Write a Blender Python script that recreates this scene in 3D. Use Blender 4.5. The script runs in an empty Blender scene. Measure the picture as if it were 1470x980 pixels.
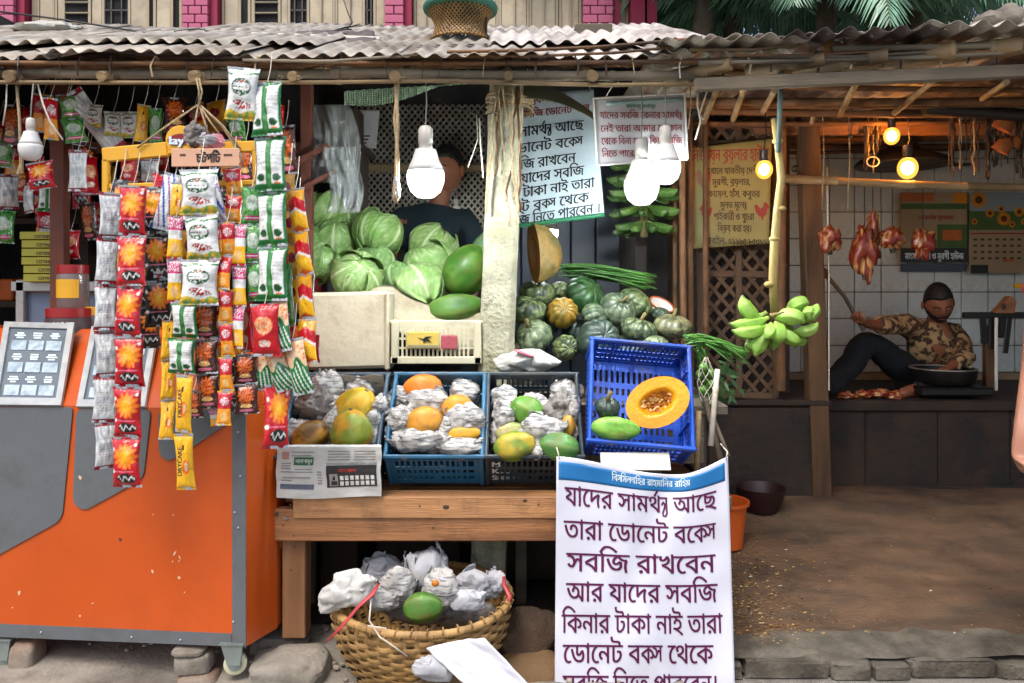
import bpy, bmesh, math, random
from math import sin, cos, pi, radians as R, sqrt, exp, floor, atan2
from mathutils import Vector as V, Matrix, noise, geometry, Euler
random.seed(7)
S = bpy.context.scene
COL = S.collection
# ---------------------------------------------------------------- camera, sky, sun, exposure
F, HZ, EYE = 1110.0, 410.0, 1.45        # focal length and horizon row in photo pixels, eye height in metres
cam = bpy.data.cameras.new('camera'); camo = bpy.data.objects.new('camera', cam); COL.objects.link(camo)
cam.sensor_width = 36.0; cam.lens = 36.0 * F / 1470.0
cam.shift_y = -(490.0 - HZ) / 1470.0
cam.clip_start = 0.05; cam.clip_end = 500
camo.location = (0, 0, EYE); camo.rotation_euler = (pi / 2, 0, 0)
S.camera = camo
SUN_EL, SUN_AZ = R(58), R(205)           # azimuth measured clockwise from +Y (north): the sun stands behind the camera
W = bpy.data.worlds.new('World'); S.world = W; W.use_nodes = True
_nt = W.node_tree; _bg = _nt.nodes['Background']
_sky = _nt.nodes.new('ShaderNodeTexSky'); _sky.sky_type = 'NISHITA'; _sky.sun_disc = False
_sky.sun_elevation = SUN_EL; _sky.sun_rotation = SUN_AZ
_sky.air_density = 1.0; _sky.dust_density = 4.0; _sky.ozone_density = 0.6
_nt.links.new(_sky.outputs[0], _bg.inputs[0]); _bg.inputs[1].default_value = 0.15
sl = bpy.data.lights.new('sun', 'SUN'); sl.energy = 1.1; sl.angle = R(20); sl.color = (1.0, 0.96, 0.9)
so = bpy.data.objects.new('sun', sl); COL.objects.link(so)
so.rotation_euler = (V((sin(SUN_AZ) * cos(SUN_EL), cos(SUN_AZ) * cos(SUN_EL), sin(SUN_EL)))).to_track_quat('Z', 'Y').to_euler()
so.location = (0, -5, 12)
S.view_settings.view_transform = 'Standard'; S.view_settings.look = 'None'
S.view_settings.exposure = 0.9; S.view_settings.gamma = 1
S.render.engine = 'CYCLES'
S.cycles.use_denoising = True
S.cycles.max_bounces = 6; S.cycles.diffuse_bounces = 3; S.cycles.glossy_bounces = 3
S.cycles.transmission_bounces = 4; S.cycles.transparent_max_bounces = 8
S.cycles.caustics_reflective = False; S.cycles.caustics_refractive = False
S.cycles.sample_clamp_indirect = 3.0

# ---------------------------------------------------------------- helpers
def P(px, py, Y):                       # a place named by where it shows in the photo and how far away it is
    return V(((px - 735.0) * Y / F, Y, EYE - (py - HZ) * Y / F))
def lin(h):
    if isinstance(h, str):
        h = h.lstrip('#'); c = [int(h[i:i + 2], 16) / 255 for i in (0, 2, 4)]
        return tuple(x / 12.92 if x <= .04045 else ((x + .055) / 1.055) ** 2.4 for x in c)
    return tuple(h)
def clamp(x, a=0., b=1.): return a if x < a else b if x > b else x
def sst(a, b, x):
    t = clamp((x - a) / (b - a)); return t * t * (3 - 2 * t)
def mix(a, b, t): return tuple(a[i] * (1 - t) + b[i] * t for i in range(3))
def nz(x, y=0., z=0.): return noise.noise(V((x, y, z)))

class B:
    """collects shapes and links them as one mesh object"""
    def __init__(s): s.v = []; s.f = []; s.c = []; s.m = []; s.mi = 0
    def add(s, vs, fs, cs=None):
        n = len(s.v); s.v += [tuple(p) for p in vs]
        s.f += [tuple(i + n for i in f) for f in fs]; s.m += [s.mi] * len(fs)
        if cs is None: cs = [(1, 1, 1)] * len(vs)
        elif isinstance(cs, tuple): cs = [cs] * len(vs)
        s.c += list(cs); return s
    def box(s, c, size, rot=None, col=None, bev=0.):
        x, y, z = [k / 2 for k in size]; b = min(bev, x * .9, y * .9, z * .9)
        M = (rot if isinstance(rot, Matrix) else Euler(rot).to_matrix()) if rot is not None else None
        if b <= 0:
            vs = [V((i * x, j * y, k * z)) for i in (-1, 1) for j in (-1, 1) for k in (-1, 1)]
            fs = [(0, 1, 3, 2), (4, 6, 7, 5), (0, 4, 5, 1), (2, 3, 7, 6), (0, 2, 6, 4), (1, 5, 7, 3)]
        else:
            vs = []; fs = []; idx = {}
            for i in (-1, 1):
                for j in (-1, 1):
                    for k in (-1, 1):
                        for a, p in enumerate(((i * x, j * (y - b), k * (z - b)), (i * (x - b), j * y, k * (z - b)), (i * (x - b), j * (y - b), k * z))):
                            idx[i, j, k, a] = len(vs); vs.append(V(p))
            for a in range(3):
                for sg in (-1, 1):
                    q = []
                    for u, w in ((-1, -1), (1, -1), (1, 1), (-1, 1)):
                        t = [0, 0, 0]; t[a] = sg; t[(a + 1) % 3] = u; t[(a + 2) % 3] = w; q.append(idx[t[0], t[1], t[2], a])
                    fs.append(tuple(q if sg > 0 else q[::-1]))
                    for sg2 in (-1, 1):
                        a2 = (a + 1) % 3; a3 = (a + 2) % 3; q = []
                        for aa, w in ((a, -1), (a, 1), (a2, 1), (a2, -1)):
                            t = [0, 0, 0]; t[a] = sg; t[a2] = sg2; t[a3] = w; q.append(idx[t[0], t[1], t[2], aa])
                        fs.append(tuple(q if sg * sg2 < 0 else q[::-1]))
            for i in (-1, 1):
                for j in (-1, 1):
                    for k in (-1, 1):
                        q = [idx[i, j, k, a] for a in range(3)]; fs.append(tuple(q if i * j * k > 0 else q[::-1]))
        if M is not None: vs = [M @ p for p in vs]
        c = V(c); return s.add([p + c for p in vs], fs, col)
    def tube(s, pts, r, n=8, caps=True, col=None, flat=1.0):
        pts = [V(p) for p in pts]; m = len(pts); rs = r if isinstance(r, (list, tuple)) else [r] * m
        vs = []; cs = []; up = None
        for i, p in enumerate(pts):
            t = (pts[min(i + 1, m - 1)] - pts[max(i - 1, 0)]).normalized()
            if t.length < 1e-6: t = V((0, 0, 1))
            if up is None: up = V((0, 0, 1)) if abs(t.z) < .9 else V((0, 1, 0))
            a = t.cross(up).normalized(); b = a.cross(t).normalized(); up = b
            for k in range(n):
                th = 2 * pi * k / n; vs.append(p + a * cos(th) * rs[i] + b * sin(th) * rs[i] * flat)
                cs.append(col[i] if isinstance(col, list) else (col or (1, 1, 1)))
        fs = [(i * n + k, i * n + (k + 1) % n, (i + 1) * n + (k + 1) % n, (i + 1) * n + k) for i in range(m - 1) for k in range(n)]
        if caps: fs += [tuple(range(n))[::-1], tuple((m - 1) * n + k for k in range(n))]
        return s.add(vs, fs, cs)
    def lathe(s, prof, c=(0, 0, 0), n=24, rot=None, col=None, sx=1., sy=1., fn=None):
        vs = []; cs = []; M = (rot if isinstance(rot, Matrix) else Euler(rot).to_matrix()) if rot is not None else Matrix.Identity(3)
        for i, (r, z) in enumerate(prof):
            for k in range(n):
                th = 2 * pi * k / n; q = fn(th, i / (len(prof) - 1)) if fn else 1.
                vs.append(M @ V((cos(th) * r * sx * q, sin(th) * r * sy * q, z)) + V(c))
                cs.append(col(th, i / (len(prof) - 1)) if callable(col) else (col or (1, 1, 1)))
        m = len(prof); fs = [(i * n + k, i * n + (k + 1) % n, (i + 1) * n + (k + 1) % n, (i + 1) * n + k) for i in range(m - 1) for k in range(n)]
        if prof[0][0] > 1e-5: fs.append(tuple(range(n))[::-1])
        if prof[-1][0] > 1e-5: fs.append(tuple((m - 1) * n + k for k in range(n)))
        return s.add(vs, fs, cs)
    def grid(s, nu, nv, fn, col=None, close=False):
        vs = []; cs = []
        for j in range(nv + 1):
            for i in range(nu + 1):
                vs.append(fn(i / nu, j / nv)); cs.append(col(i / nu, j / nv) if callable(col) else (col or (1, 1, 1)))
        w = nu + 1
        return s.add(vs, [(j * w + i, j * w + i + 1, (j + 1) * w + i + 1, (j + 1) * w + i) for j in range(nv) for i in range(nu)], cs)
    def sheet(s, nu, nv, fn, th, col=None, back=None):   # a sheet with thickness th along its own normals
        g = [[V(fn(i / nu, j / nv)) for i in range(nu + 1)] for j in range(nv + 1)]
        vs = []; cs = []; bk = []
        for j in range(nv + 1):
            for i in range(nu + 1):
                du = g[j][min(i + 1, nu)] - g[j][max(i - 1, 0)]; dv = g[min(j + 1, nv)][i] - g[max(j - 1, 0)][i]
                n_ = du.cross(dv).normalized(); vs.append(g[j][i]); bk.append(g[j][i] - n_ * th)
                cs.append(col(i / nu, j / nv) if callable(col) else (col or (1, 1, 1)))
        w = nu + 1; N = len(vs)
        fs = [(j * w + i, j * w + i + 1, (j + 1) * w + i + 1, (j + 1) * w + i) for j in range(nv) for i in range(nu)]
        fs += [tuple(N + k for k in f[::-1]) for f in fs]
        for i in range(nu): fs += [(i + 1, i, N + i, N + i + 1), (nv * w + i, nv * w + i + 1, N + nv * w + i + 1, N + nv * w + i)]
        for j in range(nv): fs += [(j * w, (j + 1) * w, N + (j + 1) * w, N + j * w), ((j + 1) * w + nu, j * w + nu, N + j * w + nu, N + (j + 1) * w + nu)]
        bc = cs if back is None else [back] * N
        return s.add(vs + bk, fs, cs + bc)
    def ball(s, c, r, nu=20, nv=12, fn=None, col=None, rot=None):
        r = (r, r, r) if isinstance(r, (int, float)) else r
        M = (rot if isinstance(rot, Matrix) else Euler(rot).to_matrix()) if rot is not None else Matrix.Identity(3)
        vs = []; cs = []; c = V(c)
        for j in range(nv + 1):
            ph = -pi / 2 + pi * j / nv
            for i in range(nu):
                th = 2 * pi * i / nu; d = V((cos(th) * cos(ph), sin(th) * cos(ph), sin(ph)))
                p = V((d.x * r[0], d.y * r[1], d.z * r[2])); q = fn(d, th, ph) if fn else 1.
                if isinstance(q, V): p = q
                else: p = p * q
                vs.append(M @ p + c); cs.append(col(d, th, ph) if callable(col) else (col or (1, 1, 1)))
                if j in (0, nv): break
        fs = []
        def ix(j, i): return 0 if j == 0 else (1 + (nv - 1) * nu if j == nv else 1 + (j - 1) * nu + i % nu)
        for j in range(nv):
            for i in range(nu):
                q = [ix(j, i), ix(j, i + 1), ix(j + 1, i + 1), ix(j + 1, i)]
                q = [a for k, a in enumerate(q) if a not in q[:k]]; fs.append(tuple(q))
        return s.add(vs, fs, cs)
    def prism(s, poly, z0, z1, M=None, col=None):        # polygon (x, y) extruded along local z, placed by a 4x4 matrix
        n = len(poly); vs = [V((x, y, z0)) for x, y in poly] + [V((x, y, z1)) for x, y in poly]
        if M is not None: vs = [M @ p for p in vs]
        fs = [tuple(range(n))[::-1], tuple(range(n, 2 * n))] + [(k, (k + 1) % n, n + (k + 1) % n, n + k) for k in range(n)]
        return s.add(vs, fs, col)
    def holed(s, xs, ys, hole, th, M=None, col=None):    # a plate cut by rectangular holes
        vs = []; fs = []; w = len(xs)
        for z in (0, th):
            for y in ys:
                for x in xs: vs.append(V((x, y, z)))
        N = w * len(ys); I = lambda i, j, k: k * N + j * w + i
        solid = lambda i, j: 0 <= i < w - 1 and 0 <= j < len(ys) - 1 and not hole(i, j)
        for i in range(w - 1):
            for j in range(len(ys) - 1):
                if not solid(i, j): continue
                fs += [(I(i, j, 1), I(i + 1, j, 1), I(i + 1, j + 1, 1), I(i, j + 1, 1)), (I(i, j, 0), I(i, j + 1, 0), I(i + 1, j + 1, 0), I(i + 1, j, 0))]
                for di, dj, a, b in ((-1, 0, (i, j + 1), (i, j)), (1, 0, (i + 1, j), (i + 1, j + 1)), (0, -1, (i, j), (i + 1, j)), (0, 1, (i + 1, j + 1), (i, j + 1))):
                    if not solid(i + di, j + dj): fs.append((I(*a, 0), I(*b, 0), I(*b, 1), I(*a, 1)))
        if M is not None: vs = [M @ p for p in vs]
        return s.add(vs, fs, col)
    def mesh(s, name, mats, smooth=False, off=None):
        me = bpy.data.meshes.new(name)
        vs = s.v if off is None else [(p[0] - off[0], p[1] - off[1], p[2] - off[2]) for p in s.v]
        me.from_pydata(vs, [], s.f)
        for m in (mats if isinstance(mats, (list, tuple)) else [mats]): me.materials.append(m)
        if any(s.m): me.polygons.foreach_set('material_index', s.m)
        if any(c != (1, 1, 1) for c in s.c):
            a = me.color_attributes.new('Col', 'FLOAT_COLOR', 'POINT')
            a.data.foreach_set('color', [x for c in s.c for x in (c[0], c[1], c[2], 1.)])
        if smooth is True: me.polygons.foreach_set('use_smooth', [True] * len(s.f))
        elif smooth:
            me.polygons.foreach_set('use_smooth', [True] * len(s.f)); me.set_sharp_from_angle(angle=R(smooth))
        me.update(); return me
    def obj(s, name, mat, parent=None, smooth=False, local=False):
        off = None
        if parent is not None and not local: off = world_loc(parent)
        o = bpy.data.objects.new(name, s.mesh(name, mat, smooth, off)); COL.objects.link(o)
        if parent is not None: o.parent = parent
        return o
def world_loc(o):
    p = V((0, 0, 0))
    while o is not None: p += V(o.location); o = o.parent
    return p
def tag(o, label=None, cat=None, group=None, kind=None):
    if label: o['label'] = label
    if cat: o['category'] = cat
    if group: o['group'] = group
    if kind: o['kind'] = kind
    return o
def thing(name, label, cat, loc=(0, 0, 0), group=None, rot=None):
    o = bpy.data.objects.new(name, None); COL.objects.link(o); o.location = loc; o.empty_display_size = .05
    if rot is not None: o.rotation_euler = rot
    return tag(o, label, cat, group)
def put(name, me, parent=None, loc=None, rot=None, scale=None):   # another object that shares a mesh
    o = bpy.data.objects.new(name, me); COL.objects.link(o)
    if parent is not None: o.parent = parent
    if loc is not None: o.location = loc
    if rot is not None: o.rotation_euler = rot
    if scale is not None: o.scale = scale if not isinstance(scale, (int, float)) else (scale,) * 3
    return o
def copy_tree(o, parent=None):
    c = o.copy(); COL.objects.link(c); c.parent = parent
    for ch in list(o.children): copy_tree(ch, c)
    return c
def struct(o): o['kind'] = 'structure'; return o

# ---------------------------------------------------------------- materials
def mat(name, col, rough=.6, var=.15, scale=8., bump=0., bscale=None, metal=0., spec=.5, attr=False, col2=None, stretch=(1, 1, 1),
        coat=0., alpha=1., trans=0., dirt=None, dscale=3., emit=None, estr=0., sss=0., c2lo=.45, c2hi=.65, detail=5.):
    m = bpy.data.materials.new(name); m.use_nodes = True; nt = m.node_tree; N = nt.nodes; L = nt.links
    b = N['Principled BSDF']; col = lin(col)
    tc = N.new('ShaderNodeTexCoord'); mp = N.new('ShaderNodeMapping'); L.new(tc.outputs['Object'], mp.inputs[0]); mp.inputs['Scale'].default_value = stretch
    n1 = N.new('ShaderNodeTexNoise'); n1.inputs['Scale'].default_value = scale; n1.inputs['Detail'].default_value = detail; L.new(mp.outputs[0], n1.inputs[0])
    src = None
    if attr:
        ca = N.new('ShaderNodeVertexColor'); ca.layer_name = 'Col'; src = ca.outputs[0]
    else:
        rg = N.new('ShaderNodeRGB'); rg.outputs[0].default_value = (*col, 1); src = rg.outputs[0]
    def mixc(a, b_, f, mode='MIX'):
        x = N.new('ShaderNodeMix'); x.data_type = 'RGBA'; x.blend_type = mode
        for sk, val in ((6, a), (7, b_)):
            if isinstance(val, tuple): x.inputs[sk].default_value = (*val[:3], 1)
            else: L.new(val, x.inputs[sk])
        if isinstance(f, float): x.inputs[0].default_value = f
        else: L.new(f, x.inputs[0])
        return x.outputs[2]
    def ramp(inp, lo, hi, a=0., c=1.):
        r = N.new('ShaderNodeMapRange'); r.inputs[1].default_value = lo; r.inputs[2].default_value = hi; r.inputs[3].default_value = a; r.inputs[4].default_value = c
        L.new(inp, r.inputs[0]); return r.outputs[0]
    if col2 is not None:
        n2 = N.new('ShaderNodeTexNoise'); n2.inputs['Scale'].default_value = dscale; n2.inputs['Detail'].default_value = 6; L.new(mp.outputs[0], n2.inputs[0])
        src = mixc(src, lin(col2), ramp(n2.outputs[0], c2lo, c2hi))
    if var:
        v = ramp(n1.outputs[0], .3, .7, 1 - var, 1 + var)
        cb = N.new('ShaderNodeCombineColor'); [L.new(v, cb.inputs[k]) for k in range(3)]
        src = mixc(src, cb.outputs[0], 1.0, 'MULTIPLY')
    if dirt is not None:
        n3 = N.new('ShaderNodeTexNoise'); n3.inputs['Scale'].default_value = dscale * 1.7; n3.inputs['Detail'].default_value = 8; n3.inputs['Roughness'].default_value = .7; L.new(tc.outputs['Object'], n3.inputs[0])
        src = mixc(src, lin(dirt), ramp(n3.outputs[0], .5, .72, 0, .75))
    L.new(src, b.inputs['Base Color'])
    rr = ramp(n1.outputs[0], .3, .7, max(.02, rough - .08), min(1, rough + .08)); L.new(rr, b.inputs['Roughness'])
    b.inputs['Metallic'].default_value = metal; b.inputs['Specular IOR Level'].default_value = spec
    b.inputs['Coat Weight'].default_value = coat; b.inputs['Coat Roughness'].default_value = .15
    b.inputs['Transmission Weight'].default_value = trans; b.inputs['Alpha'].default_value = alpha
    if sss: b.inputs['Subsurface Weight'].default_value = sss; b.inputs['Subsurface Scale'].default_value = .02
    if bump:
        nb = N.new('ShaderNodeTexNoise'); nb.inputs['Scale'].default_value = bscale or scale * 4; nb.inputs['Detail'].default_value = 6; L.new(mp.outputs[0], nb.inputs[0])
        bp = N.new('ShaderNodeBump'); bp.inputs['Strength'].default_value = bump; bp.inputs['Distance'].default_value = .01
        L.new(nb.outputs[0], bp.inputs['Height']); L.new(bp.outputs[0], b.inputs['Normal'])
    if emit is not None:
        b.inputs['Emission Color'].default_value = (*lin(emit), 1); b.inputs['Emission Strength'].default_value = estr
    m['nodes_src'] = 1
    return m

# ---------------------------------------------------------------- lettering
_gc = {}
def _contours(ch):
    """outline loops and advance of one character of the built-in font"""
    if ch in _gc: return _gc[ch]
    def raw(t):
        c = bpy.data.curves.new('t', 'FONT'); c.body = t; c.size = 1; c.resolution_u = 3; c.fill_mode = 'NONE'
        o = bpy.data.objects.new('t', c); COL.objects.link(o)
        me = bpy.data.meshes.new_from_object(o.evaluated_get(bpy.context.evaluated_depsgraph_get()))
        pts = [tuple(v.co[:2]) for v in me.vertices]; nb = {}
        for e in me.edges: nb.setdefault(e.vertices[0], []).append(e.vertices[1]); nb.setdefault(e.vertices[1], []).append(e.vertices[0])
        loops = []; seen = set()
        for e in me.edges:
            a, b2 = e.vertices
            if a in seen: continue
            lp = [a]; seen.add(a); prev, cur = a, b2
            while cur not in seen:
                lp.append(cur); seen.add(cur); nx = [k for k in nb[cur] if k != prev]
                if not nx: break
                prev, cur = cur, nx[0]
            loops.append([pts[k] for k in lp])
        bpy.data.objects.remove(o); bpy.data.curves.remove(c); bpy.data.meshes.remove(me)
        return loops
    ref = 'ক' if ord(ch) > 127 else 'H'
    r0 = max(p[0] for l in raw(ref) for p in l); r1 = max(p[0] for l in raw(ch + ref) for p in l)
    _gc[ch] = ([] if ch == ' ' else raw(ch), r1 - r0); return _gc[ch]
def _stroke(pts, w):
    out = []; back = []
    for i, p in enumerate(pts):
        a = V(pts[max(i - 1, 0)]); b_ = V(pts[min(i + 1, len(pts) - 1)]); t = (b_ - a).normalized(); n_ = V((-t.y, t.x)) * w / 2
        out.append((p[0] + n_.x, p[1] + n_.y)); back.append((p[0] - n_.x, p[1] - n_.y))
    return [out + back[::-1]]
def layout(text):
    """(loops, width) of a line; puts Bengali vowel signs and joined letters in their visual order"""
    L_ = []; x = 0.; i = 0; VIR = '্'
    def emit(ch, sx=1., sy=1., dx=0., dy=0., adv=True):
        nonlocal x
        lp, w = _contours(ch)
        L_.extend([[(px * sx + x + dx, py * sy + dy) for px, py in l] for l in lp])
        if adv: x += w * sx + dx
    while i < len(text):
        ch = text[i]
        if not ('ক' <= ch <= 'হ' or ch in 'ড়ঢ়য়'): emit(ch); i += 1; continue
        cl = [ch]; i += 1; reph = False
        while i + 1 < len(text) and text[i] == VIR: cl.append(text[i + 1]); i += 2
        if cl[0] == 'র' and len(cl) > 1: reph = True; cl = cl[1:]
        ya = len(cl) > 1 and cl[-1] == 'য'
        if ya: cl = cl[:-1]
        post = []
        while i < len(text) and text[i] in 'ািীুূৃেৈোৌ়ঁ': post.append(text[i]); i += 1
        for q in post:
            if q in 'িেৈ': emit(q)
            if q in 'োৌ': emit('ে')
        x0 = x
        if len(cl) == 1: emit(cl[0])
        elif cl[1] == 'র': emit(cl[0]); L_.extend(_stroke([(x0 + .05, -.16), (x0 + .3, -.02), (x0 + .5, -.05)], .07))
        else:
            emit(cl[0], .80, 1.); emit(cl[1], .70, .88, -.085, .075)
        if ya: L_.extend(_stroke([(x - .03, .585), (x + .30, .585)], .07)); L_.extend(_stroke([(x + .02, .30), (x + .11, .42), (x + .19, .34), (x + .16, .16), (x + .08, .0), (x + .10, -.12), (x + .21, -.14), (x + .29, -.02), (x + .27, .22), (x + .26, .56)], .065)); x += .34
        if reph: L_.extend(_stroke([(x0 + .30, .64), (x0 + .46, .88)], .075))
        for q in post:
            if q == 'া' or q == 'ো': emit('া')
            elif q == 'ী': emit('ী')
            elif q in 'ুূৃ়ঁ': emit(q)
    return L_, x
def text_b(text, place, height=None, width=None, col=(1, 1, 1), bold=.02, step=0., x=0., y=0., align='L', sy=None, b=None):
    """lettering as flat shapes; place(x, y) puts a point of the sign's own plane on its surface"""
    loops, w = layout(text)
    sc = height if height else width / w
    kx = (width / w) if width else sc
    x0 = x - (w * kx / 2 if align == 'C' else 0)
    vs = []; es = []; fc = []
    for dx in ((0., bold) if bold else (0.,)):
        for l in loops:
            if len(l) < 3: continue
            n = len(vs); vs += [V((x0 + (px + dx) * kx, y + py * sc)) for px, py in l]; fc.append(list(range(n, n + len(l))))
    if not vs: return b or B()
    if step:
        lo = (min(p.x for p in vs), min(p.y for p in vs)); hi = (max(p.x for p in vs), max(p.y for p in vs)); k = lo[0]
        while k < hi[0]: n = len(vs); vs += [V((k, lo[1] - .01)), V((k, hi[1] + .01))]; es.append((n, n + 1)); k += step
    r = geometry.delaunay_2d_cdt(vs, es, fc, 1, 1e-6, True)
    b = b or B(); keep = []
    lp = [([(vs[i].x, vs[i].y) for i in f]) for f in fc]
    lb = [(min(p[0] for p in l), max(p[0] for p in l), min(p[1] for p in l), max(p[1] for p in l), l) for l in lp]
    for f in r[2]:
        cx = sum(r[0][i].x for i in f) / len(f); cy = sum(r[0][i].y for i in f) / len(f); wn = 0
        for ax, bx, ay, by, l in lb:
            if not (ax <= cx <= bx and ay <= cy <= by): continue
            q = l[-1]
            for p in l:
                if q[1] <= cy < p[1]:
                    if (p[0] - q[0]) * (cy - q[1]) - (cx - q[0]) * (p[1] - q[1]) > 0: wn += 1
                elif p[1] <= cy < q[1]:
                    if (p[0] - q[0]) * (cy - q[1]) - (cx - q[0]) * (p[1] - q[1]) < 0: wn -= 1
                q = p
        if wn: keep.append(f)
    used = sorted({i for f in keep for i in f}); mp_ = {o: k for k, o in enumerate(used)}
    b.add([place(r[0][i].x, r[0][i].y) for i in used], [tuple(mp_[i] for i in f) for f in keep], col)
    return b
# ================================================================ shared materials
M = {}
M['concrete'] = mat('rough_concrete', '#8c867b', .9, .25, 6, .5, 60, col2='#6d675e', dirt='#4d4538')
M['pillar'] = mat('whitewashed_concrete', '#a5a38c', .9, .28, 14, 1., 60, col2='#88876a', dirt='#5a5540', dscale=7)
M['road'] = mat('worn_road', '#7c7770', .9, .3, 3, .6, 70, col2='#5f5a52', dirt='#3d382f')
M['kerb'] = mat('broken_kerb_concrete', '#5f594f', .92, .35, 7, .8, 60, col2='#3d382f', dirt='#2f2920', dscale=6)
M['mud'] = mat('trodden_earth', '#5b4532', .8, .3, 5, .8, 45, col2='#4a3c2e', dirt='#2c1f14', dscale=2.6, stretch=(1, 2.2, 1))
M['dark_earth'] = mat('dark_earth', '#2c2620', .95, .3, 5, .5, 40)
M['tin'] = mat('weathered_roof_tin', '#aaa396', .6, .25, 4, .35, 30, col2='#7d7264', dirt='#453b30', dscale=3.5, metal=.15)
M['tin_pale'] = mat('pale_roof_tin', '#c2bbb3', .6, .2, 4, .35, 30, col2='#958a82', dirt='#54463f', dscale=3, metal=.1)
M['tin_dark'] = mat('tarred_roof_tin', '#574d49', .7, .25, 4, .35, 30, col2='#3a3230', dscale=3)
M['bamboo'] = mat('aged_bamboo', '#8c7654', .65, .3, 14, .4, 60, col2='#55452f', stretch=(.4, 1, 1))
M['bamboo_grey'] = mat('grey_bamboo', '#7a705e', .75, .35, 14, .4, 60, col2='#463f34', stretch=(.4, 1, 1))
M['bamboo_brown'] = mat('brown_bamboo', '#6e4b2c', .7, .3, 14, .3, 60, col2='#46301d')
M['wood'] = mat('planed_plank', '#94653f', .7, .2, 5, .35, 30, col2='#7a5031', stretch=(.35, 3, 5), dirt='#57391f', dscale=4)
M['wood_pale'] = mat('pale_planed_plank', '#a87a50', .7, .2, 5, .35, 30, col2='#8d6440', stretch=(.35, 3, 5), dirt='#5f4228', dscale=4)
M['wood_v'] = mat('planed_post', '#8f6644', .65, .22, 5, .35, 30, col2='#70492b', stretch=(4, 4, .35))
M['wood_old'] = mat('weathered_timber', '#665c4d', .85, .25, 6, .5, 30, col2='#50483d', stretch=(.4, 4, 4))
M['wood_post'] = mat('stained_timber', '#5e4227', .75, .3, 5, .5, 40, col2='#3a2817', stretch=(3, 3, .5))
M['wood_dark'] = mat('dark_timber', '#3a2e25', .85, .3, 6, .5, 40)  # dark brown base colour, varied at random
M['wall_dark'] = mat('dark_wall', '#3a3836', .9, .3, 4, .3, 30, col2='#232326')  # dark grey base, mottled at random with a darker tone
M['wall_plaster'] = mat('stall_plaster', '#3d3733', .9, .3, 3, .3, 30, col2='#282421')
M['cream_shut'] = mat('cream_shutter_paint', '#b3a78f', .6, .08, 3, .1, 40, col2='#a39781', dirt='#7d705c', dscale=2)
M['cream_frame'] = mat('cream_frame_paint', '#9d917a', .6, .1, 5)
M['pink'] = mat('pink_brick_paint', '#b5607e', .75, .14, 7, .3, 50, col2='#a2546e')
M['pink_mortar'] = mat('pink_joint', '#7f3557', .9, .1, 7)
M['maroon'] = mat('maroon_paint', '#8a1c3e', .7, .12, 5)
M['black_void'] = mat('unlit_room', '#121317', .9, .1, 5)
M['iron'] = mat('painted_iron', '#4a4744', .5, .2, 20, metal=.3)
M['facade'] = mat('building_plaster', '#b5aa98', .85, .12, 1.5, .2, 30)
M['pale_blue_wall'] = mat('pale_distant_wall', '#c3cfdb', .8, .06, 1)
M['glass_dark'] = mat('window_glass', '#5d6f85', .15, .1, 3)
M['tile'] = mat('white_glazed_tile', '#c6d4d6', .25, .14, 3, .05, 20, dirt='#8b8674', dscale=1.3)
M['grout'] = mat('grout', '#6a6860', .9, .1, 5)
M['rope'] = mat('jute_rope', '#a08c6c', .9, .25, 60, .5, 200)
M['rope_white'] = mat('white_cord', '#c9c0b0', .8, .15, 60)
M['wire'] = mat('black_wire', '#1b1a19', .5, .1, 10)
M['wire_grey'] = mat('grey_wire', '#77726c', .5, .1, 10)
M['palm'] = mat('palm_leaf', '#7da58c', .45, .35, 4, .15, 30, col2='#6f9a80', dscale=2)
M['palm_stem'] = mat('palm_stem', '#5f6a44', .6, .2, 8)
M['bark'] = mat('palm_bark', '#5d5347', .9, .25, 12, .6, 40)
M['white_plastic'] = mat('white_plastic', '#cfccc2', .45, .08, 6)

# ================================================================ ground
b = B(); b.grid(40, 40, lambda u, v: (-100 + 200 * u, -60 + 200 * v, 0.)); g = struct(b.obj('ground', M['road']))
# the pavement strip the carts stand on, slightly uneven
def pav(u, v):
    x = -4 + 4.62 * u; y = 2.45 + 2.6 * v
    return (x, y, .012 + .012 * nz(x * 2, y * 2) + .01 * nz(x * 7, y * 7, 3))
b = B(); b.grid(90, 50, pav); struct(b.obj('pavement', M['concrete'], smooth=True))
def floor_z(x, y):
    t = sst(2.9, 4.5, y)
    return .085 + .2 * t + .02 * nz(x * 1.3, y * 1.3) + .010 * nz(x * 5, y * 5, 2) + .004 * nz(x * 16, y * 16, 5)
b = B(); b.grid(150, 130, lambda u, v: (.3 + 3.9 * u, 2.93 + 2.9 * v, floor_z(.3 + 3.9 * u, 2.93 + 2.9 * v)))
shop_floor = struct(b.obj('shop_floor', M['mud'], smooth=True))
b = B(); b.grid(60, 30, lambda u, v: (-3.2 + 3.6 * u, 3.25 + 2.3 * v, .04 + .015 * nz(u * 20, v * 12)))
struct(b.obj('stall_floor', M['dark_earth'], smooth=True))
# kerb of broken concrete blocks
kerb = struct(bpy.data.objects.new('kerb', None)); COL.objects.link(kerb); kerb.location = (1.5, 2.9, 0)
rr = random.Random(4); x = .56
while x < 4.0:
    w = rr.uniform(.10, .34); b = B()
    x0 = x; cz = rr.uniform(.05, .072)
    def kb(d, th, ph, x0=x0): return 1 + .05 * noise.noise(d * 2 + V((x0 * 9, 0, 0)))
    yy = 2.915 + rr.uniform(-.012, .012)
    q = B(); q.ball((x + w / 2, yy, cz / 2), 1, 28, 16, fn=lambda d, th, ph: V([(w / 2 - .003, .075, cz / 2)[i] * (abs(d[i]) ** .22 * (1 if d[i] > 0 else -1)) for i in range(3)]) * (1 + .10 * noise.noise(d * 1.6 + V((x * 9, 0, 0))) + .07 * noise.noise(d * 5 + V((0, x * 9, 0)))))
    o = q.obj('kerb_block', M['kerb'], kerb, smooth=30); x += w
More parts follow.
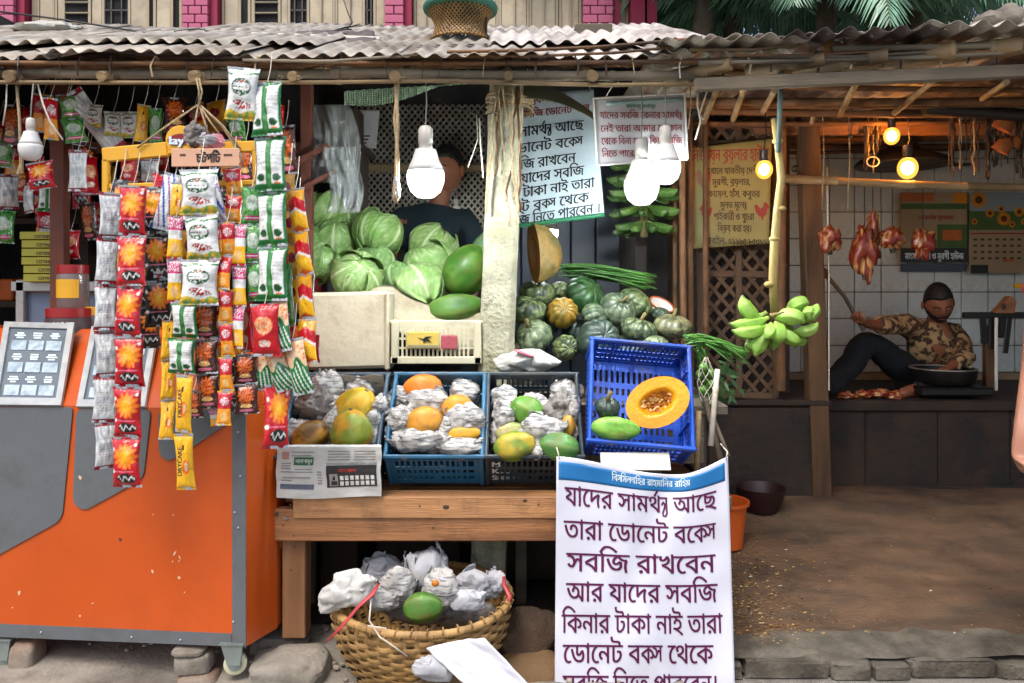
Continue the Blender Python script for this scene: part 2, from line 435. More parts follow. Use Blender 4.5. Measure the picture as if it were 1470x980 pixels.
# worn cement lip between the kerb and the earth floor
def lip(u, v):
    x = .55 + 3.6 * u; y = 2.872 + (.21 + .12 * nz(x * 2.2, 4) + .05 * nz(x * 9, 2)) * v
    return (x, y, max(floor_z(x, max(y, 2.95)) + .006 - .012 * v ** 4, .074) + .006 * nz(x * 12, y * 12) - .02 * (1 - v) ** 6)
b = B(); b.grid(160, 14, lip); struct(b.obj('cement_lip', M['kerb'], smooth=True))
# litter on the floor beside the kerb: chaff and peelings, uncountable
b = B(); rr = random.Random(9)
for k in range(2300):
    t = rr.random()
    if k < 1900: x = .82 + abs(rr.gauss(0, .22)); y = rr.uniform(2.95, 3.9)
    else: x = rr.uniform(.8, 3.4); y = rr.uniform(2.95, 4.3)
    if y > 3.3 and x > 1.5 and rr.random() < .75: continue
    z = floor_z(x, y) + .003; s_ = rr.uniform(.003, .012); a = rr.uniform(0, pi)
    dx, dy = cos(a) * s_, sin(a) * s_ * .6; ex, ey = -sin(a) * s_ * .35, cos(a) * s_ * .35; h = rr.uniform(.001, .006)
    c = mix(lin('#6b4a26'), lin('#b3965c'), rr.random() ** 2.5) if rr.random() < .95 else lin('#b8b09a')
    b.add([(x - dx, y - dy, z), (x + ex, y + ey, z + h), (x + dx, y + dy, z + .001), (x - ex, y - ey, z + h * .4)], [(0, 1, 2, 3)], c)
M['litter'] = mat('dry_chaff', '#ffffff', .8, .2, 30, attr=True)
tag(b.obj('floor_litter', M['litter']), kind='stuff')
b = B(); rr = random.Random(19)
for k in range(420):
    x = rr.uniform(-1.0, .55); y = rr.uniform(2.5, 3.5); 
    if k > 300: x = rr.uniform(-2.4, -.9); y = rr.uniform(3., 3.6)
    s_ = rr.uniform(.004, .018); c = mix(lin('#6e6354'), lin('#a89f8f'), rr.random())
    b.ball((x, y, .022 + s_ * .2), (s_, s_ * .8, s_ * .5), 5, 3, col=c, rot=(0, 0, rr.uniform(0, 3)))
tag(b.obj('gravel', M['litter']), kind='stuff')

# ================================================================ bamboo and pole helpers
def bamboo(b, p0, p1, r, seg=.3, n=9, bend=.0, seed=0, col=None):
    p0, p1 = V(p0), V(p1); L = (p1 - p0).length; pts = []; rs = []; k = 0.; rr = random.Random(seed); d = (p1 - p0).normalized()
    sd = d.cross(V((0, 0, 1))); sd = (sd.normalized() if sd.length > .1 else V((1, 0, 0)))
    pos = 0.; st = []
    while pos < L: st.append(pos); pos += seg * rr.uniform(.75, 1.2)
    st.append(L); q = []
    for i, s_ in enumerate(st):
        q.append((s_, r))
        if 0 < i < len(st) - 1: q = q[:-1] + [(s_ - .012, r * .97), (s_ - .004, r * 1.14), (s_ + .004, r * 1.14), (s_ + .012, r * .97)]
    for s_, rad in q:
        t = s_ / L; w = bend * sin(pi * t)
        pts.append(p0 + d * s_ + V((0, 0, -w)) + sd * (.25 * bend * sin(2.3 * pi * t + seed)) + V((0, 0, .003 * nz(s_ * 3, seed)))); rs.append(rad * (1 - .12 * t))
    b.tube(pts, rs, n, col=col); return b

# ================================================================ roof
def corrugated(x0, x1, ye, yb, ze, slope, amp, per, mat_, parent, th=.0012, nv=10, jag=0., seed=0, tilt=0.):
    rr = random.Random(seed); nu = max(8, int((x1 - x0) / per * 8))
    def fn(u, v):
        x = x0 + (x1 - x0) * u; y = ye + (yb - ye) * v
        e = jag * (1 - v) * (nz(x * 5.3, seed) + .5 * nz(x * 17, seed))
        y += e
        z = ze + slope * (y - ye) + tilt * (x - x0) + amp * cos(2 * pi * x / per) * (1 + .5 * nz(x * 3, seed + 2)) + .012 * nz(x * 1.7, y * 2, seed) + .02 * jag * 10 * (1 - v) * nz(x * 7, 3, seed)
        return V((x, y, z))
    b = B(); b.sheet(nu, nv, fn, th); return b.obj('corrugated_sheet', mat_, parent, smooth=True)
SL = .385
roof = thing('tin_roof', 'long weathered corrugated tin roof over the snack cart and vegetable stall', 'roof', (-.5, 2.95, 2.3))
for k, (x0, x1, dy, dz, mt) in enumerate([(-3.4, -2.5, 0, .004, 'tin'), (-2.56, -1.72, .02, 0, 'tin'), (-1.8, -1.0, -.02, .006, 'tin'), (-1.06, -.42, .0, .002, 'tin'),
                                      (-.48, .14, -.035, -.006, 'tin'), (.08, .6, .02, .004, 'tin_pale'), (.5, .98, -.01, .012, 'tin_pale')]):
    corrugated(x0, x1, 2.93 + dy, 5.1, 2.325 + dz, SL, .0095, .072, M[mt], roof, seed=k + 3, jag=.02)
# a second course of sheets overlapping further up
for k, (x0, x1, dy) in enumerate([(-2.9, -1.9, 0), (-1.95, -.8, .06), (-.1, .75, .1)]):
    corrugated(x0, x1, 3.12 + dy, 4.0, 2.345 + SL * (.17 + dy) + .02, SL, .011, .076, M['tin_pale' if k == 2 else 'tin'], roof, seed=k + 23, jag=.03)
rroof = thing('tin_roof', 'rusty wavy tin roof with stones on it over the butcher shop', 'roof', (1.9, 2.9, 2.4))
for k, (x0, x1, dy, dz) in enumerate([(.55, 1.12, -.02, .035), (1.0, 1.6, -.03, .06), (1.52, 2.1, -.06, .08), (2.02, 2.7, -.03, .105), (2.6, 3.4, -.05, .12), (3.3, 4.2, -.05, .12)]):
    corrugated(x0, x1, 2.86 + dy, 5.9, 2.32 + dz, .03, .012, .095, M['tin_dark'] if k % 2 else M['tin'], rroof, seed=k + 41, jag=.05, tilt=.03)
# lumps, torn sheets lying on the right roof edge
rr = random.Random(5)
for k, (x0, x1, dy, dz) in enumerate([(.72, 1.35, .10, .06), (1.25, 1.95, .13, .085), (1.85, 2.5, .10, .105), (2.4, 3.3, .14, .13)]):
    corrugated(x0, x1, 2.86 + dy, 4.4, 2.335 + dz, .03, .013, .095, M['tin_pale'], rroof, seed=k + 61, jag=.06, tilt=.03)
for k in range(5):
    x = 1.2 + 1.4 * k / 4 + rr.uniform(-.15, .15); y = rr.uniform(3.1, 3.3); s_ = rr.uniform(.02, .04)
    z = 2.395 + .032 * (x - .55) + .03
    o = B().ball((x, y, z), (s_ * 1.4, s_, s_ * .45), 12, 7, fn=lambda d, th, ph, k=k: 1 + .35 * noise.noise(d * 1.6 + V((k, 0, 0)))).obj('roof_stone' if k % 3 else 'torn_sheet', M['tin_pale'] if k % 2 else M['tin'], rroof, smooth=50)
for k, (px, py, s_) in enumerate([(1420, 32, .06), (1445, 25, .07), (1462, 32, .06), (1405, 42, .045), (1436, 43, .05)]):
    p = P(px, py, 3.15); B().ball(p, (s_, s_, s_ * .7), 14, 9, fn=lambda d, th, ph, k=k: 1 + .3 * noise.noise(d * 1.8 + V((k * 3., 0, 0)))).obj('roof_stone', M['concrete'], rroof, smooth=50)
# eaves poles, rafters: parts of the frame that carries the roofs
frame = thing('roof_frame', 'bamboo and timber frame tied under the edge of the tin roofs', 'roof frame', (0, 3., 2.25))
B_ = lambda p0, p1, r, m_='bamboo', nm='eaves_pole', sd=1, bend=.01, seg=.32: bamboo(B(), p0, p1, r, seed=sd, bend=bend, seg=seg).obj(nm, M[m_], frame, smooth=40)
B_((-3.3, 3.0, 2.295), (-.55, 3.0, 2.272), .021, 'bamboo_grey', sd=3)
B_((-.7, 2.985, 2.278), (.75, 2.985, 2.262), .021, 'bamboo_grey', sd=4)
B_((-3.3, 2.965, 2.243), (-.2, 2.965, 2.235), .009, 'bamboo', sd=5, seg=.6)
B_((-.3, 2.97, 2.237), (1.0, 2.97, 2.226), .009, 'bamboo', sd=6, seg=.6)
B_((-3.3, 2.95, 2.31), (.9, 2.95, 2.305), .010, 'bamboo_brown', sd=7, seg=.6)
for k, px in enumerate((-110, 12, 145, 277, 418, 566, 730, 852)):
    p = P(px, 109, 2.93); B_(p, (p.x + .03 * ((k % 3) - 1), 5.0, p.z + SL * 2.0 - .05), .019 + .003 * (k % 2), 'bamboo', 'rafter', 10 + k)
for k, (y, z) in enumerate(((3.4, 2.43), (3.9, 2.62), (4.4, 2.81), (4.9, 3.0))):
    B_((-3.3, y, z), (.9, y, z), .02, 'bamboo_brown', 'purlin', 30 + k)
# right side: weathered plank, thick bamboo ends, flat ceiling of split bamboo
q = B(); q.box((2.02, 2.93, 2.266), (2.66, .03, .05), rot=(0, -.042, 0), bev=.005); q.obj('fascia_plank', M['wood_old'], frame)
B_((.55, 2.96, 2.30), (3.3, 2.97, 2.44), .014, 'bamboo_grey', sd=44)
B_((.7, 2.90, 2.285), (2.2, 2.91, 2.345), .009, 'bamboo_grey', sd=45)
B_((1.2, 2.905, 2.34), (3.4, 2.905, 2.41), .012, 'bamboo_grey', sd=46)
for k, (px, py, r, dx) in enumerate(((1185, 84, .030, -.25), (1275, 79, .034, -.3), (1370, 72, .038, -.36), (1465, 66, .04, -.4), (1050, 92, .028, -.2))):
    p = P(px, py, 2.9); B_((p.x + dx, 3.05, p.z - .01), p, r, 'bamboo', 'bamboo_end', 50 + k, 0.)
for k in range(13):
    y = 3.08 + k * .19
    B_((.85 - .1 * (k % 2), y, 2.30 + .018 * (k % 3) + .006 * k), (3.9, y + .05, 2.34 + .02 * ((k + 1) % 3) + .006 * k), .014 + .006 * (k % 2), 'bamboo_brown', 'ceiling_pole', 60 + k, .02)
rr = random.Random(3)
for k, (x0, y0, x1, y1) in enumerate(((1010, 175, 1032, 120), (1052, 172, 1070, 122), (1205, 165, 1230, 118), (1284, 162, 1345, 112), (1405, 145, 1445, 118), (1095, 160, 1112, 130))):
    a = P(x0, y0, 3.75); c = P(x1, y1, 3.05); B_(a, c, .014, 'bamboo', 'broken_stub', 80 + k, 0.)
rr = random.Random(77)
for k in range(34):                                                    # ties of wire and cord round the eaves poles
    x = -2.0 + k * .125 + rr.uniform(-.04, .04); zc = 2.285 if x < .7 else 2.285 + .042 * (x - .7); dn_ = rr.uniform(.03, .05)
    pts = [(x, 2.94, zc - dn_), (x + rr.uniform(-.006, .006), 2.935, zc), (x + rr.uniform(-.01, .01), 2.95, zc + .04), (x, 3.03, zc + .035)]
    B().tube(pts, rr.choice((.0018, .0025, .004)), 5).obj('tie', M[rr.choice(('wire', 'rope', 'rope_white', 'wood_dark'))], frame)
for k in range(12):                                                    # loose splits of bamboo and palm rib tucked under the tin
    x0 = rr.uniform(.5, 2.4) if k < 9 else rr.uniform(-2, 0); L = rr.uniform(.4, 1.1); z0 = (2.30 if x0 > .5 else 2.325) + .035 * max(0, x0 - .5) + rr.uniform(-.03, .03)
    B_((x0, 2.90 + .003 * k, z0), (x0 + L, 2.91, z0 + .035 * L + rr.uniform(-.025, .025)), rr.uniform(.004, .009), rr.choice(('bamboo', 'bamboo_brown', 'bamboo_grey')), 'bamboo_split', 90 + k, .015)
q = B(); q.box(((1.65 + 2.7) / 2 + .05, 4.35, 2.335), (1.75, .05, .075), bev=.006); q.obj('lintel', M['wood'], frame)

# ================================================================ walls of the stalls
def wall(name, c, size, m_, label, cat='wall', rot=None):
    o = B().box(c, size, rot).obj(name, m_); return tag(o, label, cat)
wall('back_wall', (-1.35, 4.98, 1.5), (4.7, .08, 3.0), M['wall_dark'], 'dark back wall behind the snack cart and cabbages')
wall('side_wall', (-3.35, 4.2, 1.6), (.08, 2.5, 3.2), M['wall_dark'], 'dark side wall at the far left of the snack stall')
wall('partition_wall', (.70, 4.75, 1.25), (.06, 1.1, 2.5), M['wall_plaster'], 'dark partition wall between vegetable stall and bamboo screen')
tag(B().prism([(3.3, 2.34), (5.08, 2.34), (5.08, 3.04)], .93, .96, Matrix(((0, 0, 1, 0), (1, 0, 0, 0), (0, 1, 0, 0), (0, 0, 0, 1)))).obj('gable_panel', M['wall_dark']), 'dark triangular panel closing the gap between the two roofs', 'wall')
wall('side_wall', (4.15, 4.4, 1.4), (.08, 3.0, 2.8), M['wall_plaster'], 'dark plaster side wall at the far right of the butcher shop')
# dark sheet doors at the back of the vegetable stall
drs = thing('dark_cupboard', 'tall dark blue grey cupboard behind the bean pile at the back of the stall', 'cupboard', (.35, 4.85, .1))
M['bluegrey'] = mat('dark_bluegrey_paint', '#3a424e', .5, .2, 5)
for k in range(5): B().box((-.02 + k * .155, 4.85, 1.15), (.148, .05, 2.1), bev=.006).obj('door_board', M['bluegrey'], drs)
B().box((.4, 4.81, 1.32), (.22, .04, .03)).obj('handle_rail', M['iron'], drs)

# glazed tiled wall of the butcher shop
tw = struct(bpy.data.objects.new('tiled_wall', None)); COL.objects.link(tw); tw.location = (2.6, 5.5, 0)
B().box((2.65, 5.56, 1.5), (3.4, .1, 2.4)).obj('grout_bed', M['grout'], tw)
TS = .19; tm = B().box((0, 0, 0), (TS - .006, .012, TS - .006), bev=.003).mesh('tile', M['tile']); rt = random.Random(2)
for i in range(13):
    for j in range(9):
        put('tile', tm, tw, V((1.58 + i * TS, 5.503 - (i * 7 + j * 3) % 4 * .0007, .93 + j * TS)) - V(tw.location), (rt.uniform(-.006, .006), rt.uniform(-.006, .006), rt.uniform(-.008, .008)))
M['dado'] = mat('beige_dado_paint', '#8f7d66', .8, .15, 4, dirt='#5d4c3a')
B().box((2.65, 5.49, .55), (3.4, .03, .56)).obj('dado', M['dado'], tw)

# concrete pillar
pl = thing('concrete_pillar', 'rough whitewashed concrete pillar between cabbages and pumpkins', 'pillar', P(715, 500, 3.3) * 1)
def pf(u, v, half=None):
    return None
b = B(); n = 26; rings = 60; vs = []; fs = []
for j in range(rings + 1):
    t = j / rings; z = .0 + 2.36 * t; cx = -.05 + (z - .0) * .012 ; cx = (713 - 735 + (z - 1.2) * 13) * 3.32 / F
    w = .078 - .004 * t
    for k in range(n):
        th = 2 * pi * k / n; c_, s_ = cos(th), sin(th); m_ = max(abs(c_), abs(s_)); q = .86 + .14 * m_
        r_ = w / m_ * (.93 if abs(abs(c_) - abs(s_)) < .2 else 1)
        e = .004 * nz(c_ * 3, s_ * 3, z * 8) + .0025 * nz(c_ * 9, s_ * 9, z * 22)
        vs.append((cx + c_ * (r_ + e), 3.39 + s_ * (r_ + e), z))
fs = [(j * n + k, j * n + (k + 1) % n, (j + 1) * n + (k + 1) % n, (j + 1) * n + k) for j in range(rings) for k in range(n)]
b.add(vs, fs); b.obj('shaft', M['pillar'], pl, smooth=35)
# reed wrapping and cords at its head
for k in range(9):
    rr = random.Random(k); x0 = (722 + rr.uniform(-18, 30) - 735) * 3.27 / F; L = rr.uniform(.1, .62)
    pts = [(x0 + .02 * nz(j * .5, k) + (.012 * k - .05) * j / 10, 3.285 - .004 * (k % 3), 2.3 - L * j / 10) for j in range(11)]
    B().tube(pts, rr.uniform(.003, .007), 6).obj('cord', M['rope'] if k % 3 else M['bamboo_brown'], pl, smooth=True)
b = B()
for j in range(5): b.tube([((735 + 34 * cos(a) - 735) * 3.3 / F - .01, 3.39 + .1 * sin(a), 2.27 - .013 * j + .01 * sin(a * 2 + j)) for a in [2 * pi * i / 16 for i in range(17)]], .006, 6)
b.obj('rope_binding', M['rope'], pl, smooth=True)

# ================================================================ building behind
bd = thing('apartment_building', 'pink and cream building with shuttered windows behind the tin roof', 'building', (-2.5, 9.4, 0))
YB = 9.0; K = YB / F
X = lambda px: (px - 735) * K
B().box(((X(-260) + X(945)) / 2, YB + 2.2, 3.4), (X(945) - X(-260), 4., 6.8)).obj('wall', M['facade'], bd)
B().box(((X(-260) + X(945)) / 2, YB + .19, 3.95), (X(945) - X(-260), .06, .2)).obj('sill_band', M['facade'], bd)
brick = B().box((0, 0, 0), (.17, .06, .092), bev=.006).mesh('brick', M['pink'])
for k, (a, c) in enumerate(((-34, 22), (262, 300), (552, 580), (836, 880))):
    x0, x1 = X(a), X(c); pr = B().box(((x0 + x1) / 2, YB + .12, 3.4), (x1 - x0 - .02, .22, 6.8)).obj('pier', M['pink_mortar'], bd)
    B().box((x1 + .035, YB + .14, 3.4), (.09, .2, 6.8)).obj('pier_return', M['maroon'], bd)
    nb = max(1, round((x1 - x0) / .2)); w = (x1 - x0) / nb
    for j in range(10):
        for i in range(nb + (1 if j % 2 else 0)):
            a0 = x0 + (i - (.5 if j % 2 else 0)) * w; a1 = min(x1, a0 + w); a0 = max(x0, a0)
            put('brick', brick, pr, V(((a0 + a1) / 2, YB, 4.15 + j * .1)) - world_loc(pr), scale=((a1 - a0 - .012) / .17, 1, 1))
B().box((X(915), YB + .06, 3.4), (X(925) - X(905), .2, 6.8)).obj('pier_return', M['maroon'], bd)
B().box((X(936), YB + .10, 3.4), (X(944) - X(930), .2, 6.8)).obj('pier_return', M['maroon'], bd)
secs = [(35, 42, 's', 0), (42, 68, 's', .1), (68, 82, 's', .5), (83, 117, 'l', 0), (117, 140, 's', -.3), (141, 175, 'b', 0), (175, 205, 's', .2), (205, 212, 'd', 0), (212, 240, 's', -.1), (240, 250, 'd', 0), (250, 262, 's', .4),
        (312, 339, 's', .1), (340, 350, 'd', 0), (350, 359, 's', .5), (360, 394, 'l', 0), (394, 411, 's', -.4), (411, 436, 'b', 0), (436, 477, 's', 0), (477, 520, 's', .05), (520, 533, 'b', 0), (533, 552, 's', .35),
        (592, 626, 's', .1), (627, 634, 'd', 0), (634, 676, 's', 0), (676, 715, 's', 0), (716, 760, 's', .05), (760, 802, 's', 0), (804, 836, 's', .1), (884, 904, 's', 0), (-160, -110, 's', 0), (-110, -70, 'b', 0), (-70, -36, 's', .1)]
for a, c, t, yaw in secs:
    x0, x1 = X(a), X(c); w = x1 - x0; cx = (x0 + x1) / 2
    if t == 's':
        fr = B(); z0, z1 = 4.05, 5.5
        for dx in (-1, 1): fr.box((cx + dx * (w / 2 - .012), YB + .17, 4.775), (.03, .05, 1.45))
        fr.box((cx, YB + .17, 4.12), (w, .052, .035)); fr.box((cx, YB + .17, 5.45), (w, .052, .035))
        f = fr.obj('window_frame', M['cream_frame'], bd)
        q = B(); q.box((cx, YB + .165, 4.8), (w - .06, .02, 1.26), rot=(0, 0, yaw * .35), bev=.006); q.obj('shutter', M['cream_shut'], f)
        if w > .25: B().box((cx, YB + .135, 4.8), (.02, .02, 1.26)).obj('mullion', M['cream_frame'], f)
    else:
        f = B().box((cx, YB + .185, 4.8), (w, .02, 1.4)).obj('window', M['black_void'], bd)
        if t == 'l':
            for j in range(9):
                B().box((cx, YB + .15, 4.18 + j * .125), (w, .03, .012), rot=(.5, 0, 0)).obj('louvre', M['cream_frame'], f)
        if t == 'b':
            for j in range(6): B().box((cx, YB + .15, 4.2 + j * .17), (w, .014, .014)).obj('grille_bar', M['iron'], f)
            for j in (-.22, .22): B().box((cx + j * w, YB + .15, 4.8), (.014, .014, 1.3)).obj('grille_bar', M['iron'], f)
# distant pale building at the upper right
pb = thing('distant_building', 'pale blue white building glimpsed above the roof at upper right', 'building', (9, 17, 0))
KX = lambda px, Y: (px - 735) * Y / F
B().box((KX(1425, 17), 18.2, 5), (KX(1470, 17) - KX(1378, 17) + .9, 2.2, 10)).obj('wall', M['pale_blue_wall'], pb)
for k in range(3): B().box((KX(1398 + 30 * k, 17), 17.06, 7.9), (.26, .06, .9)).obj('window', M['glass_dark'], pb)

# ================================================================ coconut palms behind the roof
def palm_tree(base, h, seed, label, nf=15, L=2.6, lean=0.):
    rr = random.Random(seed); t = thing('palm_tree', label, 'tree', base, 'palms behind the tin roof'); base = V(base)
    top = base + V((lean, 0, h)); pts = [base + V((lean * (j / 8) ** 2, 0, h * j / 8)) for j in range(9)]
    B().tube(pts, [.16 - .06 * j / 8 + .012 * (j % 2) for j in range(9)], 10).obj('trunk', M['bark'], t, smooth=True)
    for f in range(nf):
        az = 2 * pi * f / nf + rr.uniform(-.2, .2); el = rr.uniform(-.15, 1.25); sp = B(); lf = B(); pts = []
        Lf = L * rr.uniform(.8, 1.1); droop = rr.uniform(.9, 1.6)
        p = V(top); e = el; n = 20; d2 = V((cos(az), sin(az), 0))
        for j in range(n + 1):
            pts.append(V(p)); p = p + (d2 * cos(e) + V((0, 0, 1)) * sin(e)) * (Lf / n); e -= droop / n * (.5 + j / n)
        sp.tube(pts, [.022 * (1 - .85 * j / n) for j in range(n + 1)], 5)
        side = d2.cross(V((0, 0, 1)))
        m = 44
        for j in range(3, m):
            tt = j / m; i0 = min(int(tt * n), n - 1); q = pts[i0].lerp(pts[i0 + 1], tt * n - i0); ax = (pts[i0 + 1] - pts[i0]).normalized()
            ll = Lf * .27 * (sin(pi * min(1, tt * .9 + .12)) ** .6) * rr.uniform(.85, 1.1)
            for sg in (-1, 1):
                dr = (side * sg * .8 + ax * .55 + V((0, 0, -.3 - .35 * rr.random()))).normalized(); wv = ax * .022
                mid = q + dr * ll * .5 + V((0, 0, -.01)); tip = q + dr * ll + V((0, 0, -.14 * ll * 2))
                lf.add([q - wv * .5, q + wv * .5, mid + wv, tip, mid - wv], [(0, 1, 2, 3, 4)])
        fr = sp.obj('frond', M['palm_stem'], t); o = lf.obj('leaflets', M['palm'], fr); o.location = (0, 0, 0)
        # leaflets were built in world space relative to the tree's root
    return t
PL = ['coconut palm with drooping fronds just right of the pink building', 'coconut palm with broad fronds above the hanging white sign',
      'coconut palm rising above the green banana stalk', 'coconut palm with steep fronds above the roof stones', 'coconut palm in front of the pale distant building',
      'coconut palm further back, between the second and third palms', 'coconut palm further back, between the fourth and fifth palms']
for k, (px, Y, h, ln) in enumerate(((990, 9.2, 5.1, .2), (1075, 9.9, 5.6, -.3), (1165, 9.0, 5.0, .2), (1255, 9.8, 5.5, .1), (1330, 9.2, 5.0, -.2), (1120, 11.2, 6.4, 0), (1290, 11.4, 6.4, 0))):
    p = P(px, 0, Y); palm_tree((p.x, Y, 0), h, 11 + k * 3, PL[k], nf=24, L=2.3, lean=ln)
# ================================================================ table
tb = thing('display_table', 'brown wooden table carrying the tilted fruit crates', 'table', (-.3, 3.1, 0))
def plank(nm, x0, x1, y0, y1, z0, z1, m_='wood', bev=.004, rot=None):
    return B().box(((x0 + x1) / 2, (y0 + y1) / 2, (z0 + z1) / 2), (x1 - x0, y1 - y0, z1 - z0), rot, bev=bev).obj(nm, M[m_], tb)
XT = lambda px, Y=2.95: (px - 735) * Y / F
plank('top_plank', XT(422), .74, 2.932, 3.03, .566, .650, 'wood_pale')
plank('apron', XT(388), .77, 2.94, 2.985, .478, .6)
for k in range(5): plank('deck_plank', XT(400), .86, 3.035 + k * .13, 3.16 + k * .13, .60, .625)
plank('leg', XT(400), XT(434), 2.99, 3.08, .085, .476, 'wood_v'); plank('leg', XT(392), XT(400), 3.0, 3.05, .43, .476, 'wood_v')
plank('leg', .64, .73, 2.99, 3.08, .085, .476, 'wood_v'); plank('leg', XT(400), XT(434), 3.6, 3.68, .05, .6, 'wood_v'); plank('leg', .64, .73, 3.6, 3.68, .05, .6, 'wood_v')
plank('apron', XT(388), .86, 3.69, 3.72, .478, .6)
B().tube([(XT(398), 2.938, .583), (XT(400), 2.934, .583)], .007, 8).obj('bolt', M['iron'], tb); B().tube([(XT(408), 2.938, .572), (XT(412), 2.936, .563), (XT(416), 2.936, .567)], .004, 6).obj('bent_nail', M['wire_grey'], tb)
for k, (x, z) in enumerate(((-.84, .62), (-.80, .59), (-.35, .615), (.1, .62), (-.87, .54), (-.83, .50), (-.3, .53), (.25, .53), (-.855, .35), (-.84, .44))): B().lathe([(.004, 0), (.0035, .002), (0, .0022)], (x, 2.932 if z > .61 else 2.94 if z > .48 else 2.99, z), 7, rot=(pi / 2, 0, 0)).obj('nail_head', M['iron'], tb)
for x, z, w in ((-.25, .61, .009), (.05, .635, .006), (-.6, .585, .007)): B().ball((x, 2.9325 if z > .6 else 2.9405, z), (w * 1.6, .0015, w), 12, 6).obj('knot', M['wood_dark'], tb, smooth=True)
def rock(nm, c, s, m_, label, cat='stone', seed=0, n=18, amp=.22):
    o = B().ball((0, 0, 0), 1, n * 2, n, fn=lambda d, th, ph: V([s[i] * (abs(d[i]) ** .55 * (1 if d[i] > 0 else -1)) for i in range(3)]) * (1 + amp * noise.noise(d * 1.7 + V((seed, 0, 0))) + .05 * noise.noise(d * 6 + V((seed, 3, 0))))).obj(nm, m_, smooth=40)
    o.location = c; return tag(o, label, cat)
rock('concrete_block', (XT(424), 2.86, .0), (.155, .12, .085), M['concrete'], 'rough grey concrete lump under the left table leg', seed=3)
rock('concrete_block', (XT(405) - .05, 3.1, .02), (.11, .10, .055), M['concrete'], 'smaller grey lump behind the table leg beside the cart', seed=8)
rock('concrete_block', (.685, 3.04, .035), (.1, .1, .05), M['concrete'], 'grey lump under the right table leg behind the banner', seed=9)
# things stored beneath and behind
for k, (x, y, w, h, lb) in enumerate(((-.78, 3.62, .16, .5, 'dark carton standing behind the left table leg'), (-.45, 3.82, .4, .38, 'dark wide box in the shade behind the wicker basket'), (.1, 3.8, .5, .5, 'dark chest in the shade under the middle of the table'), (.6, 3.8, .42, .52, 'dark chest in the shade behind the white banner'))):
    t = thing('storage_box', lb, 'box', (x, y, .05)); B().box((x, y, .05 + h / 2), (w, .25, h), bev=.006).obj('body', M['wood_dark'], t); B().box((x, y - .005, .05 + h + .012), (w + .02, .27, .02), bev=.004).obj('lid', M['wood_dark'], t)

# ================================================================ raised decks behind the crates
dk = thing('raised_deck', 'raised plank shelf that the cabbages and pumpkins are heaped on', 'shelf', (-.1, 3.6, 0))
B().box((-.42, 3.72, .98), (1.05, .72, .04), bev=.004).obj('deck_board', M['wood_old'], dk)
B().box((.42, 3.6, .92), (1.0, .62, .04), bev=.004).obj('deck_board', M['wood_old'], dk)
B().box((-.42, 3.40, .88), (1.1, .03, .19), bev=.004).obj('front_board', M['wood_old'], dk)
B().box((.42, 3.31, .80), (.8, .03, .22), bev=.004).obj('front_board', M['wood_old'], dk)
for x, y in ((-.9, 3.45), (.04, 3.45), (-.9, 4.0), (.85, 3.5), (.85, 3.85), (.04, 3.85)): B().box((x, y, .47), (.05, .05, .9), bev=.004).obj('post', M['wood_old'], dk)

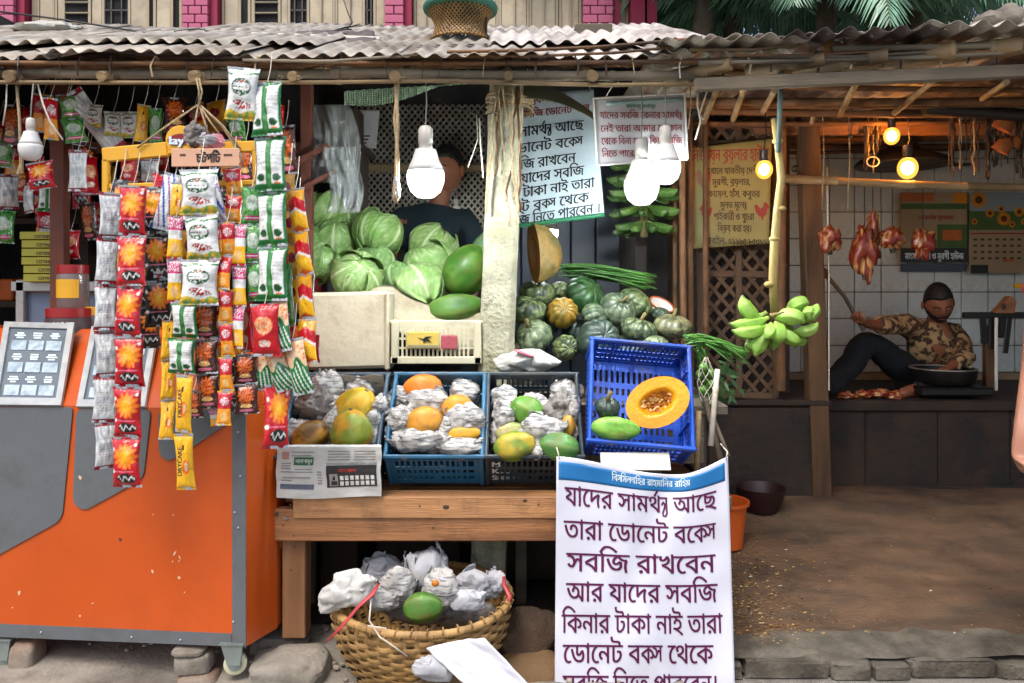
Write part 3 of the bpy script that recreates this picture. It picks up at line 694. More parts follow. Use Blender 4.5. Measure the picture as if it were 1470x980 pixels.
# ================================================================ crates
def mk_plastic(nm, c, c2=None): M[nm] = mat(nm, c, .42, .12, 5, .08, 60, col2=c2, dirt='#55524c', dscale=2.2)
mk_plastic('crate_teal', '#1d5a7c'); mk_plastic('crate_slate', '#26343c'); mk_plastic('crate_blue', '#0f4bb5', '#0a3c9c'); mk_plastic('crate_cream', '#b9b398'); mk_plastic('crate_grey', '#34495a')
def cuts(L, margins, n, gap):
    a = [0., margins]; s_ = (L - 2 * margins) / n
    for k in range(n): a += [margins + s_ * (k + 1) - gap, margins + s_ * (k + 1)] if k < n - 1 else [L - margins]
    a.append(L); return a
def crate(nm, label, origin, w, l, h, tilt, roll, yaw, mt, group=None, rows=3, ncol=14):
    t = thing(nm, label, 'crate', origin, group, rot=Euler((tilt, roll, yaw)))
    th = .004; mt = M[mt]
    def wall(W_, M4, name='side_wall', band=True):
        xs = cuts(W_, .03, ncol, .4 * (W_ - .06) / ncol); ys = cuts(h * .95, .028, rows, .020)
        mid = len(xs) // 2
        hole = lambda i, j: i % 2 == 1 and j % 2 == 1 and 1 <= i <= len(xs) - 3 and 1 <= j <= len(ys) - 3 and not (abs(i - mid) < 2 and j < 2)
        b = B(); b.holed(xs, ys, hole, th, M4)
        for x in (0.004, W_ * .25, W_ * .75, W_ - .012): b.box(M4 @ V((x + .004, h * .47, -.004)), (.007, .007, h * .9) if abs((M4.to_3x3() @ V((1, 0, 0))).x) > .5 else (.007, .007, h * .9))
        for yy in (.012, h * .48): b.box(M4 @ V((W_ / 2, yy, -.003)), (W_ * .98, .007, .006) if abs((M4.to_3x3() @ V((1, 0, 0))).x) > .5 else (.007, W_ * .98, .006))
        b.obj(name, mt, t, local=True)
    rx = Matrix.Rotation(pi / 2, 4, 'X')
    wall(w, Matrix.Translation((-w / 2, .004, 0)) @ rx, 'front_wall')
    wall(w, Matrix.Translation((w / 2, l - .004, 0)) @ Matrix.Rotation(pi, 4, 'Z') @ rx, 'back_wall')
    wall(l, Matrix.Translation((-w / 2 + .004, l, 0)) @ Matrix.Rotation(-pi / 2, 4, 'Z') @ rx, 'side_wall')
    wall(l, Matrix.Translation((w / 2 - .004, 0, 0)) @ Matrix.Rotation(pi / 2, 4, 'Z') @ rx, 'side_wall')
    b = B(); xs = cuts(w, .03, 14, (w - .06) / 14 * .5); ys = cuts(l, .05, 6, (l - .1) / 6 * .45)
    b.holed(xs, ys, lambda i, j: i % 2 == 1 and j % 2 == 1, .004, Matrix.Translation((-w / 2, 0, .001))); b.obj('bottom', mt, t, local=True)
    b = B(); rw = .016; zz = h
    for y in (-.002, l + .002): b.box((0, y, zz - .009), (w + 2 * rw, rw, .018), bev=.005); b.box((0, y, zz - .028), (w + rw, rw * .6, .006))
    for x in (-w / 2 - .003, w / 2 + .003): b.box((x, l / 2, zz - .009), (rw, l + rw, .0184), bev=.005); b.box((x, l / 2, zz - .028), (rw * .6, l, .0062))
    b.obj('rim', mt, t, local=True)
    b = B()
    for x in (-w / 2, w / 2):
        for y in (0, l): B().tube([(x, y, .002), (x, y, h - .01)], .009, 8).obj('corner_rib', mt, t, local=True, smooth=40)
    for x in (-w * .3, w * .3): B().box((x, -.011, h - .012), (.02, .003, .007)).obj('rim_slot', M['iron'], t, local=True)
    return t
from mathutils import Matrix as _M
def cmat(t): return _M.Translation(t.location) @ t.rotation_euler.to_matrix().to_4x4()
def in_crate(t, h, px, py, sink=.0):
    """where the line of sight through (px, py) meets the crate's opening, pushed sink metres down into it"""
    A = cmat(t); n_ = A.to_3x3() @ V((0, 0, 1)); o = A @ V((0, 0, h - sink)); c0 = V((0, 0, EYE)); d = P(px, py, 1.) - c0
    return c0 + d * ((o - c0).dot(n_) / d.dot(n_))
c1 = crate('fruit_crate', 'grey blue crate of papayas with newspaper hung over its front', (-.705, 3.07, .67), .37, .40, .19, R(44), 0, R(1), 'crate_grey')
c2 = crate('fruit_crate', 'teal blue crate of papayas wrapped in crumpled newspaper', (-.298, 3.07, .665), .362, .40, .20, R(44), 0, 0, 'crate_teal')
c3 = crate('fruit_crate', 'dark slate crate lettered MKS holding green papayas', (.085, 3.07, .665), .36, .40, .20, R(44), 0, 0, 'crate_slate')
c4 = crate('fruit_crate', 'bright blue crate tilted steeply and holding the cut pumpkin half', (.478, 3.06, .765), .385, .42, .19, R(60), R(5), 0, 'crate_blue', rows=3, ncol=18)
A3 = None
M['white_print'] = mat('white_print', '#b9bbb8', .6, .1, 30)
for k, ch in enumerate('MKS'):
    text_b(ch, lambda x, y: (-.165 + x, -.0055, .128 - k * .046 + y), height=.046, bold=.05).obj('lettering', M['white_print'], c3, local=True)
# supports wedged behind the crates
for x, lb in ((-.705, 'papaya'), (-.298, 'teal'), (.085, 'slate'), (.478, 'bright blue')):
    tag(B().box((x, 3.31, .735), (.3, .1, .22), bev=.005).obj('wooden_block', M['wood_old']), 'wooden block propping up the back of the %s crate' % lb if lb != 'papaya' else 'wooden block propping up the newspaper covered crate', 'block')

# ---------------------------------------------------------------- fruit builders
M['papaya'] = mat('papaya_skin', '#ffffff', .45, .12, 9, .12, 50, attr=True, dirt='#6b4f22', dscale=9, spec=.4)
M['green_skin'] = mat('green_fruit_skin', '#ffffff', .45, .15, 12, .1, 50, attr=True)
M['stem'] = mat('dry_stem', '#6b6038', .8, .2, 30)
def papaya(label, c, r, rot, tone, seed=0, name='papaya', cat='papaya', rib=.05, ribs=5, group=None, neck=.25):
    """tone: (ground colour, second colour, share)"""
    a, c2_, sh = lin(tone[0]), lin(tone[1]), tone[2]
    def fn(d, th, ph):
        ax = d.z; k = 1 + rib * cos(ribs * th) * cos(ph) - neck * max(0, ax) * (1 - abs(ax)) * .9 + .03 * noise.noise(d * 2.5 + V((seed, 0, 0)))
        return V((d.x * r[0] * k, d.y * r[1] * k, d.z * r[2] * (1 + .02 * sin(seed))))
    def col(d, th, ph):
        q = noise.noise(d * 1.3 + V((seed * 2.3, 0, 0))) * .5 + .5 + .25 * noise.noise(d * 5 + V((0, seed, 0)))
        e = .5 + .5 * cos(ribs * th); t = sst(sh - .2, sh + .2, 1 - q)
        return mix(mix(a, c2_, t), lin('#d8cf8a'), .10 * e ** 6)
    t = thing(name, label, cat, c, group); o = B().ball((0, 0, 0), 1, 30, 20, fn=fn, col=col).obj('fruit', M['papaya'], t, smooth=True, local=True); o.rotation_euler = rot
    s_ = B().tube([(0, 0, r[2] * .97), (.002, 0, r[2] * 1.06)], [r[0] * .1, r[0] * .08], 7).obj('stalk', M['stem'], t, smooth=True, local=True); s_.rotation_euler = rot
    return t
M['news'] = mat('newsprint', '#a3a19d', .85, .14, 9, .25, 60, col2='#6f6f72', dscale=22, c2lo=.54, c2hi=.60, stretch=(1, 1, 5))
M['news2'] = mat('white_tissue_paper', '#a9aaae', .8, .12, 9, .25, 60, col2='#8b8d93', dscale=6, c2lo=.5, c2hi=.66)
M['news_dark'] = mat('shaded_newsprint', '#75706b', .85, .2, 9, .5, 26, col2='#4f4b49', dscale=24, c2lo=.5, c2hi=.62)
def crumple(label, c, r, seed, mt='news', name='paper_wrap', cat='paper', n=26, amp=.35, rot=(0, 0, 0), group=None, flaps=None):
    cloth_ = 'jute' in mt; kf = .5 if cloth_ else 1.
    rr = random.Random(seed); pl_ = [(V((rr.gauss(0, 1), rr.gauss(0, 1), rr.gauss(0, 1))).normalized(), rr.uniform(.74, .98)) for _ in range(26)]
    R3 = (r, r, r) if isinstance(r, (int, float)) else r; RN = [x_ / max(R3) for x_ in R3]
    def ridge(q): return 1 - 2 * abs(noise.noise(q))
    fol = [(V((rr.gauss(0, 1), rr.gauss(0, 1), rr.gauss(0, 1))).normalized(), f_ * rr.uniform(.8, 1.25), rr.random(), w_) for f_, w_ in ((.55, .34), (.6, .30), (.8, .24), (1.1, .18), (1.3, .16), (1.7, .12), (2.3, .09), (3.1, .06), (3.9, .045))]
    def creases(q):                                                # straight folds and flat facets, as in crumpled paper
        q = q + V((noise.noise(q * .8), noise.noise(q * .8 + V((9, 0, 0))), noise.noise(q * .8 + V((0, 9, 0))))) * .25
        return sum(w_ * (4 * abs((q.dot(n_) * f_ + ph_) % 1 - .5) - 1) for n_, f_, ph_, w_ in fol)
    def fn(d, th, ph, grow=1.):
        q = V((d.x * RN[0], d.y * RN[1], d.z * RN[2])) * 1.7 + V((seed * 3.1, seed, 0)); q = q + V((noise.noise(q * 1.3), noise.noise(q * 1.3 + V((7, 0, 0))), 0)) * .35
        h = min([hh / max(.2, d.dot(n_)) for n_, hh in pl_] + [1.25])
        return (.45 + .55 * h) * (1 + amp * (.55 * creases(q) if kf == 1. else .25 * (ridge(q) - .5) + .13 * (ridge(q * 2.1) - .5))) * grow
    o = B().ball((0, 0, 0), r, n * 2, n, fn=fn, rot=rot).obj(name, M[mt], smooth=24); o.location = c
    tag(o, label, cat, group)
    for k in range(flaps if flaps is not None else (4 if mt.startswith('news') else 0)):     # loose torn edges of the sheet standing off the wad
        a0 = rr.uniform(0, 2 * pi); e0 = rr.uniform(-.5, .9); sz = rr.uniform(.45, .8)
        def ff(u, v, a0=a0, e0=e0, sz=sz, k=k):
            th = a0 + (u - .5) * 2 * sz; ph = e0 + (v - .5) * 1.5 * sz; d = V((cos(th) * cos(ph), sin(th) * cos(ph), sin(ph)))
            e = max(abs(u - .5), abs(v - .5)) * 2; g = .98 + (.26 * v ** 2 + .10 * nz(u * 3, v * 3, seed + k)) + .12 * creases(V((u * 2.5, v * 2.5, seed + k))) * (.3 + .7 * e)
            p = d * fn(d, th, ph) * g; return V((p.x * R3[0], p.y * R3[1], p.z * R3[2]))
        f = B().sheet(18, 18, ff, .0012).obj('torn_flap', M[mt], o, smooth=24, local=True); f.rotation_euler = Euler(rot)
    return o
CT = lambda px, d=3.0: px * d / F
def wrap_in(t, h, px, py, rx, ry, seed, label, mt='news', sink=.02, **k):
    c = in_crate(t, h, px, py, sink); return crumple(label, c, (CT(rx) * 1.12, .06, CT(ry) * 1.12), seed, mt, amp=.42, **k)
def pap_in(t, h, px, py, rx, ry, tone, label, seed, rot=(0, 0, 0), sink=.02, **k):
    c = in_crate(t, h, px, py, sink); flip = abs(rot[1]) > .9
    return papaya(label, c, tuple(1.2 * q for q in (CT(ry if flip else rx), CT(min(rx, ry)), CT(rx if flip else ry))), rot, tone, seed, **k)
YG = ('#c48f1c', '#8a8a22', .55); YO = ('#cf7d1a', '#c3921f', .5); GR = ('#4f8a2c', '#79a03a', .5); MO = ('#b87f22', '#5d3f1a', .5)
# crate 1
pap_in(c1, .19, 446, 627, 24, 20, MO, 'small brown mottled papaya at the lower left of the newspaper crate', 1, rot=(0, R(60), 0))
pap_in(c1, .19, 511, 590, 27, 31, ('#c79c1e', '#9a8c1e', .55), 'big ribbed yellow papaya in the newspaper crate, behind the upright one', 2, rot=(R(15), R(28), 0), rib=.07, ribs=6, sink=.035)
pap_in(c1, .19, 504, 619, 25, 27, ('#c88d1f', '#6f8227', .42), 'yellow green papaya standing upright at the front of the newspaper crate', 3, rot=(R(10), 0, 0), sink=-.015)
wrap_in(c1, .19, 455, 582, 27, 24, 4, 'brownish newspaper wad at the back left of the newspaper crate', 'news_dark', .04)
wrap_in(c1, .19, 472, 556, 22, 24, 5, 'crumpled newspaper sheet standing up behind the papayas, under the foam box', 'news', .03)
wrap_in(c1, .19, 543, 587, 15, 17, 6, 'crumpled newspaper at the right wall of the newspaper crate, beside the ribbed papaya', 'news', .03)
wrap_in(c1, .19, 476, 615, 12, 26, 7, 'narrow newspaper wad between mottled papaya and upright papaya', 'news', .04)
wrap_in(c1, .19, 535, 618, 12, 26, 17, 'newspaper wad in the front right corner of the newspaper crate', 'news', .045)
# newspaper liner at the back wall of crate 1
def cl(u, v): return cmat(c1) @ V((-.175 + .35 * u, .375 + .01 * nz(u * 4, v * 4) - .02 * (1 - v), .03 + .175 * v + .012 * nz(u * 5, v * 2, 5)))
b = B(); b.sheet(24, 12, cl, .001); tag(b.obj('newspaper_liner', M['news'], smooth=30), 'newspaper sheet lining the back wall of the papaya crate below the foam box', 'newspaper')
# newspaper hung over the front of crate 1
def dr(px, py, o=0.):
    t = (py - 640) / 75.; u = (px - 397) / 150.; z_ = -.008 * sin(u * 9 + 1) * t - .006 * nz(u * 6, t * 5, 3) - .004 * abs(nz(u * 14, t * 9))
    return P(px + 2 * nz(t * 3, u), py + 2 * sin(u * 5) * t, 2.90 + .01 * t + z_ - o) if t > 0 else P(px, py, 2.905 - o + .10 * -t * 3)
M['ink_w'] = mat('pale_print', '#b5c0b5', .6, .1, 20); M['ink_r'] = mat('red_print', '#a3322a', .6, .1, 20)
M['news_flat'] = mat('newspaper_page', '#b9b8b2', .8, .08, 6, .3, 26)
dn = thing('newspaper_sheet', 'newspaper page folded over the front wall of the leftmost fruit crate', 'newspaper', P(471, 680, 2.9))
b = B(); b.sheet(40, 24, lambda u, v: dr(397 + 150 * u, 714 - 76 * v), .001); b.obj('page', M['news_flat'], dn, smooth=35)
for nm, x0, y0, x1, y1, cl_, o in (('print_block', 422, 656, 450, 667, '#2c5a3a', .0026), ('print_block', 469, 668, 541, 699, '#2a2828', .0026), ('print_block', 402, 694, 450, 701, '#55586a', .0026), ('picture', 473, 680, 485, 697, '#8a8680', .0036), ('print_block', 469, 664, 541, 667, '#8a8a88', .0026), ('portrait', 404, 648, 414, 659, '#a87a72', .0026), ('picture', 477, 683, 481, 689, '#2a2522', .0042), ('picture', 475, 690, 484, 696, '#2a2522', .0042)):
    b = B(); b.sheet(max(2, int((x1 - x0) / 5)), max(2, int((y1 - y0) / 5)), lambda u, v: dr(x0 + (x1 - x0) * u, y1 - (y1 - y0) * v, o), .0004, col=lin(cl_)); b.obj(nm, M['litter'], dn)
for j, (x0, x1, y) in enumerate([(418, 450, 648), (418, 446, 653), (424, 448, 672), (404, 450, 676), (406, 446, 684)] + [(470, 502, 647 + 4 * i) for i in range(4)] + [(508, 538, 647 + 4 * i) for i in range(4)] + [(404, 418, 664 + 3.5 * i) for i in range(3)] + [(456, 462, 676 + 4 * i) for i in range(5)] + [(404, 418, 688)]):
    b = B(); b.sheet(5, 1, lambda u, v: dr(x0 + (x1 - x0) * u, y + 1.4 - 1.4 * v, .0026), .0003, col=lin('#7d7b78')); b.obj('print_line', M['litter'], dn)
for j in range(2):
    for i in range(7):
        x = 488 + i * 7.4; y = 683 + j * 8; b = B(); b.sheet(2, 2, lambda u, v: dr(x + 5 * u, y + 6 - 6 * v, .0036), .0003, col=lin('#c0bdb6')); b.obj('portrait', M['litter'], dn)
text_b('ভালো থাকুন', lambda x, y: dr(x, 664 - y, .0036), height=8, width=24, x=424, bold=.08).obj('lettering', M['ink_w'], dn)
text_b('সংবাদ', lambda x, y: dr(x, 678 - y, .0036), height=7, width=26, x=486, bold=.08).obj('lettering', M['ink_r'], dn)
# crate 2
pap_in(c2, .20, 606, 557, 25, 19, ('#c9701a', '#b5611c', .5), 'orange papaya peeping out at the top of the teal crate', 8, rot=(0, R(80), 0), sink=.04)
wrap_in(c2, .20, 611, 577, 32, 20, 9, 'crumpled newspaper half covering the topmost orange papaya in the teal crate', 'news', .02)
pap_in(c2, .20, 656, 586, 20, 18, ('#c2851f', '#b9751c', .5), 'round golden papaya on the right side of the teal crate', 10, rot=(0, R(70), 0), sink=.02)
pap_in(c2, .20, 609, 606, 24, 20, ('#c0862a', '#a8721f', .5), 'golden papaya in the middle of the teal crate, nested in newspaper', 11, rot=(0, R(75), 0), sink=.0)
wrap_in(c2, .20, 579, 604, 20, 20, 12, 'newspaper wad at the left wall of the teal crate', 'news', .02)
wrap_in(c2, .20, 668, 604, 27, 24, 13, 'large newspaper wrap against the right wall of the teal crate', 'news', .01)
pap_in(c2, .20, 665, 623, 21, 10, ('#b98a1f', '#b98a1f', .5), 'sliver of yellow papaya under the large wrap in the teal crate', 14, rot=(0, R(85), 0), sink=.01)
wrap_in(c2, .20, 602, 632, 38, 16, 15, 'long newspaper wad along the front rim of the teal crate', 'news', .01)
wrap_in(c2, .20, 660, 640, 32, 11, 16, 'flat newspaper wad in the front right corner of the teal crate', 'news', .02)
wrap_in(c2, .20, 638, 618, 14, 18, 18, 'small newspaper wad between the middle papaya and the large wrap of the teal crate', 'news', .03)
# crate 3
pap_in(c3, .20, 757, 590, 22, 18, ('#467a28', '#5d8a36', .5), 'bright green papaya at the back of the slate crate', 20, rot=(0, R(-60), 0), sink=.01)
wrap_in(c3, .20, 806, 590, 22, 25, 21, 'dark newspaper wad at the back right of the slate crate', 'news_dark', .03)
wrap_in(c3, .20, 778, 617, 29, 20, 22, 'white newspaper wrap in the middle of the slate crate', 'news', .0)
pap_in(c3, .20, 739, 640, 26, 18, ('#a8922a', '#5f7a2a', .5), 'yellow papaya with green blotches at the front left of the slate crate', 23, rot=(0, R(80), 0), sink=.0)
pap_in(c3, .20, 803, 642, 25, 17, ('#4c7a35', '#3f6a38', .5), 'dull green papaya at the front right of the slate crate', 24, rot=(0, R(-80), 0), sink=.0)
pap_in(c3, .20, 816, 612, 9, 14, ('#b5822a', '#9a7a24', .5), 'narrow orange papaya beside the white wrap in the slate crate', 25, sink=.01)
pap_in(c3, .20, 732, 619, 18, 11, ('#a39a6a', '#8a9a5a', .5), 'pale papaya behind the blotched one in the slate crate', 26, rot=(0, R(75), 0), sink=.03)
wrap_in(c3, .20, 724, 597, 15, 22, 27, 'newspaper wad at the left wall of the slate crate', 'news', .03)
wrap_in(c3, .20, 824, 585, 10, 22, 28, 'newspaper strip at the right wall of the slate crate', 'news', .02)
wrap_in(c3, .20, 771, 646, 10, 13, 29, 'newspaper wad between the two front papayas of the slate crate', 'news', .02)
for t_, cx_, nm_ in ((c1, 471, 'newspaper covered'), (c2, 622, 'teal'), (c3, 768, 'slate')):
    for k, (dx, py, rx, ry) in enumerate(((-45, 575, 22, 22), (0, 590, 26, 24), (45, 565, 22, 22), (-48, 622, 20, 20), (48, 625, 20, 20))):
        wrap_in(t_, .19, cx_ + dx, py, rx, ry, 101 + k + cx_ % 17, 'shaded wad of paper deep in the %s crate, %s' % (nm_, ('upper left', 'middle', 'upper right', 'lower left', 'lower right')[k]), 'news', .07, flaps=0)
# ---------------------------------------------------------------- pumpkins
def pumpkin(label, c, r, rot, seed, tone=('#35492f', '#7f8d5c'), ribs=12, stem=True, small=False, share=.5, name='green_pumpkin', group='pumpkins heaped beside the pillar'):
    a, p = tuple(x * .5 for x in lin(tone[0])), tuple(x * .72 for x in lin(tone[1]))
    def fn(d, th, ph):
        g = abs(cos(ribs * th / 2)); k = 1 - .10 * (1 - g ** .6) * max(0, cos(ph)) ** .5 - .16 * exp(-((abs(ph) - pi / 2) / .35) ** 2) + .05 * noise.noise(d * 1.4 + V((seed, 0, 0)))
        return V((d.x * r[0] * k, d.y * r[0] * k, d.z * r[1] * k))
    def col(d, th, ph):
        g = abs(cos(ribs * th / 2)); q = V((th * 2.2, ph * 5, seed)); sp = noise.noise(q * 1.1 + V((0, 0, seed))) + .7 * noise.noise(q * 2.7)
        s_ = sst(.22, .42, sp + .25 * (1 - g) + (share - .5)); base = mix(a, mix(a, p, .5), sst(-.2, .5, noise.noise(d * 2 + V((seed, 5, 0)))))
        return mix(base, p, s_ * .85)
    t = thing(name, label, 'pumpkin', c, group)
    o = B().ball((0, 0, 0), 1, 72, 26, fn=fn, col=col).obj('fruit', M['green_skin'], t, smooth=True, local=True); o.rotation_euler = rot
    if stem:
        z = r[1] * .84; o = B().tube([(0, 0, z - .01), (.002, 0, z + .015), (.012, .003, z + .035)], [.014, .008, .010], 6).obj('stalk', M['stem'], t, smooth=True, local=True); o.rotation_euler = rot
    return t
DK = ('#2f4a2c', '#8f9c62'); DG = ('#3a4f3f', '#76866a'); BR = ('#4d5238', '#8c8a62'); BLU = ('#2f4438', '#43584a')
pk = [  # px, py, Y, rx, ry, rot, tone, label
 (772, 421, 3.66, 27, 19, (.3, .1, .2), DK, 'pale speckled green pumpkin at the top of the heap next to the half pumpkin'),
 (758, 446, 3.56, 29, 21, (.3, -.15, 1), DK, 'striped dark pumpkin against the pillar, second row of the heap'),
 (808, 449, 3.52, 23, 24, (1.2, .2, 0), ('#8a7a28', '#c29234'), 'pumpkin turning yellow and orange in the middle of the heap'),
 (840, 424, 3.68, 31, 23, (.9, .3, .5), ('#29552c', '#3f7038'), 'smooth dark green pumpkin at the top of the heap, right of the speckled one'),
 (766, 483, 3.46, 28, 23, (.5, -.5, 0), ('#445a3c', '#8a9a72'), 'grey green pumpkin with stalk up at the lower left of the heap'),
 (812, 499, 3.42, 19, 28, (1.5, 0, .2), ('#27402a', '#8f9c62'), 'strongly striped pumpkin standing on edge above the white sack'),
 (859, 489, 3.40, 32, 34, (1.2, .2, .2), BLU, 'large blue green pumpkin right behind the bright blue crate'),
 (853, 455, 3.55, 21, 19, (1.2, .1, 1.4), ('#46604a', '#8a9a72'), 'ribbed grey green pumpkin above the large blue green one'),
 (887, 444, 3.58, 28, 21, (.8, .3, .1), ('#4b5f45', '#8c9a78'), 'pale ribbed pumpkin right of the yellow one, upper right of the heap'),
 (912, 436, 3.72, 27, 21, (.6, .4, .7), ('#3f5a35', '#97a56c'), 'light green ribbed pumpkin at the upper right edge of the heap'),
 (917, 473, 3.48, 27, 17, (.2, .2, .4), ('#40563c', '#8a9668'), 'flat ribbed pumpkin above the back rim of the bright blue crate'),
 (966, 468, 3.50, 29, 17, (.2, -.1, .8), BR, 'brownish pumpkin at the far right end of the heap'),
 (740, 500, 3.46, 15, 12, (.2, .1, .1), BR, 'pumpkin mostly hidden behind the pillar foot and white sack'),
 (804, 416, 3.72, 15, 12, (.5, .1, .1), ('#3c5a30', '#a3b075'), 'small striped pumpkin wedged between the two topmost ones'),
 (941, 492, 3.42, 19, 11, (.2, .1, .1), ('#5c6a4a', '#94a07a'), 'pale pumpkin top just showing over the bright blue crate rim'),
 (900, 500, 3.50, 30, 18, (.2, .1, .1), DG, 'pumpkin hidden in shade behind the bright blue crate'),
 (785, 462, 3.66, 20, 20, (.2, .1, .6), BLU, 'shaded pumpkin between the yellow one and the striped one'),
 (830, 478, 3.62, 24, 22, (.2, .1, .6), BLU, 'shaded pumpkin deep in the middle of the heap'),
 (948, 452, 3.75, 14, 12, (.2, .1, .6), DG, 'small pumpkin behind the orange rimmed bowl')]
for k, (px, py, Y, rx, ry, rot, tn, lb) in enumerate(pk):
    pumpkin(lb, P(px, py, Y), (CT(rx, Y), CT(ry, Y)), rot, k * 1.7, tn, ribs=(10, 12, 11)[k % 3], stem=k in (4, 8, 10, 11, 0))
# small pieces in the blue crate
pumpkin('small dark pumpkin in the left of the bright blue crate', in_crate(c4, .19, 872, 585, .01), (CT(18), CT(15)), (.4, 0, 0), 31, BLU, ribs=9, group=None)
papaya('green papaya under the cut pumpkin in the bright blue crate', in_crate(c4, .19, 884, 615, .0), (CT(17), CT(15), CT(34)), (0, R(95), 0), ('#5d9a34', '#7fb04a', .5), 33)
o_ = papaya('orange tomato coloured papaya end behind the cut pumpkin in the blue crate', in_crate(c4, .19, 862, 612, .05), (CT(9), CT(9), CT(12)), (0, 0, 0), ('#c26a22', '#b0521c', .5), 34)
# cut pumpkin half with its seeds
M['flesh'] = mat('pumpkin_flesh', '#dd9a14', .42, .12, 14, .3, 60, col2='#cf8410', dscale=6); M['rind'] = mat('pumpkin_rind', '#a08a38', .5, .2, 10, .2, 40, col2='#6d7434')
M['pulp'] = mat('pumpkin_pulp', '#a4581c', .6, .3, 30, .8, 90, col2='#c98a30', dscale=22); M['seed'] = mat('pumpkin_seed', '#d8b878', .5, .15, 40)
def cut_pumpkin(label, c, rx, ry, depth, rotm, name='cut_pumpkin', flesh='flesh', rind='rind', seeds=True, ribs=0):
    t = thing(name, label, 'pumpkin', c); t.rotation_euler = rotm
    # local: cut face in x/z plane looking along -y, rind bulges to +y
    def shell(u, v):
        a = 2 * pi * u; q = v * pi / 2; k = 1 - (.05 * (1 - abs(cos(ribs * a / 2))) if ribs else 0)
        return V((cos(a) * rx * cos(q) * k, sin(q) * depth, sin(a) * ry * cos(q) * k))
    b = B(); b.grid(60, 14, shell); b.obj('rind', M[rind], t, smooth=True, local=True)
    b = B(); rings = 18
    def face(u, v):
        a = 2 * pi * u; rr_ = v; hollow = .55; cav = -.0
        wob = 1 + .08 * cos(2 * a) + .05 * noise.noise(V((cos(a) * 2, sin(a) * 2, 1)))
        s_ = rr_ / (hollow * wob); y = (1 - min(1, s_) ** 2.2) * depth * .62
        return V((cos(a) * rx * rr_, y - .0005, sin(a) * ry * rr_))
    b.grid(60, rings, face); b.obj('flesh', M[flesh], t, smooth=True, local=True)
    if seeds:
        rr = random.Random(5); b = B()
        for k in range(70):
            a = rr.uniform(0, 2 * pi); q = sqrt(rr.random()) * .46; b.ball((cos(a) * rx * q, depth * (.60 - 1.6 * q * q) + rr.uniform(-.008, .004), sin(a) * ry * q), (rr.uniform(.004, .012), .005, rr.uniform(.004, .01)), 7, 5, rot=(0, rr.uniform(0, 3), 0), fn=lambda d, th, ph, k=k: 1 + .4 * noise.noise(d * 2 + V((k, 0, 0))))
        b.obj('pulp', M['pulp'], t, smooth=True, local=True)
        sm = B().ball((0, 0, 0), (.0085, .003, .0048), 8, 5).mesh('seed', M['seed'], smooth=True)
        for k in range(26):
            a = rr.uniform(0, 2 * pi); q = rr.uniform(.1, .5); put('seed', sm, t, (cos(a) * rx * q, depth * (.56 - 1.5 * q * q) - .004, sin(a) * ry * q), (0, rr.uniform(0, 3), 0))
    return t
cut_pumpkin('cut pumpkin half with orange flesh and seeds facing out of the blue crate', in_crate(c4, .19, 944, 577, -.03), CT(49, 2.85), CT(36, 2.85), .10, Euler((R(-14), R(-24), 0)))
M['ochre_rind'] = mat('ochre_rind', '#8f7338', .65, .3, 14, .5, 40, col2='#5f5a30', dirt='#453417', dscale=9)
M['old_flesh'] = mat('dried_flesh', '#7a4d1c', .6, .2, 14)
hp = cut_pumpkin('tall half pumpkin with ochre skin leaning beside the pillar', P(766, 362, 3.60), .075, .15, .14, Euler((0, R(-16), R(-70))), 'half_pumpkin', 'old_flesh', 'ochre_rind', False, 9)

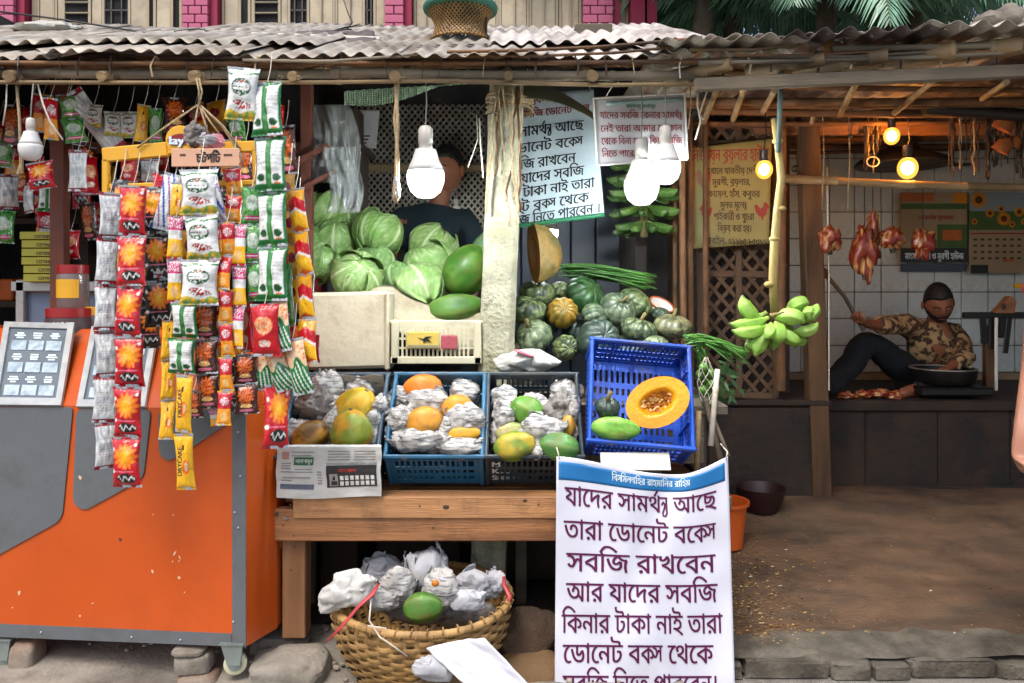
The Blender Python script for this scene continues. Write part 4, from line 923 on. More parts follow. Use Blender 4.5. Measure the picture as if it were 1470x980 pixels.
# ---------------------------------------------------------------- cabbages
M['cabbage'] = mat('cabbage_leaf', '#ffffff', .5, .14, 10, .25, 40, attr=True, sss=.0)
def cabbage(label, c, r, rot, seed, tone='#6d9a4a', flat=.86, loose=1.):
    a = mix(lin(tone), lin('#628f2c'), .5); vein = mix(a, lin('#dfe8bc'), .8); dk_ = mix(a, lin('#2f5a26'), .55)
    t = thing('cabbage', label, 'cabbage', c, 'cabbages heaped left of the pillar', rot)
    def vcol(w, v):
        x = abs(w); mid = exp(-(x / (.035 + .04 * (1 - v))) ** 2); s_ = (v * 7.0 - x * 5.5 + .4 * nz(w * 3, v * 3, seed)) % 1.0
        sv = exp(-((s_ - .5) / .055) ** 2) * clamp(x * 6) * .5; fine = .2 * abs(noise.noise(V((w * 9, v * 14, seed)))) * 2 + .22 * exp(-(((v * 24 + w * 21 + 2 * nz(w * 5, v * 5, seed)) % 1 - .5) / .16) ** 2)
        base = mix(a, dk_, clamp(.45 * (nz(w * 2.5, v * 2.5, seed) + .3)))
        return mix(base, vein, clamp(mid + sv + fine))
    B().ball((0, 0, 0), (r * .97, r * .97, r * flat), 30, 20, fn=lambda d, th, ph: 1 + .025 * noise.noise(d * 3 + V((seed, 0, 0))) + .012 * abs(sin(th * 5 + 4 * ph + seed)), col=lambda d, th, ph: vcol(((th * 1.3) % 2) - 1, ph / 3 + .5)).obj('head', M['cabbage'], t, smooth=True, local=True)
    rr = random.Random(int(seed * 10)); n = 7
    for k in range(n):
        a0 = 2 * pi * k / n * 2.2 + rr.uniform(-.3, .3); hw = rr.uniform(.75, 1.05); v1 = rr.uniform(.9, 1.35); lift = (.02 + .024 * k) ; ow = rr.uniform(.08, .26) * loose * (k / n)
        sd = rr.uniform(0, 50)
        def fn(u, v, a0=a0, hw=hw, v1=v1, lift=lift, ow=ow, sd=sd):
            w = u * 2 - 1; env = sqrt(max(0, sin(pi * clamp(.12 + .80 * v)))) ; th = a0 + w * hw * env; ph = -1.35 + v * (1.35 + v1) - .22 * w * w * v
            edge = clamp(max(abs(w), v) ** 4)
            q = r * (1 + lift + ow * edge + .03 * edge * sin(w * 9 + v * 11 + sd) + .018 * nz(w * 3, v * 3, sd))
            return V((cos(th) * cos(ph) * q, sin(th) * cos(ph) * q, sin(ph) * q * flat))
        b = B(); b.sheet(16, 16, fn, .0018, col=lambda u, v: vcol(u * 2 - 1, v)); b.obj('leaf', M['cabbage'], t, smooth=True, local=True)
    return t
cb = [(463, 303, 3.95, 27, (-.3, .3, 0), '#6fa048', 1.6, 'cabbage with big upright outer leaf at the top left, below the plastic sheet'),
 (482, 343, 3.85, 30, (.3, -.3, 1), '#6f9f48', 1., 'round cabbage in the second row at the left of the heap'),
 (541, 333, 3.80, 35, (.5, .2, 2), '#6a9a42', 1.2, 'leafy cabbage standing highest in the middle left of the heap'),
 (505, 320, 4.0, 22, (.2, .2, 3), '#5f8f45', 1., 'cabbage partly hidden behind the leafy highest one'),
 (463, 377, 3.62, 28, (.4, .3, .5), '#6f9d52', 1.2, 'cabbage behind the snack strips at the lower left of the heap'),
 (538, 381, 3.72, 30, (.4, -.2, 4), '#5f9552', 1.1, 'dark veined cabbage in the centre of the heap'),
 (512, 396, 3.56, 35, (1.1, .15, .3), '#86ad5c', 1.3, 'pale cabbage with thick stump at the front, above the foam box'),
 (624, 354, 3.95, 33, (.5, .3, 1.), '#86ab58', 1.1, 'light cabbage at the top right of the heap in front of the seller'),
 (618, 382, 3.78, 37, (.6, -.2, 5), '#79a550', 1.2, 'large cabbage below the light one, left of the watermelon'),
 (602, 417, 3.60, 37, (.9, .3, 3.6), '#84ad5e', 1.2, 'pale cabbage lowest in the heap, next to the lower green melon'),
 (572, 400, 3.70, 24, (.4, .3, 2.6), '#5e9a50', 1.2, 'cabbage wedged between the front pale one and the lowest one'),
 (440, 350, 3.8, 26, (.4, .3, 2.6), '#5e9a50', 1.2, 'cabbage mostly behind the yellow and red snack strip')]
for k, (px, py, Y, rp, rot, tn, lo, lb) in enumerate(cb): cabbage(lb, P(px, py, Y), CT(rp, Y) * .93, rot, 3.3 + k * 1.9, tn, .88, lo)
papaya('big glossy green watermelon leaning against the pillar', P(670, 388, 3.60), (CT(33, 3.6), CT(33, 3.6), CT(41, 3.6)), (R(10), R(38), 0), ('#33641c', '#557f30', .5), 41, 'watermelon', 'watermelon', rib=.02, ribs=7, neck=.05)
papaya('long green papaya lying on the sacking above the cream crate', P(653, 442, 3.52), (CT(22, 3.5), CT(22, 3.5), CT(43, 3.5)), (0, R(82), 0), ('#36651f', '#507a30', .5), 43, rib=.06, ribs=5)
papaya('dark green melon half hidden behind the pillar', P(700, 360, 3.8), (CT(24, 3.8), CT(24, 3.8), CT(34, 3.8)), (0, R(30), 0), ('#48704a', '#5c8058', .5), 47, 'watermelon', 'watermelon', rib=.02, neck=.05)

# sacking under the cabbages, foam box, cream crate
M['sacking'] = mat('pale_sacking', '#b3a98f', .9, .15, 12, .4, 90, dirt='#7a6c53')
def sk(u, v):
    px = 440 + 270 * u; top = 418 + 14 * sin(u * 5) - 22 * exp(-((u - .38) / .16) ** 2) + 42 * sst(.45, .85, u)
    return P(px, top + v * 62, 3.50 - .10 * v + .012 * nz(u * 7, v * 3)) + V((0, (.0 if v > 0 else .1), 0))
b = B(); b.sheet(60, 16, sk, .003); tag(b.obj('sacking', M['sacking'], smooth=True), 'pale sacking spread under the cabbages', 'sack')
M['foam'] = mat('dirty_foam_board', '#bdb49c', .85, .1, 4, .35, 30, col2='#a89d84', dirt='#857a62', dscale=2.5)
fb = thing('foam_box', 'dirty cream foam box standing on end below the cabbages', 'box', P(505, 528, 3.32))
B().box(P(503, 473, 3.40), (.36, .14, .333), rot=(0, R(-1.5), 0), bev=.014).obj('body', M['foam'], fb)
B().box(P(558, 473, 3.39) + V((.004, .0, -.004)), (.02, .155, .335), bev=.008).obj('edge', M['foam'], fb)
cc = thing('produce_crate', 'cream plastic crate with perforated side and packets inside', 'crate', P(626, 520, 3.3))
w_, h_ = CT(127, 3.32), CT(60, 3.32); b = B(); xs = cuts(w_, .03, 17, .0085); ys = cuts(h_, .03, 3, .009)
b.holed(xs, ys, lambda i, j: i % 2 == 1 and j % 2 == 1 and 1 <= i <= len(xs) - 3, .006, Matrix.Translation(P(563, 521, 3.32) + V((0, 0, 0))) @ Matrix.Rotation(pi / 2, 4, 'X')); b.obj('front_wall', M['crate_cream'], cc)
b = B(); b.box(P(626, 462, 3.33), (w_ + .02, .03, .016), bev=.004); b.box(P(626, 462, 3.33) + V((0, .26, 0)), (w_ + .02, .02, .016), bev=.004); b.box(P(562, 462, 3.33) + V((0, .13, 0)), (.016, .28, .0164), bev=.004); b.box(P(690, 462, 3.33) + V((0, .13, 0)), (.016, .28, .0164), bev=.004); b.obj('rim', M['crate_cream'], cc)
b = B(); b.box(P(626, 517, 3.31), (w_ + .01, .012, .03), bev=.003); b.box(P(567, 492, 3.31), (.03, .012, h_), bev=.003); b.box(P(686, 492, 3.31), (.03, .012, h_), bev=.003); b.obj('front_frame', M['crate_cream'], cc)
B().box(P(626, 492, 3.335) + V((0, .25, 0)), (w_, .006, h_)).obj('back_wall', M['wood_dark'], cc)  # dark colour puts the shade of the crate's inside behind its slots
B().box(P(626, 521, 3.33) + V((0, .12, 0)), (w_, .25, .006)).obj('bottom', M['crate_cream'], cc)
# packets behind the crate's window
M['print'] = mat('printed_film', '#ffffff', .35, .06, 20, .12, 26, attr=True)
tag(B().box(P(607, 488, 3.30), (.14, .012, .072), col=lin('#b8a04e'), bev=.004).obj('packet', M['print']), 'yellow packet stuck in the window of the cream crate, left one', 'packet')
tag(B().box(P(645, 491, 3.30), (.07, .012, .06), col=lin('#974850'), bev=.004).obj('packet', M['print']), 'pink red packet stuck in the window of the cream crate, right one', 'packet')
b = B()
b.prism([(-.03, .01), (-.008, .002), (.004, .012), (.03, .014), (.012, .002), (.03, -.012), (.006, -.006), (-.006, -.016), (-.006, -.004)], 0, .003, Matrix.Translation(P(610, 487, 3.293)) @ Matrix.Rotation(pi / 2, 4, 'X'), col=lin('#15140f')); b.box(P(607, 497, 3.2925), (.13, .002, .012), col=lin('#7d7a60'))
tag(b.obj('bird_emblem', M['print']), 'dark bird shaped emblem on the yellow packet in the cream crate', 'emblem')
# white sack between the crates and the pumpkins
M['poly_sack'] = mat('white_poly_sack', '#bcbab2', .6, .1, 8, .4, 30, col2='#a3a59f', dirt='#6a6f66', dscale=4)
crumple('white plastic sack with a pink stripe lying in front of the pumpkins', P(749, 517, 3.34), (.16, .08, .05), 51, 'poly_sack', 'white_sack', 'sack', amp=.5, n=34)
tag(B().ball(P(752, 507, 3.28), (.05, .02, .008), 10, 6, rot=(0, .35, 0), col=lin('#c06a78')).obj('pink_ribbon', M['print'], smooth=True), 'pink ribbon on the white sack in front of the pumpkins', 'ribbon')
# bowl with orange rim
ob = thing('small_bowl', 'white bowl with orange rim behind the pumpkin heap', 'bowl', P(944, 440, 3.85)); M['orange_plastic'] = mat('orange_plastic', '#c2571e', .4, .1, 6)
B().lathe([(.02, 0), (.05, .01), (.065, .05), (.062, .05), (.045, .014), (0, .01)], P(944, 448, 3.85), 20, rot=(.5, .4, 0)).obj('bowl_wall', M['white_plastic'], ob, smooth=True)
B().tube([P(944, 448, 3.85) + (Euler((.5, .4, 0)).to_matrix() @ V((cos(a) * .064, sin(a) * .064, .05))) for a in [2 * pi * i / 20 for i in range(21)]], .004, 6).obj('rim', M['orange_plastic'], ob, smooth=True)

# ---------------------------------------------------------------- beans
M['bean'] = mat('long_bean', '#44762e', .45, .3, 9, col2='#2c5a20', dscale=3); M['leafgreen'] = mat('leafy_green', '#335c25', .5, .3, 9, col2='#22401b', dscale=3)
def beans(label, x0, x1, y0, y1, Y0, Y1, n, seed, bend, r=.0038):
    rr = random.Random(seed); t = thing('long_bean_bunch', label, 'beans', P((x0 + x1) / 2, (y0 + y1) / 2, Y0))
    for k in range(n):
        q = k / n; a = P(x0 + rr.uniform(-5, 14), y0 + rr.uniform(-9, 10), Y0 + rr.uniform(0, Y1)); c = P(x1 + rr.uniform(-26, 6), y1 + rr.uniform(-14, 8), Y0 + rr.uniform(0, Y1))
        m_ = (a + c) / 2 + V((0, 0, bend * rr.uniform(.3, 1.2)))
        pts = [a * (1 - s_) ** 2 + m_ * 2 * s_ * (1 - s_) + c * s_ * s_ for s_ in [i / 9 for i in range(10)]]
        B().tube(pts, [r * .5] + [r] * 8 + [r * .5], 5).obj('bean', M['bean'], t, smooth=True)
    return t
beans('heap of long green beans behind the pumpkins', 802, 938, 388, 408, 3.75, .25, 64, 4, .05)
beans('green beans lying beside the banana bunch at the end of the stall', 985, 1070, 488, 512, 3.3, .15, 40, 5, .04)
beans('long beans drooping over the right end of the stall shelf', 1000, 1040, 500, 575, 3.45, .15, 22, 15, .02)
lf = thing('leafy_bundle', 'dark leafy greens drooping below the bean bunch', 'greens', P(1035, 540, 3.4)); rr = random.Random(6)
for k in range(70):
    p = P(rr.uniform(1004, 1062), rr.uniform(515, 568), rr.uniform(3.35, 3.55)); d = V((rr.uniform(-1, 1), rr.uniform(-.5, .2), rr.uniform(-1, .2))).normalized(); s_ = rr.uniform(.03, .06); sd = d.cross(V((0, 1, 0))).normalized() * s_ * .16
    B().add([p, p + d * s_ * .4 + sd, p + d * s_, p + d * s_ * .4 - sd], [(0, 1, 2, 3)]).obj('leaf', M['leafgreen'], lf)
lm = thing('lime_net', 'net bag of green limes hanging at the right end of the stall', 'limes', P(1012, 545, 3.2)); M['lime'] = mat('lime_skin', '#4f7a2e', .4, .2, 30, .1, 90)
for k, (px, py) in enumerate(((1010, 528), (1020, 536), (1012, 545), (1022, 552), (1010, 560), (1018, 568), (1014, 578), (1006, 537), (1026, 562))): B().ball(P(px, py, 3.2 + .02 * (k % 3)), .021, 14, 9).obj('lime', M['lime'], lm, smooth=True)
b = B()
for k in range(6): b.tube([P(1014 + 13 * cos(k + j * .5) * sin(pi * (j + .4) / 9), 512 + j * 9, 3.17 + .02 * sin(k)) for j in range(9)], .0012, 4)
b.obj('net', M['rope_white'], lm)
# posts at the right end of the stall
ep = thing('end_trestle', 'wooden and bamboo uprights holding the right end of the stall shelf', 'trestle', P(1020, 680, 3.1))
for k, (x0, y0, x1, y1, r, m_) in enumerate(((1030, 530, 1020, 640, .012, 'rope_white'), (1003, 590, 1000, 690, .013, 'bamboo'), (1012, 570, 1034, 660, .014, 'wood_old'), (1024, 600, 1046, 655, .009, 'wood_old'))):
    bamboo(B(), P(x1, y1, 3.05), P(x0, y0, 3.1), r, .2, 7, 0, k).obj('upright', M[m_], ep, smooth=True)
B().box((.82, 3.3, .62), (.04, .7, .05), bev=.004).obj('side_rail', M['wood_old'], ep); B().box((.82, 3.6, .35), (.05, .05, .6), bev=.004).obj('upright', M['wood_old'], ep); B().box((.77, 3.02, .32), (.04, .04, .6), bev=.004).obj('upright', M['wood'], ep)
card = tag(B().box(P(912, 662, 2.90), (.26, .006, .07), rot=(R(-35), 0, R(-1)), bev=.002).obj('white_card', M['white_plastic']), 'blank white card between the blue crate and the banner', 'card')

# ================================================================ green banana bunches
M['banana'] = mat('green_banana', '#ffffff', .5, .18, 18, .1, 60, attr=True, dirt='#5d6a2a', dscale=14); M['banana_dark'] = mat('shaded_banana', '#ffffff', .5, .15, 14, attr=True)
def banana(p0, p1, r, bow, parent, tone='#6f9c38', ml='banana'):
    p0, p1 = V(p0), V(p1); a = lin(tone); m_ = (p0 + p1) / 2 + V(bow); n = 12
    pts = [p0 * (1 - s_) ** 2 + m_ * 2 * s_ * (1 - s_) + p1 * s_ * s_ for s_ in [i / n for i in range(n + 1)]]
    rs = [r * .32, r * .4, r * .62, r * .9, r, r * 1.04, r * 1.04, r, r * .97, r * .86, r * .62, r * .34, r * .2]
    cs = [mix(a, lin('#b9b06a'), .3 if i < 2 else .06 * (i % 2)) for i in range(n)] + [lin('#3a2f1c')]
    b = B(); b.tube(pts, rs, 5, col=cs); o = b.obj('banana', M[ml], parent, smooth=False)
    me = o.data; md = o.modifiers.new('bevel', 'BEVEL'); md.width = r * .35; md.segments = 2; me.polygons.foreach_set('use_smooth', [True] * len(me.polygons)); return o
bn = thing('banana_bunch', 'bright green banana bunch hanging by its stalk at the front', 'bananas', P(1112, 440, 3.0))
YB_ = 3.0
for (x0, y0, x1, y1, r, bx, bz, dy, tn) in [
    (1094, 462, 1066, 423, 12, -12, -6, .02, '#76a33c'), (1104, 455, 1046, 464, 10, 0, -12, 0, '#7aa83e'), (1102, 466, 1050, 474, 11, 0, -14, -.02, '#82b045'), (1104, 470, 1070, 496, 12, -4, -14, 0, '#6c9a38'),
    (1112, 456, 1155, 464, 13, 2, 12, -.05, '#8cb84c'), (1128, 448, 1162, 436, 12, 2, 12, .0, '#84b047'), (1146, 462, 1174, 435, 10, 14, -2, .02, '#8cb84c'), (1138, 474, 1175, 462, 9, 6, -12, -.01, '#94bd55'),
    (1114, 462, 1118, 494, 12, -4, 0, -.07, '#7aa83e'), (1106, 464, 1098, 486, 9, 0, 0, -.08, '#86b24a'), (1118, 470, 1150, 490, 11, -2, -8, -.03, '#7ca842'), (1126, 474, 1160, 488, 10, 8, -12, .03, '#6e9a3a'),
    (1104, 472, 1084, 512, 11, -6, 0, -.02, '#78a440'), (1098, 472, 1074, 508, 10, -9, -2, .03, '#6a963a'), (1120, 466, 1108, 504, 11, 2, 0, .02, '#6e9a3a'), (1150, 456, 1166, 450, 10, 2, 8, -.05, '#86b24a'), (1100, 448, 1080, 470, 10, -10, -8, .05, '#628c34'), (1130, 462, 1142, 500, 9, 10, -6, .05, '#628c34')]:
    a = P(x0, y0, YB_ + .0); c = P(x1, y1, YB_ + dy); k = YB_ / F; banana(a, c, r * k * .98, (bx * k, dy * .8, bz * k), bn, tn)
M['stalk'] = mat('banana_stalk', '#938048', .6, .25, 14, .4, 50, col2='#6d5c34', dscale=4, stretch=(3, 3, .6)); M['stalk_up'] = mat('grey_green_rope', '#4b5a55', .7, .2, 20)
B().tube([P(1111, 452, 3.0), P(1110, 400, 3.0), P(1112, 350, 3.0), P(1116, 300, 3.0), P(1122, 255, 3.0), P(1117, 215, 3.0), P(1110, 170, 3.0)], [.013, .018, .018, .016, .016, .013, .010], 10).obj('stalk', M['stalk'], bn, smooth=True)
B().tube([P(1117, 218, 2.98), P(1119, 170, 2.98), P(1121, 104, 2.97)], [.010, .010, .012], 8).obj('hanging_rope', M['stalk_up'], bn, smooth=True)
for k, (px, py) in enumerate(((1105, 408), (1112, 343), (1121, 300), (1116, 203), (1113, 452))):
    B().lathe([(.013, -.012), (.021, -.004), (.022, .004), (.013, .012)], P(px, py, 3.0), 10).obj('knuckle', M['stalk'], bn, smooth=True)
B().tube([P(1111, 452, 2.98), P(1125, 448, 2.95), P(1138, 446, 2.96)], .004, 5).obj('stem_twist', M['stem'], bn, smooth=True)
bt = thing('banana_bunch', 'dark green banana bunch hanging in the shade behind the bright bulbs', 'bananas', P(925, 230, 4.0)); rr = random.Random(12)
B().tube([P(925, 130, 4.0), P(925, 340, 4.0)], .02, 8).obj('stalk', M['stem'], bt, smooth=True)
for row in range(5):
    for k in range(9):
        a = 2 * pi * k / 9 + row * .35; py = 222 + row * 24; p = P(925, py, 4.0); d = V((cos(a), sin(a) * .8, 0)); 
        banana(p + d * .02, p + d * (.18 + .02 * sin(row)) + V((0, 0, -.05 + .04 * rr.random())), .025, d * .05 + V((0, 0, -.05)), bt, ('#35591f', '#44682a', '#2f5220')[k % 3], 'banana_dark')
# ================================================================ banner and hanging signs
M['ink_purple'] = mat('purple_print', '#521040', .5, .12, 30, spec=.3); M['ink_black'] = mat('black_print', '#15191c', .5, .1, 30, spec=.3); M['ink_red'] = mat('red_brown_print', '#7d1e28', .5, .1, 30, spec=.3)
M['ink_white'] = mat('white_sign_print', '#c4d8e0', .5, .1, 30); M['ink_green'] = mat('green_print', '#1d6a4a', .5, .1, 30); M['ink_brown'] = mat('brown_print', '#41301c', .6, .1, 30)
M['banner'] = mat('banner_vinyl', '#c6c8d4', .42, .05, 3, .08, 14, spec=.5); M['banner_blue'] = mat('banner_blue_band', '#1566a0', .4, .1, 6, spec=.5)
def sag(u): return 26 * (sin(pi / 2 * clamp(u / .70)) ** 1.6 if u < .70 else max(0, cos(pi / 2 * (u - .70) / .30)) ** 1.1)
def ban(px, py, off=0.):
    """a point of the banner sheet; px, py measured along the flat cloth in photo pixels"""
    u = clamp((px - 797) / 246, -.05, 1.1); t = (py - 655) / 345.
    yy = py + sag(clamp(u)) * exp(-(py - 655) / 85.) + 3 * t
    xx = 799 - 3 * t + (px - 797) * (1 + .055 * t)
    Yd = 2.845 + .010 * sin(u * 7 + t * 3) * (.3 + t) + .026 * exp(-((u - .7 + .5 * t) / .10) ** 2) * (1 - t) - .018 * exp(-((u - .25 - .4 * t) / .07) ** 2) * (.3 + t) + .009 * sin((u * 3.2 - t * 2.1) * 4) * (1 - .4 * t) + .006 * nz(u * 5, t * 6, 2) - .05 * t
    return P(xx, yy, Yd - off)
bnr = thing('donation_banner', 'white vinyl banner with large purple lettering hung on the front of the stall', 'banner', P(925, 820, 2.85))
b = B(); b.sheet(60, 90, lambda u, v: ban(797 + 246 * u, 1010 - 355 * v), .0015); b.obj('sheet', M['banner'], bnr, smooth=True)
b = B(); b.sheet(60, 6, lambda u, v: ban(800 + 238 * u, 688 - 26 * v, .0012), .0008); b.obj('blue_band', M['banner_blue'], bnr, smooth=True)
for txt, x0, x1, base in (('যাদের সামর্থ্য আছে', 809, 1024, 724), ('তারা ডোনেট বক্সে', 808, 1022, 772), ('সবজি রাখবেন', 812, 1020, 818), ('আর যাদের সবজি', 812, 1022, 861), ('কিনার টাকা নাই তারা', 806, 1028, 906), ('ডোনেট বক্স থেকে', 808, 1014, 949), ('সবজি নিতে পারবেন।', 808, 1020, 993)):
    text_b(txt, lambda x, y, b0=base: ban(x, b0 - y, .003), height=42, width=x1 - x0, x=x0, bold=.03, step=14).obj('lettering', M['ink_purple'], bnr)
text_b('বিস্‌মিল্লাহির রাহমানির রাহিম', lambda x, y: ban(x, 679 - y, .003), height=18, width=112, x=876, bold=.05, step=10).obj('lettering', M['ink_white'], bnr)
for px in (801, 1040): B().tube([ban(px, 658, .004), ban(px, 655, .004) + V((.006 if px > 900 else -.006, 0, .02)), ban(px, 655) + V((.02 if px > 900 else -.01, .15, .02))], .0025, 5).obj('tie', M['rope_white'], bnr, smooth=True)

def quad_sheet(nm, c4, Y, mt, parent, th=.002, nu=20, nv=20, rip=.004, seed=1, off=0.):
    """corners TL TR BR BL in photo pixels at distance Y"""
    def at(u, v, o=0.):
        a = V((*c4[0],)).lerp(V((*c4[1],)), u); c = V((*c4[3],)).lerp(V((*c4[2],)), u); q = a.lerp(c, 1 - v)
        return P(q.x, q.y, Y + rip * (nz(u * 4, v * 4, seed) + .5 * sin(u * 9 + v * 3 + seed)) - o)
    if nm: b = B(); b.sheet(nu, nv, lambda u, v: at(u, v, off), th); b.obj(nm, mt, parent, smooth=True)
    return at
# sign behind the pillar
M['sheet_blue'] = mat('bluish_plastic_sheet', '#a3b3b8', .35, .08, 4, .1, 16); M['band_green'] = mat('green_band', '#1f6b46', .4, .1, 10); M['sheet_white'] = mat('laminated_sheet', '#b5b5b4', .35, .06, 4, .08, 16); M['sheet_edge'] = mat('clear_sleeve', '#87a19c', .3, .1, 6)
s2 = thing('hanging_sign', 'bluish white sign with black lettering hanging behind the concrete pillar', 'sign', P(790, 220, 3.6))
C2 = ((700, 138), (852, 128), (868, 311), (700, 333)); at2 = quad_sheet('sheet', C2, 3.62, M['sheet_blue'], s2, nu=30, nv=30, rip=.006)
def pl2(px, py, o=.004):
    # inverse of the near-rectangle: u from px, v from py with the slope of the lower edge
    v = (py - 133) / 188.; u = (px - 700) / (152 + 16 * v); return at2(u, 1 - clamp(v, -.02, 1.03), o)
sl_ = lambda x: -(x - 780) * .09
for txt, x0, x1, base, h_, ik in (('উদ্যোগে সবজি ডোনেট বক্স', 700, 846, 166, 19, 'ink_red'), ('নওহাটার ব্যবসায়ীর', 700, 812, 147, 17, 'ink_red'), ('যাদের সামর্থ্য আছে', 694, 837, 192, 26, 'ink_black'), ('তারা ডোনেট বক্সে', 694, 836, 215, 26, 'ink_black'), ('সবজি রাখবেন', 724, 826, 238, 26, 'ink_black'), ('আর যাদের সবজি', 712, 838, 258, 26, 'ink_black'), ('কিনার টাকা নাই তারা', 700, 853, 278, 26, 'ink_black'), ('ডোনেট বক্স থেকে', 704, 845, 298, 26, 'ink_black'), ('সবজি নিতে পারবেন ।', 720, 862, 316, 26, 'ink_black')):
    text_b(txt, lambda x, y, b0=base: pl2(x, b0 - y + sl_(x) * .35), height=h_ * .82, width=x1 - x0, x=x0, bold=.04, step=20).obj('lettering', M[ik], s2)
b = B(); b.sheet(20, 2, lambda u, v: at2(u, .0 + .035 * v, .004), .0008); b.obj('green_band', M['band_green'], s2, smooth=True)
for x in (760, 848): B().tube([P(x, 132, 3.61), P(x - 4, 108, 3.6), P(x, 80, 3.6)], .002, 5).obj('string', M['rope_white'], s2)
# small white board
s3 = thing('hanging_board', 'small white board with red brown lettering hanging beside the bright bulbs', 'sign', P(920, 185, 3.2))
C3 = ((852, 141), (983, 134), (987, 228), (857, 237)); at3 = quad_sheet('sheet', C3, 3.22, M['sheet_white'], s3, rip=.002)
b = B(); b.sheet(12, 2, lambda u, v: at3(.14 + .84 * u, .88 + .07 * v, .0035), .0008); b.obj('sleeve_band', M['sheet_edge'], s3, smooth=True)
def edge(u0, v0, u1, v1): B().tube([at3(u0, v0, .002), at3((u0 + u1) / 2, (v0 + v1) / 2, .002), at3(u1, v1, .002)], .0045, 6).obj('sleeve_edge', M['white_plastic'], s3)
edge(0, 0, 1, 0); edge(0, 1, 1, 1); edge(0, 0, 0, 1); edge(1, 0, 1, 1)
pl3 = lambda px, py, o=.0045: at3((px - 852) / 131., 1 - (py - 141 + (px - 852) * .053) / 95.5, o)
for txt, x0, x1, base, h_ in (('যাদের সবজি কেনার সামর্থ্য', 860, 977, 170, 18), ('নেই তারা আমার দোকান', 860, 977, 189, 18), ('থেকে বিনা মূল্যে কিছু সবজি', 860, 976, 207, 18), ('নিতে পারেন ।', 860, 920, 225, 18)):
    text_b(txt, lambda x, y, b0=base: pl3(x, b0 - y), height=h_ * .82, width=x1 - x0, x=x0, bold=.04, step=25).obj('lettering', M['ink_red'], s3)
text_b('আসসালামু আলাইকুম', lambda x, y: pl3(x, 155 - y), height=8, width=42, x=898, bold=.06, step=25).obj('lettering', M['ink_green'], s3)
for x, y2 in ((942, 108), (870, 118)): B().tube([P(x, 138, 3.215), P(x + 10, 122, 3.15), P(x + 18, y2, 3.0)], .0022, 5).obj('string', M['rope_white'], s3)
# butcher's poster
M['poster_y'] = mat('yellow_poster', '#8c8048', .55, .12, 4, .1, 16, col2='#7d7448'); M['ink_fade'] = mat('faded_red_print', '#8a2f22', .6, .12, 20); M['ink_fade2'] = mat('faded_pink_print', '#8a5a44', .6, .12, 20)
s4 = thing('shop_poster', 'yellowish poster with red title and chicken pictures on the bamboo screen', 'poster', P(1050, 280, 4.2))
C4 = ((984, 213), (1108, 199), (1104, 349), (993, 357)); at4 = quad_sheet('sheet', C4, 4.2, M['poster_y'], s4, rip=.006)
pl4 = lambda px, py, o=.005: at4((px - 984) / 122., 1 - (py - 213 + (px - 984) * .09) / 147., o)
for txt, x0, x1, base, h_, ik in (('নিউচয়ন ব্রয়লার হাউস', 991, 1102, 232, 26, 'ink_fade'), ('এখানে যাবতীয় দেশী', 1010, 1088, 251, 14, 'ink_brown'), ('মুরগী, ব্রয়লার,', 1020, 1076, 267, 14, 'ink_brown'), ('কোয়েল, হাঁস, কবুতর', 1010, 1090, 284, 14, 'ink_brown'), ('সুলভ মূল্যে', 1030, 1070, 300, 14, 'ink_brown'), ('পাইকারী ও খুচরা', 1020, 1082, 317, 15, 'ink_brown'), ('বিক্রয় করা হয়।', 1026, 1078, 334, 15, 'ink_brown'), ('মোবাইল- ০১৯৯৫-৮৫০৯১', 1003, 1102, 352, 14, 'ink_brown')):
    text_b(txt, lambda x, y, b0=base: pl4(x, b0 - y), height=h_, width=x1 - x0, x=x0, bold=.05, step=25).obj('lettering', M[ik], s4)
def decal(pts, place, mt, parent, nm='picture', c=None):
    b = B() if c is None else B(); n = len(pts); b.add([place(x, y) for x, y in pts], [tuple(range(n))], c); return b.obj(nm, mt, parent)
for ox, oy, k, fl, ik in ((996, 250, 1.0, 1, 'ink_fade2'), (1000, 300, .8, 1, 'ink_fade'), (1084, 296, .9, -1, 'ink_fade')):
    pts = [(0, 0), (5, -6), (8, -4), (9, 2), (14, 5), (20, -2), (24, 0), (22, 9), (16, 17), (12, 18), (11, 23), (9, 23), (8, 18), (3, 13), (2, 5), (-2, 3)]
    decal([(ox + (x if fl > 0 else 22 - x) * k, oy + y * k) for x, y in pts], lambda x, y: pl4(x, y), M[ik], s4)
# small pale notice at the back
nt = thing('paper_notice', 'small pale notice hanging at the back above the cabbages', 'notice', P(520, 185, 4.3)); quad_sheet('sheet', ((498, 158), (545, 158), (540, 213), (496, 210)), 4.3, M['sheet_white'], nt)
for k in range(3): B().box(P(517, 195 + k * 5, 4.29), (.11 - .02 * k, .002, .008)).obj('print_line', M['ink_brown'], nt)
# hanging plastic scraps beside the pillar head
M['clear_plastic'] = mat('cloudy_plastic_sheet', '#8f9490', .25, .1, 5, .3, 9, alpha=.32, spec=.8)
def pbag(nm, label, fn, mt='clear_plastic', nu=26, nv=30, cat='plastic sheet'):
    b = B(); b.sheet(nu, nv, fn, .0012); return tag(b.obj(nm, M[mt], smooth=True), label, cat)
def hang(x0, x1, y0, y1, Y, sd, fx=lambda u, v: 0., am=.03):
    return lambda u, v: P(x0 + (x1 - x0) * u + fx(u, v), y0 + (y1 - y0) * (1 - v), Y + am * nz(u * 3, v * 2, sd) + am * .6 * nz(u * 8, v * 3, sd + 3) + am * .25 * nz(u * 17, v * 13, sd))
pbag('plastic_sheet', 'cloudy plastic sheet hanging in folds at the left of the cabbages', hang(436, 512, 150, 262, 3.45, 3, lambda u, v: -18 * (v) * (u - .3) + 12 * sin(3 * v), .05))
